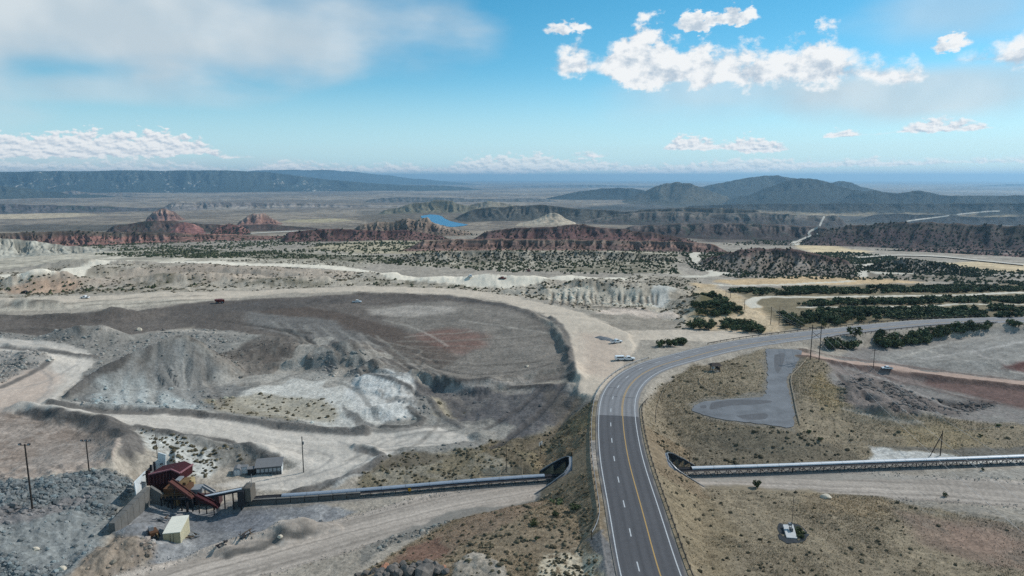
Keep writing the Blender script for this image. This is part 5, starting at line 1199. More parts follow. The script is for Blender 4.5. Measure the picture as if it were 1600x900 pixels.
# tufts: three bent blades fanning from the ground
tv = np.array([(-.32, 0, 0), (.10, .05, 0), (-.30, .25, 1), (.30, -.1, 0), (-.05, -.12, 0), (.38, .1, .85), (-.1, .3, 0), (.12, .22, 0), (.05, -.15, 1.1)]); tf = np.array([(0, 1, 2), (3, 4, 5), (6, 7, 8)])
pos, cc, d = pick(GRASS * off_road * (0.35 + sstep(N1[:], 0.35, 0.65)), 72000, 1.6, 330)
tone = (1.3 + 1.0 * rs.rand(len(pos), 1)) * np.array((1.05, 1.0, 0.90)); hgt = (0.10 + 0.16 * rs.rand(len(pos))) * np.clip(d / 150, 0.9, 1.7)
tag(scatter('dry_grass', tv, tf, pos, np.stack([hgt * 1.1, hgt * 1.1, hgt], 1), cc * tone, M_veg, 0.3), 'tawny dry grass tufts covering the slopes beside the highway', kind='stuff')
# sage and rabbitbrush
pos, cc, d = pick(np.clip(SAGE, 0, 1) * off_road * sstep(N2, 0.4, 0.6), 6000, 1.2, 720)
sz = (0.22 + 0.42 * rs.rand(len(pos)) ** 2) * np.clip(d / 180, 0.9, 1.8); sc_c = np.where(rs.rand(len(pos), 1) < 0.6, lin((92, 86, 70)), lin((110, 102, 84))) * (0.6 + 0.6 * rs.rand(len(pos), 1))
tag(scatter('scrub', IV, IF, pos + np.array((0, 0, 0.1)), np.stack([sz, sz, sz * 0.7], 1), sc_c, M_shrub, 0.35), 'low grey-green sagebrush dotted over the bare ground', kind='stuff')
# rubble
pos, cc, d = pick(np.clip(STONE, 0, 1) * off_road * sstep(N2, 0.25, 0.6) * (0.06 + sstep(N1, 0.46, 0.60)), 13000, 1.3, 480)
big = rs.rand(len(pos)) ** 5; sz = (0.09 + 0.10 * rs.rand(len(pos)) + 0.6 * big) * np.clip(d / 170, 0.8, 1.35)
tone = 0.75 + 0.65 * rs.rand(len(pos), 1); tint = np.where(rs.rand(len(pos), 1) < 0.3, np.array((0.90, 1.0, 1.04)), np.array((1.0, 1.0, 1.0)))
tag(scatter('rubble', IV, IF, pos, np.stack([sz * 1.2, sz, sz * 0.8], 1), cc * tone * tint, M_stone, 0.30), 'blue-grey blasted rubble strewn over the spoil slopes', kind='stuff')
# bare stones along haul road edges
pos, cc, d = pick(np.concatenate([((hd > 6.2) & (hd < 9.5) & (wd > 20)).astype(float), np.zeros((NR - nr, AZN))]), 2500, 1.0, 300)
sz = 0.08 + 0.22 * rs.rand(len(pos)) ** 3
tag(scatter('gravel', OV, OF, pos, sz, cc * (0.6 + 0.7 * rs.rand(len(pos), 1)), M_stone, 0.3), 'loose stones along the edges of the haul road', kind='stuff')

# ------------------------------------------------------------------ junipers
M_leaf = mat('juniper_foliage', None, 0.9, 0, 0.30, 1.5, attr='Col', spec=0.1)
M_bark = mat('juniper_bark', (86, 74, 62), 0.95, 0, 0.2, 4.0)
def crown_mesh(seed, n=230):
    r_ = np.random.RandomState(seed); lobes = [((0, 0, 0.52), (0.40, 0.40, 0.36))]
    for q in range(6):
        a = r_.rand() * 6.28; rr = 0.18 + 0.2 * r_.rand(); lobes.append(((rr * math.cos(a), rr * math.sin(a), 0.30 + 0.45 * r_.rand()), (0.20 + 0.14 * r_.rand(),) * 2 + (0.18 + 0.14 * r_.rand(),)))
    V = []; F = []; K_ = []
    for i in range(n):
        c_, e = lobes[r_.randint(len(lobes))]; u = r_.randn(3); u /= np.linalg.norm(u); rad = r_.rand() ** 0.25
        p = np.array(c_) + u * np.array(e) * rad
        if p[2] < 0.06: p[2] = 0.06 + 0.1 * r_.rand()
        nrm = u + r_.randn(3) * 0.5; nrm /= np.linalg.norm(nrm); t1 = np.cross(nrm, r_.randn(3)); t1 /= np.linalg.norm(t1); t2 = np.cross(nrm, t1); s_ = 0.055 + 0.05 * r_.rand()
        b = len(V); V += [p + t1 * s_ - t2 * s_ * .3, p + t2 * s_ + nrm * s_ * .4, p - t1 * s_ - t2 * s_ * .3, p - t2 * s_ * 1.1]; F.append((b, b + 1, b + 2, b + 3))
        k = 0.7 + 0.6 * r_.rand(); K_ += [k] * 4
    base = lin((70, 82, 56)); base2 = lin((92, 98, 68)); mixk = r_.rand(len(K_) // 4).repeat(4)[:, None]
    cc = (base * (1 - mixk) + base2 * mixk) * np.array(K_)[:, None] * (0.72, 0.9, 1.05, 1.25, 0.82, 1.15)[seed % 6] * np.array(((1, 1, 1), (1.08, 1, .9), (.95, 1, 1.05))[seed % 3])
    o = mesh_np('crown', np.array(V), np.array(F), M_leaf, cc, False); me = o.data; bpy.data.objects.remove(o); return me
CROWN_M = [crown_mesh(300 + i) for i in range(6)]
def trunk_mesh(seed):
    r_ = random.Random(seed); b = MB(); b.tube((0, 0, -0.1), (0.02, 0.01, 0.30), 0.045, 6, 0.035)
    for k in range(4):
        a = k * 1.57 + r_.uniform(-.4, .4); b.tube((0.02, 0.01, 0.22 + 0.03 * k), (0.22 * math.cos(a), 0.22 * math.sin(a), 0.46 + 0.06 * r_.random()), 0.026, 5, 0.012)
    return b.mesh('trunk', M_bark)
TRUNK_M = [trunk_mesh(i) for i in range(3)]
def inside(poly, n, z=None, edge=0.0):
    """random points of the land inside a photo-outlined patch"""
    W_ = np.array([P(a, b)[:2] for a, b in poly]); lo, hi = W_.min(0), W_.max(0); out = []
    while len(out) < n:
        q = lo + rs.rand(max(n * 3, 50), 2) * (hi - lo); sd = poly_sd(q[:, 0], q[:, 1], W_); q = q[(sd < -edge) & (fbm(q[:, 0] / 14, q[:, 1] / 14, 2, 77) + rs.rand(len(q)) * 0.25 > 0.57)] if n > 100 else q[(sd < -edge)]; out += [tuple(p) for p in q]
    return np.array(out[:n])
BELTS = [  # outline, count, height range, label
 ([(1292,541),(1315,538),(1338,540),(1338,548),(1300,549)], 13, (3.2, 4.6), 'dark juniper in the small clump between the highway bend and the access road'),
 ([(1328,527),(1337,526),(1337,530),(1329,530)], 1, (4.8, 5.0), 'lone round juniper standing above the clump by the access road'),
 ([(1364,530),(1380,526),(1410,534),(1408,545),(1372,545)], 22, (3.2, 5.2), 'dark juniper at the wide left end of the row below the highway'),
 ([(1408,530),(1450,520),(1500,512),(1545,508),(1545,516),(1500,523),(1440,536),(1408,542)], 48, (2.8, 4.4), 'dark juniper in the tapering row below the far highway stretch'),
 ([(1545,508),(1610,505),(1700,503),(1700,510),(1600,513)], 14, (2.6, 3.8), 'small juniper at the thin right end of the roadside row'),
 ([(1024,543),(1048,534),(1072,532),(1074,540),(1048,543)], 12, (2.6, 3.8), 'dark juniper beside the haul road junction left of the highway bend'),
 ([(1076,510),(1105,503),(1135,505),(1160,508),(1190,517),(1196,521),(1160,519),(1120,515),(1080,515)], 46, (3.0, 4.6), 'dark juniper in the row between the dirt road and the tan clearing'),
 ([(1078,474),(1100,458),(1112,460),(1130,468),(1148,482),(1160,492),(1120,495),(1085,493)], 150, (2.2, 4.0), 'juniper packed into the triangular grove left of the tan clearing'),
 ([(1214,488),(1290,486.5),(1480,484.5),(1700,482.5),(1700,497),(1540,496),(1400,500),(1330,506),(1240,515)], 640, (2.2, 4.2), 'juniper along the near edge of the dense belt beyond the highway'),
]
cand = []
for bi, (poly, n, hr, lab) in enumerate(BELTS):
    for (x, y) in inside(poly, n): cand.append((math.hypot(x, y) if bi == 8 else -1, x, y, rnd.uniform(*hr), lab, bi))
cand.sort(key=lambda q: q[0] if q[0] > 0 else -1)
grove = [q for q in cand if q[5] == 7]; grove.sort(key=lambda q: math.hypot(q[1], q[2]))
single = [q for q in cand if q[5] < 7] + grove[:64]; rest = grove[64:]
belt = [q for q in cand if q[5] == 8]; single += belt[:300 - len(single)]; rest += belt[len([q for q in single if q[5] == 8]):]
for k, (_, x, y, h, lab, bi) in enumerate(single):
    z = float(hz(x, y)); t_ = thing('juniper_tree', lab, 'tree', (x, y, z), rnd.uniform(0, 6.28), 'junipers along the highway')
    s_ = (h * rnd.uniform(1.0, 1.3), h * rnd.uniform(1.0, 1.3), h)
    link('crown', CROWN_M[k % 6], t_, (0, 0, 0), 0, s_); link('trunk', TRUNK_M[k % 3], t_, (0, 0, 0), 0, s_)
# the woods behind, too many to count: leafy crowns joined
FAR_BELTS = [([(1222,474),(1300,470.5),(1450,468.5),(1700,465.5),(1700,473.5),(1480,475.5),(1260,479)], 520, (2.0, 3.8)),
 ([(1138,455),(1200,451.5),(1400,448.5),(1700,445.5),(1700,453),(1600,455),(1300,460.5),(1200,462),(1165,461)], 1000, (2.0, 3.6))]
pts = [(x, y, h) for _, x, y, h, _, _ in rest]
for poly, n, hr in FAR_BELTS: pts += [(x, y, rnd.uniform(*hr)) for x, y in inside(poly, n)]
pts = np.array(pts)
me0 = CROWN_M[0]; cv0 = np.zeros(len(me0.vertices) * 3); me0.vertices.foreach_get('co', cv0); cv0 = cv0.reshape(-1, 4, 3)
keep = rs.choice(len(cv0), 46, replace=False); tvq = (cv0[keep] - cv0[keep].mean(1, keepdims=True)) * 2.1 + cv0[keep].mean(1, keepdims=True); tvq = tvq.reshape(-1, 3); tfq = np.arange(len(tvq)).reshape(-1, 4)
pz_ = np.stack([pts[:, 0], pts[:, 1], hz(pts[:, 0], pts[:, 1]) - 0.1], 1); h_ = pts[:, 2]
tc_ = np.where(rs.rand(len(pts), 1) < 0.5, lin((72, 82, 56)), lin((96, 100, 72))) * (0.55 + 0.9 * rs.rand(len(pts), 1))
tag(scatter('juniper_wood', tvq, tfq, pz_, np.stack([h_ * 1.15, h_ * 1.15, h_], 1), tc_, M_leaf, 0.12), 'dense dark juniper woods between the pale dirt roads', kind='stuff')

# far scrub: dark dots of trees over the benches and hills
W1 = np.zeros(Z.shape)
def wood(poly, k, lo=0.45):
    W_ = [P(a, b)[:2] for a, b in poly]; s = window(W_, 5); sd = poly_sd(X[s], Y[s], W_); W1[s] = np.maximum(W1[s], (sd < 0) * k * sstep(N1[s] * .5 + N2[s] * .5, lo - 0.05, lo + 0.07))
wood([(150,398),(300,391),(480,398),(620,402),(760,402),(1060,400),(1060,428),(900,428),(760,424),(620,414),(300,404)], 1.0, 0.46)
wood([(-200,380),(200,376),(560,376),(900,380),(1060,385),(1060,402),(620,402),(200,392),(-200,392)], 0.35, 0.48)
wood([(1060,395),(1340,395),(1420,405),(1600,430),(1440,440),(1140,434),(1080,420)], 1.2, 0.40)
wood([(1440,430),(1700,425),(1700,444),(1500,445)], 1.2, 0.40)
wood([(0,440),(300,432),(600,436),(900,436),(1080,440),(1080,455),(860,450),(560,446),(0,462)], 0.30, 0.50)
wood([(-200,376),(200,360),(560,372),(1100,385),(1300,352),(1700,352),(1700,380),(1100,384),(560,384),(-200,384)], 0.25, 0.46)
onroad = np.zeros(Z.shape, bool)
for v_ in ROADS.values(): onroad |= v_
pos, cc, d = pick(W1 * ~onroad, 13000, 1.35, 2600, 380)
h_ = (1.4 + 1.7 * rs.rand(len(pos))) * np.clip(d / 900, 0.8, 1.8)
tc_ = np.where(rs.rand(len(pos), 1) < 0.5, lin((66, 74, 54)), lin((86, 88, 66))) * (0.7 + 0.5 * rs.rand(len(pos), 1))
hp = []
for o, V, D, wf in HILLS:
    if D < 2500 and o.name.split('.')[0] in ('scrub_knoll', 'scrub_bench', 'red_bench', 'red_hill', 'dark_slope', 'rock_ridge'):
        n = {'scrub_knoll': 1000, 'scrub_bench': 900, 'dark_slope': 1500}.get(o.name.split('.')[0], 420)
        q = V[:34].reshape(-1, 3); k = rs.choice(len(q), n); hp.append(np.c_[q[k] + (rs.rand(n, 3) - .5) * np.array((4, 4, 0)), np.full(n, D)])
hp = np.vstack(hp); hh2 = (1.2 + 1.3 * rs.rand(len(hp))) * np.clip(hp[:, 3] / 1000, 0.8, 1.7); tc2 = lin((60, 66, 50)) * (0.7 + 0.5 * rs.rand(len(hp), 1))
allp = np.vstack([pos, hp[:, :3]]); allh = np.concatenate([h_, hh2]); allc = np.vstack([tc_, tc2 * np.ones((len(hp), 3))])
tag(scatter('distant_scrub', OV, OF, allp + np.array((0, 0, 0.4)), np.stack([allh * .62, allh * .62, allh * .62], 1), allc, M_shrub, 0.3), 'scattered dark junipers dotting the far benches and hills', kind='stuff')
# ------------------------------------------------------------------ crusher and its yard
M_wpanel = mat('white_panel', (208, 212, 212), 0.6, 0.1, 0.08, 0.8)
M_conc = mat('stained_concrete', (104, 102, 98), 0.92, 0, 0.22, 0.5, 0.2, 3.0)
M_red = mat('oxide_red_steel', (64, 22, 26), 0.7, 0.1, 0.25, 0.8)
M_reddk = mat('dark_red_steel', (46, 20, 22), 0.75, 0.1, 0.25, 0.8)
M_brown = mat('rusty_plate', (96, 68, 48), 0.85, 0.1, 0.25, 0.8)
M_ochre = mat('ochre_plate', (112, 92, 64), 0.8, 0.05, 0.2, 0.8)
M_grey = mat('grey_plate', (142, 144, 146), 0.6, 0.2, 0.15, 0.8)
Y0 = P(250, 795)[1]                                   # yard level line in front of the hopper
cr = thing('ore_crusher', 'dark red truck-dump ore crusher with white wing walls at the quarry pad edge', 'crusher', (0, 0, 0))
def panel(pts, name, m, th=0.25, par=None, n=(0.4, 1, 0)):
    return MB().slab(pts, n, th).build(name, m, par or cr)
# wing walls: near one runs away from us along the pad edge, far one behind the hopper
A = at(210, 754, Y0 - 2.0); B = at(228, 736, Y0 + 9.0); Cc = at(229.5, 760, Y0 + 9.0); D = at(214, 779, Y0 - 2.0)
wl = panel([A, B, Cc, D], 'wing_wall', M_wpanel, 0.3, n=(-1, 0.4, 0))
slot = lambda px, py, Yq: MB().box(at(px, py, Yq), (0.7, 0.12, 0.22), 0.9).build('vent_slot', M_dark, wl)
slot(221.5, 754.5, Y0 + 3.2); slot(225, 742, Y0 + 6.0)
wf_ = panel([at(246.5, 707, Y0 + 13), at(258.5, 710.5, Y0 + 13), at(258.5, 734, Y0 + 13), at(246, 738, Y0 + 13)], 'wing_wall', M_wpanel, 0.3)
MB().box(at(252, 725, Y0 + 12.8), (0.7, 0.2, 0.2), 0.4).build('vent_slot', M_dark, wf_)
panel([at(242.5, 721, Y0 + 12), at(246.3, 718, Y0 + 12.4), at(246.3, 738, Y0 + 12.4), at(243, 739, Y0 + 12)], 'wall_panel', M_wpanel, 0.25)
pm = panel([at(230, 733.5, Y0 + 10), at(241.5, 722.5, Y0 + 11.5), at(241.5, 741, Y0 + 11.5), at(231, 746, Y0 + 10)], 'wall_panel', mat('grey_panel', (150, 148, 150), 0.7, 0.1, 0.15, 0.8), 0.25)
for px, py, w_ in ((235.8, 731, 1.6), (241.6, 729, 2.6)): MB().box(at(px, py, Y0 + 10.6), (0.5, 0.3, w_)).build('slit', M_dark, pm)
panel([at(227.5, 736, Y0 + 8.6), at(231.5, 735, Y0 + 8.6), at(232, 759, Y0 + 8.6), at(229.5, 759, Y0 + 8.6)], 'red_column', M_reddk, 0.6)
# hopper: a sloping-sided red box on legs
z_top = at(250, 738, Y0 + 6).z; z_bot = at(250, 760, Y0 + 6).z
f_ = [at(232.5, 741.5, Y0 + 5), at(268, 733.5, Y0 + 7), at(281.5, 739.5, Y0 + 6), at(281, 753, Y0 + 6), at(268, 755, Y0 + 5), at(233.5, 759, Y0 + 4.5)]
hop = MB().slab(f_, (0.15, 1, 0.0), 5.2).build('hopper', M_red, cr)
b = MB()
for p0, p1 in zip(f_[:3], f_[1:3]): b.bar(p0 + Vector((0, -0.15, 0.1)), p1 + Vector((0, -0.15, 0.1)), 0.3, 0.3)
b.bar(f_[2] + Vector((0, 0, .1)), f_[2] + Vector((0.8, 5.2, 0.1)), 0.3, 0.3); b.build('top_rim', mat('pink_primer', (150, 104, 108), 0.8, 0.1, 0.2, 1.0), hop)
for k in range(7):
    p = f_[0].lerp(f_[1], (k + 0.5) / 7); q = f_[5].lerp(f_[4], (k + 0.5) / 7); MB().bar(p + Vector((0, -0.12, -0.2)), q + Vector((0, -0.12, 0.1)), 0.18, 0.2).build('rib', M_reddk, hop)
MB().slab([at(234, 759, Y0 + 4.6), at(268, 755, Y0 + 5), at(266, 768, Y0 + 5), at(238, 771, Y0 + 4.6)], (0.1, 1, 0), 3.6).build('feeder', M_reddk, cr)
for px, py in ((236, 771), (247, 770), (258, 768), (267, 766)):
    p = at(px, py - 4, Y0 + 4.4); MB().bar(p, (p.x, p.y, -0.3), 0.4, 0.4).build('leg', M_dark, cr)
# crusher body, chutes and floors
zb = lambda px, py, Yq: at(px, py, Yq)
def blk(px0, px1, py0, py1, Yq, depth, name, m, par=None):
    p0, p1 = at(px0, py1, Yq), at(px1, py0, Yq); zlo_ = max(p0.z, -0.2)
    return MB().box(((p0.x + p1.x) / 2, Yq + depth / 2, (zlo_ + p1.z) / 2), (p1.x - p0.x, depth, p1.z - zlo_)).build(name, m, par or cr)
body = blk(256, 291, 764, 778, Y0 + 2.0, 4.0, 'crusher_body', M_brown)
blk(268, 281, 757, 764, Y0 + 2.6, 3.0, 'chute_hood', M_ochre); blk(281, 290, 754, 764, Y0 + 4.0, 3.0, 'drive_housing', M_ochre); blk(291, 299, 750, 763, Y0 + 6.0, 2.0, 'dust_duct', mat('tan_duct', (168, 150, 112), 0.8, 0, 0.15, 1.0))
blk(272, 278, 779, 790, Y0 + 1.4, 2.0, 'control_cabinet', M_ochre); blk(250, 296, 778, 781, Y0 + 1.0, 4.5, 'deck', M_dark)
blk(273, 280, 750.5, 752.5, Y0 + 3.6, 2.5, 'light_panel', M_grey)
blk(254, 300, 782, 796, Y0 + 3.0, 3.0, 'lower_frame', M_dark)
for k, px in enumerate((252, 262, 268, 283, 292, 300)):
    p = at(px, 780, Y0 + 1.2); MB().bar(p, (p.x, p.y, -0.3), 0.3, 0.3).build('leg', M_dark, cr)
b = MB(); a0, a1 = at(252, 779, Y0 + 0.8), at(300, 777, Y0 + 0.8)
for dz in (0.6, 1.1): b.bar(a0 + Vector((0, 0, dz)), a1 + Vector((0, 0, dz)), 0.07, 0.07)
for k in range(9): q = a0.lerp(a1, k / 8); b.bar(q, q + Vector((0, 0, 1.15)), 0.07, 0.07)
b.build('handrail', M_ochre, cr)
# inclined red gallery down to the yard, in two flights
def gallery(p0, p1, w_, name, m, legs=3):
    g = MB().bar(p0, p1, w_, 0.35).build(name, m, cr)
    for s_ in (-1, 1):
        a_ = Vector((p1 - p0)).cross(Vector((0, 0, 1))).normalized() * s_ * w_ / 2
        MB().bar(p0 + a_ + Vector((0, 0, .35)), p1 + a_ + Vector((0, 0, .35)), 0.12, 0.35).build('side_plate', m, g)
    for k in range(legs):
        q = p0.lerp(p1, (k + 0.3) / legs)
        if q.z > 1.0: MB().bar(q, (q.x, q.y, -0.3), 0.2, 0.2).build('prop', M_dark, g)
    return g
gallery(at(266, 752, Y0 + 1.5), at(302, 778, Y0 + 0.5), 1.5, 'inclined_gallery', mat('faded_red_steel', (88, 52, 46), 0.8, 0.1, 0.2, 1.0), 2)
gallery(at(306, 774, Y0 + 0.2), at(342, 792.5, Y0 - 0.6), 1.4, 'inclined_gallery', M_red, 3)
gallery(at(317, 760, Y0 + 5.0), at(336, 771, Y0 + 5.0), 1.0, 'inclined_gallery', M_grey, 2)
blk(294, 312, 765, 773, Y0 + 4.0, 3.0, 'screen_deck', M_grey)
blk(300, 342, 776, 790, Y0 + 4.5, 2.0, 'screen_frame', mat('maroon_frame', (84, 62, 62), 0.85, 0.1, 0.3, 0.8))
# stub conveyor up to the transfer house
sc0, sc1 = at(314, 778, Y0 + 2.2), at(380, 764.5, Y0 + 1.6)
st_ = thing('stub_conveyor', 'short rising belt conveyor between the red crusher and the transfer house', 'conveyor')
MB().bar(sc0, sc1, 1.5, 0.5).build('truss', M_dark, st_); MB().bar(sc0 + Vector((0, -.25, .36)), sc1 + Vector((0, -.25, .36)), 0.9, 0.16).build('cover', M_cover, st_); MB().bar(sc0 + Vector((0, .45, .38)), sc1 + Vector((0, .45, .38)), 0.5, 0.06).build('belt', M_belt, st_)
for k in (0.3, 0.55, 0.75, 0.93):
    q = sc0.lerp(sc1, k); MB().bar(q, (q.x, q.y, -0.3), 0.25, 0.25).build('trestle', M_dark, st_)
th_ = thing('transfer_house', 'small grey-brown transfer house where the stub conveyor meets the long one', 'transfer house')
def blk2(px0, px1, py0, py1, Yq, depth, name, m, par):
    return blk(px0, px1, py0, py1, Yq, depth, name, m, par)
blk2(379, 391, 763, 784, Y0 + 1.0, 3.2, 'housing', mat('grey_brown_sheet', (104, 98, 90), 0.85, 0.1, 0.2, 1.0), th_); blk2(372, 380, 768, 792, Y0 + 0.2, 2.4, 'chute', M_dark, th_)
bl = MB(); pA, pB = at(391, 752, Y0 + 2), at(379, 763, Y0 + 2); bl.bar(pA, pB, 0.15, 0.15); bl.build('jib', M_steel, th_); MB().tube(at(392.5, 741, Y0 + 2), at(392.5, 764, Y0 + 2), 0.07, 5).build('mast', M_steel, th_)
# bin wall under the near end of the long conveyor
bw = thing('conveyor_plinth', 'dark stained concrete plinth under the start of the long conveyor', 'plinth')
sA = cv_arc(372, 789)
for k in range(9):
    a = 1.0 + k * 3.4; p = cv_at(a + 1.6, 1.0, 0); gz = float(hz(p.x, p.y)); MB().box((p.x, p.y, gz + 0.45), (3.25, 0.9, 1.9), math.atan2(ctan[3, 1], ctan[3, 0])).build('block', M_conc, bw)
# retaining wall with sloping top
rw = thing('retaining_wall', 'dark concrete retaining wall sloping down from the crusher to the yard', 'wall')
g0 = P(189, 829); g1 = P(246, 797); t0 = at(179, 817.5, g0[1] + 0.5); t1 = at(234, 760.5, g1[1] + 1.5)
b0, b1 = Vector((t0.x, t0.y, -0.8)), Vector((t1.x, t1.y, -0.8)); nrm = (t1 - t0).cross(Vector((0, 0, 1))).normalized()
nseg = 6
for k in range(nseg):
    u0, u1 = k / nseg, (k + 1) / nseg - 0.006; MB().slab([t0.lerp(t1, u0), t0.lerp(t1, u1), b0.lerp(b1, u1), b0.lerp(b1, u0)], -nrm, 1.3).build('wall_panel', M_conc, rw)
MB().slab([t1, at(254, 773, g1[1] + 2.0), Vector((at(254, 773, g1[1] + 2.0).x, g1[1] + 2.0, -0.8)), b1], (0, 1, 0), 0.8).build('return_wall', M_conc, rw)

# big cream container shed
M_cream = mat('cream_sheet', (210, 201, 172), 0.6, 0.05, 0.08, 0.6); M_creamtop = mat('cream_sunlit_roof', (222, 217, 200), 0.6, 0.05, 0.08, 0.6)  # roof is the wall cream made paler, sunlight put into its colour
fl, fr = P(255, 846), P(283, 846); wid = math.hypot(fr[0] - fl[0], fr[1] - fl[1]); bk = P(297, 829); dep_ = math.hypot(bk[0] - fr[0], bk[1] - fr[1])
zc0 = min(fl[2], fr[2], bk[2]); hC = at(269, 833, (fl[1] + fr[1]) / 2).z - zc0
ang = math.atan2(bk[1] - fr[1], bk[0] - fr[0]) - math.pi / 2
ct = thing('container_shed', 'long cream-yellow container shed with a flat roof in the crusher yard', 'container', ((fl[0] + fr[0]) / 2, (fl[1] + fr[1]) / 2, zc0), ang)
MB().box((0, dep_ / 2, hC / 2), (wid, dep_, hC)).build('body', M_cream, ct); MB().box((0, dep_ / 2, hC + 0.06), (wid + 0.14, dep_ + 0.14, 0.12)).build('roof', M_creamtop, ct)
for k in range(12): MB().box((wid / 2 + 0.03, 0.5 + k * (dep_ - 1) / 11, hC / 2), (0.06, 0.16, hC - 0.2)).build('rib', M_cream, ct)
for sx in (-1, 1): dd_ = MB().box((sx * wid / 4, -0.03, hC / 2), (wid / 2 - 0.12, 0.06, hC - 0.2)).build('door', mat('cream_shaded_door', (162, 152, 122), 0.6, 0, 0.15, 0.6), ct); MB().tube((sx * 0.3, -0.1, 0.2), (sx * 0.3, -0.1, hC - 0.2), 0.035, 5).build('lock_rod', M_dark, dd_)  # front sheets in darker cream: shade of the front put into their colour
# scrap beside it
def scrap(px, py, rz, size, label, m, k):
    p = P(px, py); r_ = random.Random(k); t_ = thing('scrap_heap', label, 'scrap', p, rz)
    for i in range(7):
        a = r_.uniform(0, 3.1); L = r_.uniform(0.5, 1.0) * size; c_ = Vector((r_.uniform(-.5, .5) * size, r_.uniform(-.4, .4) * size, 0.1 + 0.12 * i)); d_ = Vector((math.cos(a), math.sin(a), r_.uniform(-.15, .15))) * L / 2
        MB().bar(c_ - d_, c_ + d_, r_.uniform(.12, .35), r_.uniform(.1, .25)).build('beam', m[i % len(m)], t_)
scrap(303, 840, 0.4, 2.4, 'pile of pale beams against the right side of the cream container', [M_grey, M_steel, M_wood], 3)
scrap(383, 838, 0.1, 2.6, 'low stack of dark planks on the right side of the yard', [M_dark, M_wood], 4)
scrap(347, 853, 0.6, 1.8, 'dark scrap piece near the yard berm', [M_dark, M_rust], 5)
scrap(255, 812, 0.9, 2.6, 'long pale pipes and beams left of the cream container', [M_steel, M_wood, M_grey], 6)
# tracked machine parked behind the container
p = P(240, 838); mm = thing('tracked_machine', 'small brown tracked machine parked left of the cream container', 'machine', p, 0.7)
for sx in (-1, 1): MB().loft([[(sx * 0.8 + w_, 1.6 * math.cos(a), 0.42 + 0.42 * math.sin(a)) for a in np.linspace(0, 6.283, 13)[:-1]] for w_ in (-.25, .25)]).build('track', M_belt, mm)
MB().box((0, 0, 1.1), (1.7, 2.6, 0.7)).build('chassis', M_brown, mm); MB().box((-.3, .4, 1.85), (1.0, 1.1, 0.9), 0, 0.85).build('cab', M_grey, mm); MB().bar((0.4, -1, 1.2), (0.5, -2.6, 0.5), 0.25, 0.3).build('boom', M_ochre, mm)

# ------------------------------------------------------------------ site office and shed
M_off = mat('office_wall', (92, 96, 98), 0.8, 0, 0.15, 1.0); M_offr = mat('office_roof', (116, 115, 115), 0.7, 0.05, 0.1, 1.0); M_win = mat('office_glass', (150, 158, 162), 0.15, 0, 0.05, 1.0, spec=0.6)
bl_, br_ = P(400, 742), P(440, 741); wO = math.hypot(br_[0] - bl_[0], br_[1] - bl_[1]); aO = math.atan2(br_[1] - bl_[1], br_[0] - bl_[0]); zO = min(bl_[2], br_[2]) - 0.1
of = thing('site_office', 'long low grey site office with a row of windows and a pale sloping roof', 'building', (bl_[0], bl_[1], zO), aO)
hO = 2.5; dO = 4.0
MB().box((wO / 2, dO / 2, hO / 2), (wO, dO, hO)).build('wall', M_off, of)
MB().add([(-.3, -.4, hO + .02), (wO + .3, -.4, hO + .02), (wO + .3, dO + .3, hO + 0.75), (-.3, dO + .3, hO + 0.75), (-.3, -.4, hO + .16), (wO + .3, -.4, hO + .16), (wO + .3, dO + .3, hO + 0.9), (-.3, dO + .3, hO + 0.9)], [(3, 2, 1, 0), (4, 5, 6, 7), (0, 1, 5, 4), (1, 2, 6, 5), (2, 3, 7, 6), (3, 0, 4, 7)]).build('roof', M_offr, of)
MB().add([(wO + .02, 0, hO), (wO + .02, dO, hO), (wO + .02, dO, hO + .7)], [(0, 1, 2)]).build('gable', M_wpanel, of)
MB().box((wO + .03, dO / 2, hO / 2), (0.06, dO - .1, hO - .05)).build('end_wall', M_wpanel, of)  # white gable and end wall: sunlight on this end put into the colour
for k in range(6):
    wn = MB().box((0.6 + k * (wO - 1.2) / 5, -0.03, 1.6), (0.78, 0.06, 0.95)).build('window', M_win, of); MB().box((0.6 + k * (wO - 1.2) / 5, -0.07, 1.08), (0.86, 0.1, 0.08)).build('sill', M_offr, wn)
for k in range(8): MB().box((0.2 + k * (wO - 0.4) / 7, -0.05, 0.55), (0.07, 0.07, 1.05)).build('skirting_post', M_dark, of)
MB().box((-1.2, 0.9, 1.15), (1.8, 1.6, 2.3)).build('porch', mat('porch_dark', (44, 44, 46), 0.9, 0, 0.1, 1.0), of); MB().box((-1.2, 0.8, 2.36), (2.1, 2.0, 0.1)).build('porch_roof', M_offr, of); MB().box((-1.5, -0.6, 0.25), (2.4, 1.0, 0.1)).build('deck', M_wood, of)
for k in range(3): MB().box((-1.5, -1.15 - k * .28, 0.2 - k * 0.07), (1.1, 0.28, 0.07)).build('step', M_wood, of)
p = P(370.5, 743); sh = thing('garden_shed', 'small gambrel-roofed shed with pale doors left of the site office', 'shed', (p[0], p[1], p[2] - 0.05), aO)
gm_ = [(-1.0, 1.35), (-0.75, 1.9), (0, 2.2), (0.75, 1.9), (1.0, 1.35)]
MB().loft([[(x, y, z) for x, z in [(-1, 0)] + gm_[0:1] + gm_[1:] + [(1, 0)]] for y in (0, 2.4)]).build('wall', mat('shed_grey', (120, 126, 130), 0.8, 0, 0.12, 1.0), sh)
MB().add([(x, 0, z) for x, z in [(-1, 0)] + gm_ + [(1, 0)]], [tuple(range(7))]).build('gable', mat('shed_front', (150, 156, 160), 0.8, 0, 0.1, 1.0), sh)
b = MB()
for y0, y1 in ((-0.12, 2.5),): b.loft([[(x * 1.08, y, z + 0.05) for x, z in gm_] for y in (y0, y1)], closed=False)
b.build('roof', M_offr, sh)
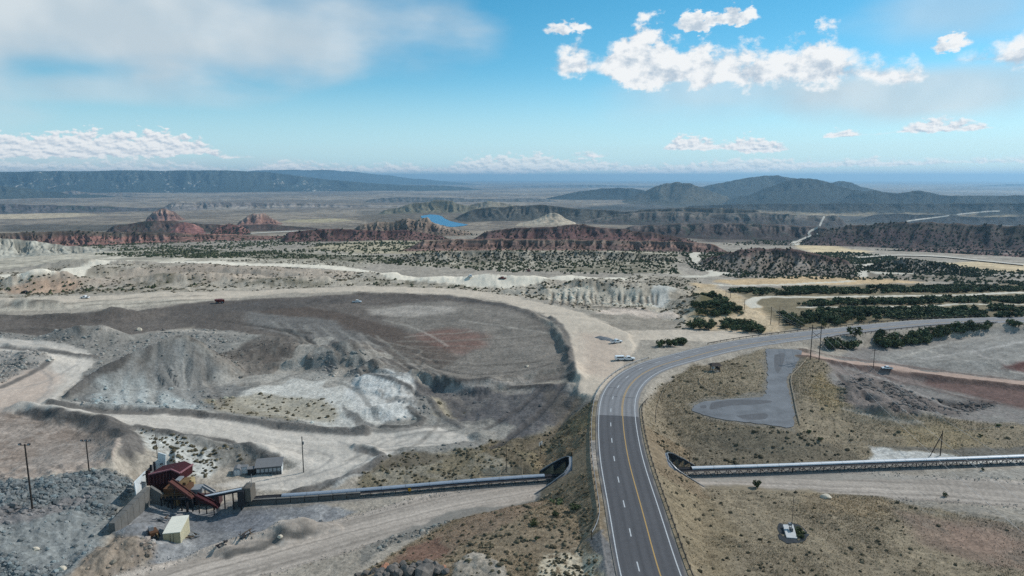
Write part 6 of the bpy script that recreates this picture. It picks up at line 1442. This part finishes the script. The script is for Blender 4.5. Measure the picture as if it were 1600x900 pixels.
for sx in (-1, 1): MB().box((sx * 0.36, -0.04, 0.8), (0.66, 0.06, 1.5)).build('door', M_wpanel, sh)
p = P(383, 738); MB0 = MB().box((0, 0, 0.9), (1.6, 1.6, 1.8)); bx = thing('white_crate', 'white box-like cabinet between the shed and the dark porch', 'cabinet', p, aO); MB0.build('body', M_wpanel, bx); MB().box((0, 0, 1.85), (1.75, 1.75, 0.1)).build('lid', M_offr, bx)

# ------------------------------------------------------------------ poles and wires
M_pole = mat('dark_pole', (52, 46, 42), 0.85, 0, 0.15, 1.0)
def flood(px, py, top, label, lamps, r=0.17):
    p = Vector(P(px, py)); h = at(px, top, p.y).z - p.z; t_ = thing('light_pole', label, 'light pole', p, 0, 'tall flood light poles')
    MB().tube((0, 0, -0.6), (0, 0, h), r, 8, r * 0.7).build('mast', M_pole, t_)
    arm = MB().bar((-1.1, 0, h - .25), (1.1, 0, h - .25), 0.10, 0.12).build('crossarm', M_pole, t_)
    for k in range(lamps):
        x = -1.0 + 2.0 * k / max(lamps - 1, 1); lm = MB().box((x, -0.12, h + 0.02), (0.5, 0.42, 0.34), 0.2 * (k - 1)).build('flood_lamp', M_dark, t_); MB().box((x, -0.35, h + 0.0), (0.42, 0.03, 0.26), 0).build('lens', M_win, lm)
flood(51, 797, 694, 'tallest flood light pole rising from the rubble slope at far left', 2, 0.21)
flood(139.5, 738, 688, 'flood light pole with three lamps at the edge of the brown pad', 3)
def pole(px, py, top, label, arm=0.0, r=0.14, m=None, extra=None):
    p = Vector(P(px, py)); h = at(px, top, p.y).z - p.z; t_ = thing('utility_pole', label, 'pole', p, 0, 'wooden utility poles')
    MB().tube((0, 0, -0.6), (0, 0, h), r, 7, r * 0.75).build('mast', m or M_pole, t_)
    if arm:
        ar = MB().bar((-arm, 0, h - .5), (arm, 0, h - .5), 0.12, 0.14).build('crossarm', m or M_pole, t_)
        for k in (-1, -0.4, 0.4, 1): MB().tube((k * arm * .92, 0, h - .43), (k * arm * .92, 0, h - .12), 0.05, 5).build('insulator', M_grey, ar)
    if extra: MB().box((r + 0.15, 0, h * 0.82), (0.3, 0.3, 0.8)).build('transformer', M_grey, t_)
    return Vector((p.x, p.y, p.z + h))
pole(246, 716, 679, 'slim dark mast behind the white wing wall of the crusher', 0.0, 0.08)
pole(474.5, 738, 682, 'tall grey-brown utility pole right of the site office', 0, 0.17, mat('grey_wood', (104, 100, 94), 0.9, 0, 0.2, 2.0), True)
pole(791, 736, 694, 'thin dark pole on the brown slope left of the culvert', 0, 0.10)
pole(1077, 728, 699, 'thin pole with a small lamp beside the right culvert mouth', 0, 0.07)
pole(1364.5, 575, 546, 'wooden pole with a short crossarm on the reddish access road', 1.0, 0.13)
pole(845, 716, 697, 'short mast with a pale panel on the dark slope above the conveyor', 0, 0.07)
tops = {}
for px, py, tp, lab in [(1204, 507, 479, 'left one of two poles standing in the tan clearing beyond the highway'), (1217, 507, 479, 'right one of two poles standing in the tan clearing beyond the highway'),
                        (1163, 484, 468, 'left far pole at the pale bend in the tan corridor'), (1134, 465, 452, 'far small pole in the tan corridor beside the triangular grove'), (1141, 466, 452, 'far small pole just left of the pale road bend')]:
    tops[px] = pole(px, py, tp, lab, 0, 0.15)
# H-frame
pa_, pb_ = Vector(P(1266, 562)), Vector(P(1279.5, 565)); hH = at(1266, 507, pa_.y).z - pa_.z
hf = thing('power_pylon', 'wooden H-frame power pylon with crossed braces beside the pull-out entrance', 'pylon')
for p in (pa_, pb_): MB().tube((p.x, p.y, p.z - .6), (p.x, p.y, pa_.z + hH), 0.19, 8, 0.14).build('leg', M_pole, hf)
tz = pa_.z + hH - 1.3; axv = (pb_ - pa_); axv.z = 0; axv.normalize(); midp = (pa_ + pb_) / 2
ca_ = MB().bar(Vector((midp.x, midp.y, tz)) - axv * 2.9, Vector((midp.x, midp.y, tz)) + axv * 2.9, 0.2, 0.24).build('crossarm', M_pole, hf)
for s_ in (0, 1): MB().bar(((pa_ if s_ else pb_).x, (pa_ if s_ else pb_).y, tz - 1.6), ((pb_ if s_ else pa_).x, (pb_ if s_ else pa_).y, tz - 4.2), 0.1, 0.14).build('brace', M_pole, hf)
HT = [Vector((midp.x, midp.y, tz - 0.6)) + axv * k for k in (-2.6, 0, 2.6)]
for q in HT: MB().tube(q, q + Vector((0, 0, .6)), 0.07, 5).build('insulator', M_grey, hf)
# braced pole near the right conveyor
pc = Vector(P(1469, 712)); hC2 = at(1470, 673, pc.y).z - pc.z; ps = Vector(P(1453, 712))
bp = thing('braced_pole', 'leaning-braced wooden pole behind the right conveyor', 'pole')
MB().tube((pc.x, pc.y, pc.z - .5), (pc.x, pc.y, pc.z + hC2), 0.15, 7, 0.12).build('mast', M_pole, bp); MB().tube((ps.x, ps.y, ps.z - .3), (pc.x, pc.y, pc.z + hC2 - 0.8), 0.12, 7).build('brace', M_pole, bp)
BT = Vector((pc.x, pc.y, pc.z + hC2 - .2))
M_wire = mat('pale_wire', (170, 170, 170), 0.5, 0.3, 0.0)
def wire(a, b, sag, label, r=0.028):
    n = 24; pts = [a.lerp(b, k / n) - Vector((0, 0, sag * 4 * (k / n) * (1 - k / n))) for k in range(n + 1)]; m = MB()
    m.loft([[p + Vector((r * math.cos(q), 0, r * math.sin(q))) for q in (0.5, 2.6, 4.7)] for p in pts]); o = m.build('power_line', M_wire); tag(o, label, 'power line', 'overhead power lines')
for k, (q, (px, py)) in enumerate(zip(HT, ((1600, 858), (1640, 830), (1700, 800)))):
    e = at(px + 60, py + 25, 118 + 6 * k); wire(q, e, 3.0, ('lowest', 'middle', 'uppermost')[k] + ' wire from the H-frame pylon down to the right edge')
for k, q in enumerate(HT): wire(q, (tops[1204] if k < 2 else tops[1217]) + Vector(((k - 1) * .8, 0, 0)), 2.0, ('left', 'middle', 'right')[k] + ' wire from the H-frame pylon back to the clearing poles', 0.03)
wire(BT, at(1640, 652, BT.y + 3), 0.8, 'wire from the braced pole to the right edge of the picture', 0.03); wire(BT, Vector(P(1085, 728)) + Vector((0, 0, 5)), 1.5, 'wire from the braced pole back to the pole by the culvert', 0.02)

# ------------------------------------------------------------------ kiosk on the knoll
p = Vector(P(1117, 580)); kz = thing('info_kiosk', 'small dark-roofed information shelter with sign boards on the grass knoll', 'kiosk', p, 0.1)
for x in (-1.1, 1.1):
    for y in (-0.9, 0.9): MB().box((x, y, 1.0), (0.16, 0.16, 2.2)).build('post', M_wood, kz)
MB().add([(-1.7, -1.5, 2.0), (1.7, -1.5, 2.0), (1.7, 1.5, 2.0), (-1.7, 1.5, 2.0), (-1.1, 0, 2.75), (1.1, 0, 2.75)], [(0, 1, 5, 4), (2, 3, 4, 5), (1, 2, 5), (3, 0, 4), (3, 2, 1, 0)]).build('roof', mat('dark_shingle', (66, 58, 54), 0.9, 0, 0.2, 2.0), kz)
for x, m in ((-0.55, M_wpanel), (0.55, M_dark)): MB().box((x, 0.1, 1.15), (0.9, 0.1, 0.8)).build('sign_board', m, kz)
MB().box((0, 0, -0.05), (2.8, 2.4, 0.2)).build('slab', M_conc, kz); kz.scale = (1.25, 1.25, 1.2)
p = Vector(P(1123, 578)); bi = thing('litter_bin', 'small dark bin standing right of the information shelter', 'bin', p); MB().tube((0, 0, 0), (0, 0, 1.0), 0.3, 10, 0.34).build('drum', M_dark, bi); MB().tube((0, 0, 1.0), (0, 0, 1.12), 0.36, 10, 0.15).build('lid', M_dark, bi)
p = Vector(P(1115, 590)); sg = thing('trail_sign', 'thin sign post on the slope below the information shelter', 'sign', p); MB().box((0, 0, 0.9), (0.1, 0.1, 2.2)).build('post', M_wood, sg); MB().box((0, -0.07, 1.8), (0.5, 0.04, 0.4)).build('board', M_wood, sg)

# ------------------------------------------------------------------ weather station pad in the right foreground
padp = [(1217, 818), (1247, 820), (1263, 834), (1254, 847), (1228, 850), (1216, 836)]
wpts = resample(np.array([P(a, b)[:2] for a, b in padp + padp[:1]]), 1.0)[:-1]; cen = wpts.mean(0)
M_blackg = mat('black_gravel', (52, 56, 60), 0.95, 0, 0.35, 1.5, 0.6, 5.0)
g = MB(); vs = [(cen[0], cen[1], float(hz(*cen)) + 0.14)] + [(x + rnd.uniform(-.3, .3), y + rnd.uniform(-.3, .3), float(hz(x, y)) + 0.08) for x, y in wpts]; g.add(vs, [(0, i + 1, (i + 1) % len(wpts) + 1) for i in range(len(wpts))])
tag(g.build('gravel_bed', M_blackg), 'black gravel bed around the white concrete pad', kind='structure')
q4 = [Vector(P(a, b)) for a, b in ((1223, 824.5), (1239, 825), (1245.5, 843), (1229, 841.5))]; zpd = max(v.z for v in q4) + 0.28
ws = thing('instrument_pad', 'white concrete pad with an antenna mast and small instruments on black gravel', 'instrument pad')
MB().slab([Vector((v.x, v.y, zpd)) for v in q4], (0, 0, -1), 0.5).build('slab', mat('pad_concrete', (188, 188, 186), 0.85, 0, 0.12, 0.8), ws)
mb_ = Vector((*P(1236.5, 830)[:2], zpd)); hM = at(1238.5, 775, mb_.y).z - zpd
MB().tube(mb_, mb_ + Vector((0, 0, hM)), 0.06, 6, 0.04).build('mast', M_dark, ws); MB().box(mb_ + Vector((-.4, 0, 1.0)), (0.7, 0.5, 0.5)).build('instrument_box', M_steel, ws); MB().box(mb_ + Vector((-.5, -1.0, .35)), (0.5, 0.9, 0.7)).build('battery_box', mat('cabinet_grey', (92, 94, 96), 0.7, 0.1, 0.1, 1.0), ws)
MB().bar(mb_ + Vector((-.6, 0, .1)), mb_ + Vector((0, 0, 1.6)), 0.06, 0.06).build('stay', M_dark, ws); MB().tube(mb_ + Vector((0, 0, hM * .8)), mb_ + Vector((0.6, 0, hM * .8)), 0.025, 5).build('sensor_arm', M_dark, ws)
for k, (px, py) in enumerate([(1245, 832), (1249, 835), (1254, 834), (1248, 839), (1253, 840), (1243, 827), (1250, 829)]):
    p = Vector(P(px, py)); s_ = thing('dark_shrub', 'small dark bush rooted in the black gravel right of the white pad', 'shrub', p, rnd.uniform(0, 6), 'bushes on the black gravel'); link('crown', CROWN_M[k % 6], s_, (0, 0, -.1), 0, (1.3, 1.3, 0.9)); link('stem', TRUNK_M[k % 3], s_, (0, 0, -.1), 0, (1.3, 1.3, .9))

# ------------------------------------------------------------------ boulders and single bushes
def boulder_mesh(seed, m, flat=0.75):
    r_ = np.random.RandomState(seed); v = IV2 * (1 + (fbm(IV2[:, 0] * 1.7 + seed, IV2[:, 1] * 1.7 + IV2[:, 2] * 2.3, 3, seed)[:, None] - 0.5) * 0.9); v = v * np.array((1.15, 0.9, flat))
    for _ in range(5):
        n = r_.randn(3); n /= np.linalg.norm(n); dd2 = v @ n; lim = 0.62 + 0.15 * r_.rand(); v = v - np.maximum(dd2 - lim, 0)[:, None] * n
    me = bpy.data.meshes.new('boulder'); me.from_pydata(v.tolist(), [], IF2.tolist()); me.materials.append(m); return me
M_bgrey = mat('grey_boulder', (112, 106, 100), 0.95, 0, 0.3, 1.5, 0.7, 3.0); M_bpale = mat('pale_boulder', (206, 194, 174), 0.9, 0, 0.15, 1.5, 0.5, 3.0); M_bpink = mat('pinkish_boulder', (168, 122, 98), 0.9, 0, 0.2, 1.5, 0.5, 3.0)
BM = [boulder_mesh(60 + i, M_bgrey) for i in range(5)]
def boulder(px, py, r, label, me, group=None, sink=0.3):
    p = P(px, py); o = link('boulder', me, None, (p[0], p[1], p[2] + r * (0.5 - sink)), rnd.uniform(0, 6), r); tag(o, label, 'boulder', group); return o
boulder(1290, 778, 1.25, 'lone pale boulder on the grass below the right haul road', boulder_mesh(90, M_bpale, 0.6))
boulder(601, 889, 1.0, 'pinkish boulder on the left of the rock pile at the bottom edge', boulder_mesh(91, M_bpink, 0.8))
boulder(693, 888, 0.7, 'small pinkish boulder at the right end of the bottom rock pile', boulder_mesh(92, M_bpink, 0.8))
boulder(664, 899, 2.3, 'largest broad grey boulder in front of the bottom rock pile', BM[2])
for k, (px, py, r) in enumerate([(572, 899, 1.1), (585, 894, 1.0), (595, 897, 1.2), (612, 893, 1.3), (622, 898, 1.2), (618, 886, 0.9), (632, 890, 1.2), (645, 888, 1.0), (640, 898, 1.3), (655, 884, 1.0), (668, 882, 1.2), (680, 885, 1.1), (686, 893, 1.2), (698, 894, 0.8), (604, 900, 1.0), (630, 882, 0.8), (676, 893, 1.0), (560, 900, .8), (590, 902, 1.0)]):
    boulder(px, py, r, 'dark grey boulder heaped in the rock pile at the bottom edge', BM[k % 5], 'boulders in the bottom rock pile')
for k, (px, py, r, lab) in enumerate([(218, 516, 1.5, 'big pale boulder on the dark ground above the spoil heap'), (256, 516, 1.1, 'grey boulder right of the big pale one above the spoil heap'), (56, 859, 0.7, 'single pale rock on the lower left rubble slope'), (98, 890, 0.8, 'pale rock near the bottom of the left rubble slope'), (824, 573, 0.8, 'white rock on the pad near the berm corner'), (438, 839, 0.6, 'pale stone on the berm between yard and haul road')]):
    boulder(px, py, r, lab, boulder_mesh(100 + k, M_bpale if k != 1 else M_bgrey))
def bush(px, py, h, label, k, w_=1.0):
    p = Vector(P(px, py)); t_ = thing('bush', label, 'bush', p, rnd.uniform(0, 6)); link('crown', CROWN_M[k % 6], t_, (0, 0, -.1), 0, (h * w_, h * w_, h)); link('stem', TRUNK_M[k % 3], t_, (0, 0, -.1), 0, (h, h, h))
for k, (px, py, h, w_, lab) in enumerate([(1181.5, 761, 2.4, .9, 'dark evergreen bush on the near edge of the right haul road'), (1476, 776, 1.3, 1, 'small round bush by the gully right of the haul road'), (1535, 735, 1.0, 1, 'small dark bush in front of the right conveyor'), (1264, 676, 1.3, 1.2, 'dark bush just below the end of the log rail'), (1282, 689, 1.4, 1.3, 'larger dark bush low on the slope below the pull-out'), (1309, 682, 0.8, 1, 'tiny dark bush alone on the grass slope'), (868, 806, 1.2, 1.4, 'reddish-brown bush on the foreground hillside'), (834, 820, 1.2, 1.7, 'wide low bush on the foreground hillside'), (838, 844, 0.9, 1, 'small bush low on the foreground hillside'), (1560, 666, 1.1, 1.6, 'flat dark bush far right on the yellow grass'), (1532, 682, .9, 1.5, 'low dark bush right of the braced pole'), (870, 787, 1.4, 2.2, 'broad grey-green bush below the culvert mouth'), (900, 796, 1.3, 2.2, 'broad green bush between the culvert and the guardrail end')]):
    bush(px, py, h, lab, k, w_)

# ------------------------------------------------------------------ vehicles
M_tyre = mat('tyre', (28, 28, 30), 0.9, 0, 0.1, 2.0); M_vw = mat('white_paint', (226, 228, 228), 0.3, 0, 0.04, 1.0, spec=0.5); M_glass = mat('dark_glass', (26, 30, 36), 0.1, 0, 0.0, spec=0.6); M_vr = mat('rust_red_paint', (112, 44, 36), 0.5, 0, 0.12, 1.0)
WHEEL = {}
def wheel(par, x, y, r, w_=0.26):
    if r not in WHEEL:
        WHEEL[r] = (MB().tube((-w_ / 2, 0, 0), (w_ / 2, 0, 0), r, 14).mesh('tyre', M_tyre), MB().tube((-w_ / 2 - .02, 0, 0), (w_ / 2 + .02, 0, 0), r * .55, 10).mesh('rim', M_grey))
    o = link('wheel', WHEEL[r][0], par, (x, y, r)); link('rim', WHEEL[r][1], o)
def pickup(px, py, rz, label, m, bed=True, k=1.0):
    p = P(px, py); t_ = thing('pickup_truck', label, 'truck', p, rz)
    prof = [(-2.6, .45), (2.6, .45), (2.65, .95), (1.35, 1.08), (0.75, 1.72), (-0.6, 1.76), (-0.75, 1.1), (-2.65, 1.1)] if bed else [(-2.6, .45), (2.6, .45), (2.65, .95), (1.5, 1.1), (0.95, 1.9), (-2.5, 1.92), (-2.65, 1.1)]
    MB().loft([[(x, y, z) for y, z in prof] for x in (-.92, .92)]).build('body', m, t_)
    for sx in (-1, 1): MB().add([(sx * .921, y, z) for y, z in prof], [tuple(range(len(prof)))]).build('side', m, t_)
    yb = -0.5 if bed else -2.3
    for sx in (-1, 1): MB().box((sx * .935, (0.75 + yb) / 2, 1.42), (0.03, (0.75 - yb) * .9, .42)).build('side_window', M_glass, t_)
    MB().add([(-.8, 1.36, 1.12), (.8, 1.36, 1.12), (.75, .80, 1.69), (-.75, .80, 1.69)], [(0, 1, 2, 3)]).build('windscreen', M_glass, t_)
    if bed: MB().box((0, -1.7, 1.115), (1.5, 1.7, 0.03)).build('load_bed', M_dark, t_)
    for x in (-.8, .8):
        for y in (-1.6, 1.6): wheel(t_, x, y, .4)
        MB().box((x * .8, 2.63, .82), (.3, .05, .16)).build('headlight', M_win, t_)
    return t_
pickup(971, 563, -1.45, 'white van parked on the haul road platform near the guardrail', M_vw, False)
pickup(981.5, 563, -1.5, 'white pickup just right of the white van near the guardrail', M_vw)
pickup(963, 536, -1.2, 'white pickup on the pale platform beside a grey gravel heap', M_vw)
pickup(133, 466, 1.5, 'tiny white pickup driving on the far left haul road', M_vw)
pickup(558, 473, -1.5, 'white pickup stopped on the dark reclaimed pad', M_vw)
pickup(40, 458, 1.4, 'dark pickup on the far left haul road below the reddish bank', M_dark)
pickup(1386, 577, 1.4, 'white pickup on the reddish access road', M_vw).scale = (0.75, 0.75, 0.75)
# haul truck
p = P(344, 474); ht = thing('haul_truck', 'rust-red dump truck on the far edge of the dark pad', 'dump truck', p, -1.35)
MB().box((0, 0, 1.3), (2.6, 6.6, .6)).build('chassis', M_dark, ht); MB().add([(-1.9, -3.6, 2.2), (1.9, -3.6, 2.2), (1.9, 1.4, 1.7), (-1.9, 1.4, 1.7), (-2.1, -4.2, 3.6), (2.1, -4.2, 3.6), (2.1, 2.0, 3.7), (-2.1, 2.0, 3.7)], [(3, 2, 1, 0), (4, 5, 6, 7), (0, 1, 5, 4), (1, 2, 6, 5), (2, 3, 7, 6), (3, 0, 4, 7)]).build('dump_body', M_vr, ht)
MB().box((0.7, 2.9, 2.5), (1.6, 1.5, 1.8)).build('cab', M_vr, ht); MB().box((0.7, 3.67, 2.8), (1.3, .05, .7)).build('windscreen', M_glass, ht)
for x in (-1.6, 1.6):
    for y in (-2.2, 2.2): wheel(ht, x, y, 1.0, 0.7)
ht.scale = (0.7, 0.7, 0.7)
# gravel heaps on the platform
for k, (px, py, r, lab) in enumerate([(938, 528, 2.2, 'left grey gravel heap on the pale haul platform'), (945, 530, 2.6, 'middle grey gravel heap on the pale haul platform'), (953, 532, 2.0, 'right grey gravel heap on the pale haul platform')]):
    p = P(px, py); b = MB(); rg = []
    for q in range(6):
        rr = r * (1 - q / 5.0); rg.append([(rr * math.cos(a) * (1 + .15 * math.sin(3 * a + k)) * 1.3, rr * math.sin(a) * (1 + .12 * math.cos(4 * a + q)), r * 0.5 * (q / 5.0) ** 0.8 - 0.1) for a in np.linspace(0, 6.283, 19)[:-1]])
    b.loft(rg); o = b.build('gravel_heap', mat('grey_gravel', (122, 124, 126), 0.95, 0, 0.3, 2.0, 0.6, 4.0) if k == 0 else bpy.data.materials['grey_gravel'], None, True); o.location = p; tag(o, lab, 'gravel heap')
# signs: yellow box on the conveyor, white board on the slope
p = cv_at(cv_arc(646, 768), 1.5, 0); yb_ = thing('warning_sign', 'small yellow warning sign on a post in front of the long conveyor', 'sign', (p.x, p.y, float(hz(p.x, p.y)))); MB().box((0, 0, .5), (.1, .1, 1.3)).build('post', M_wood, yb_); MB().box((0, -.07, 1.15), (.75, .05, .75)).build('board', mat('yellow_sign', (200, 150, 40), 0.6, 0, 0.08, 1.0), yb_)
p = P(845, 700); wb_ = thing('white_board', 'tilted white board standing on the dark slope above the culvert', 'sign', p, 0.6); MB().box((0, 0, .9), (.1, .1, 1.8)).build('post', M_wood, wb_); MB().slab([(-.7, 0, .7), (.7, .2, 1.0), (.7, .2, 2.0), (-.7, 0, 1.7)], (0, -1, 0), .06).build('board', M_wpanel, wb_)
for k, (px, py, rz, lab, m) in enumerate([(826, 424, .3, 'tiny dark loader by the far pale haul road', M_vr), (785, 436, 1.2, 'tiny truck on the far pale haul road', M_vr), (735, 433, .2, 'tiny white pickup beside the far pale haul road', M_vw)]): pickup(px, py, rz, lab, m)
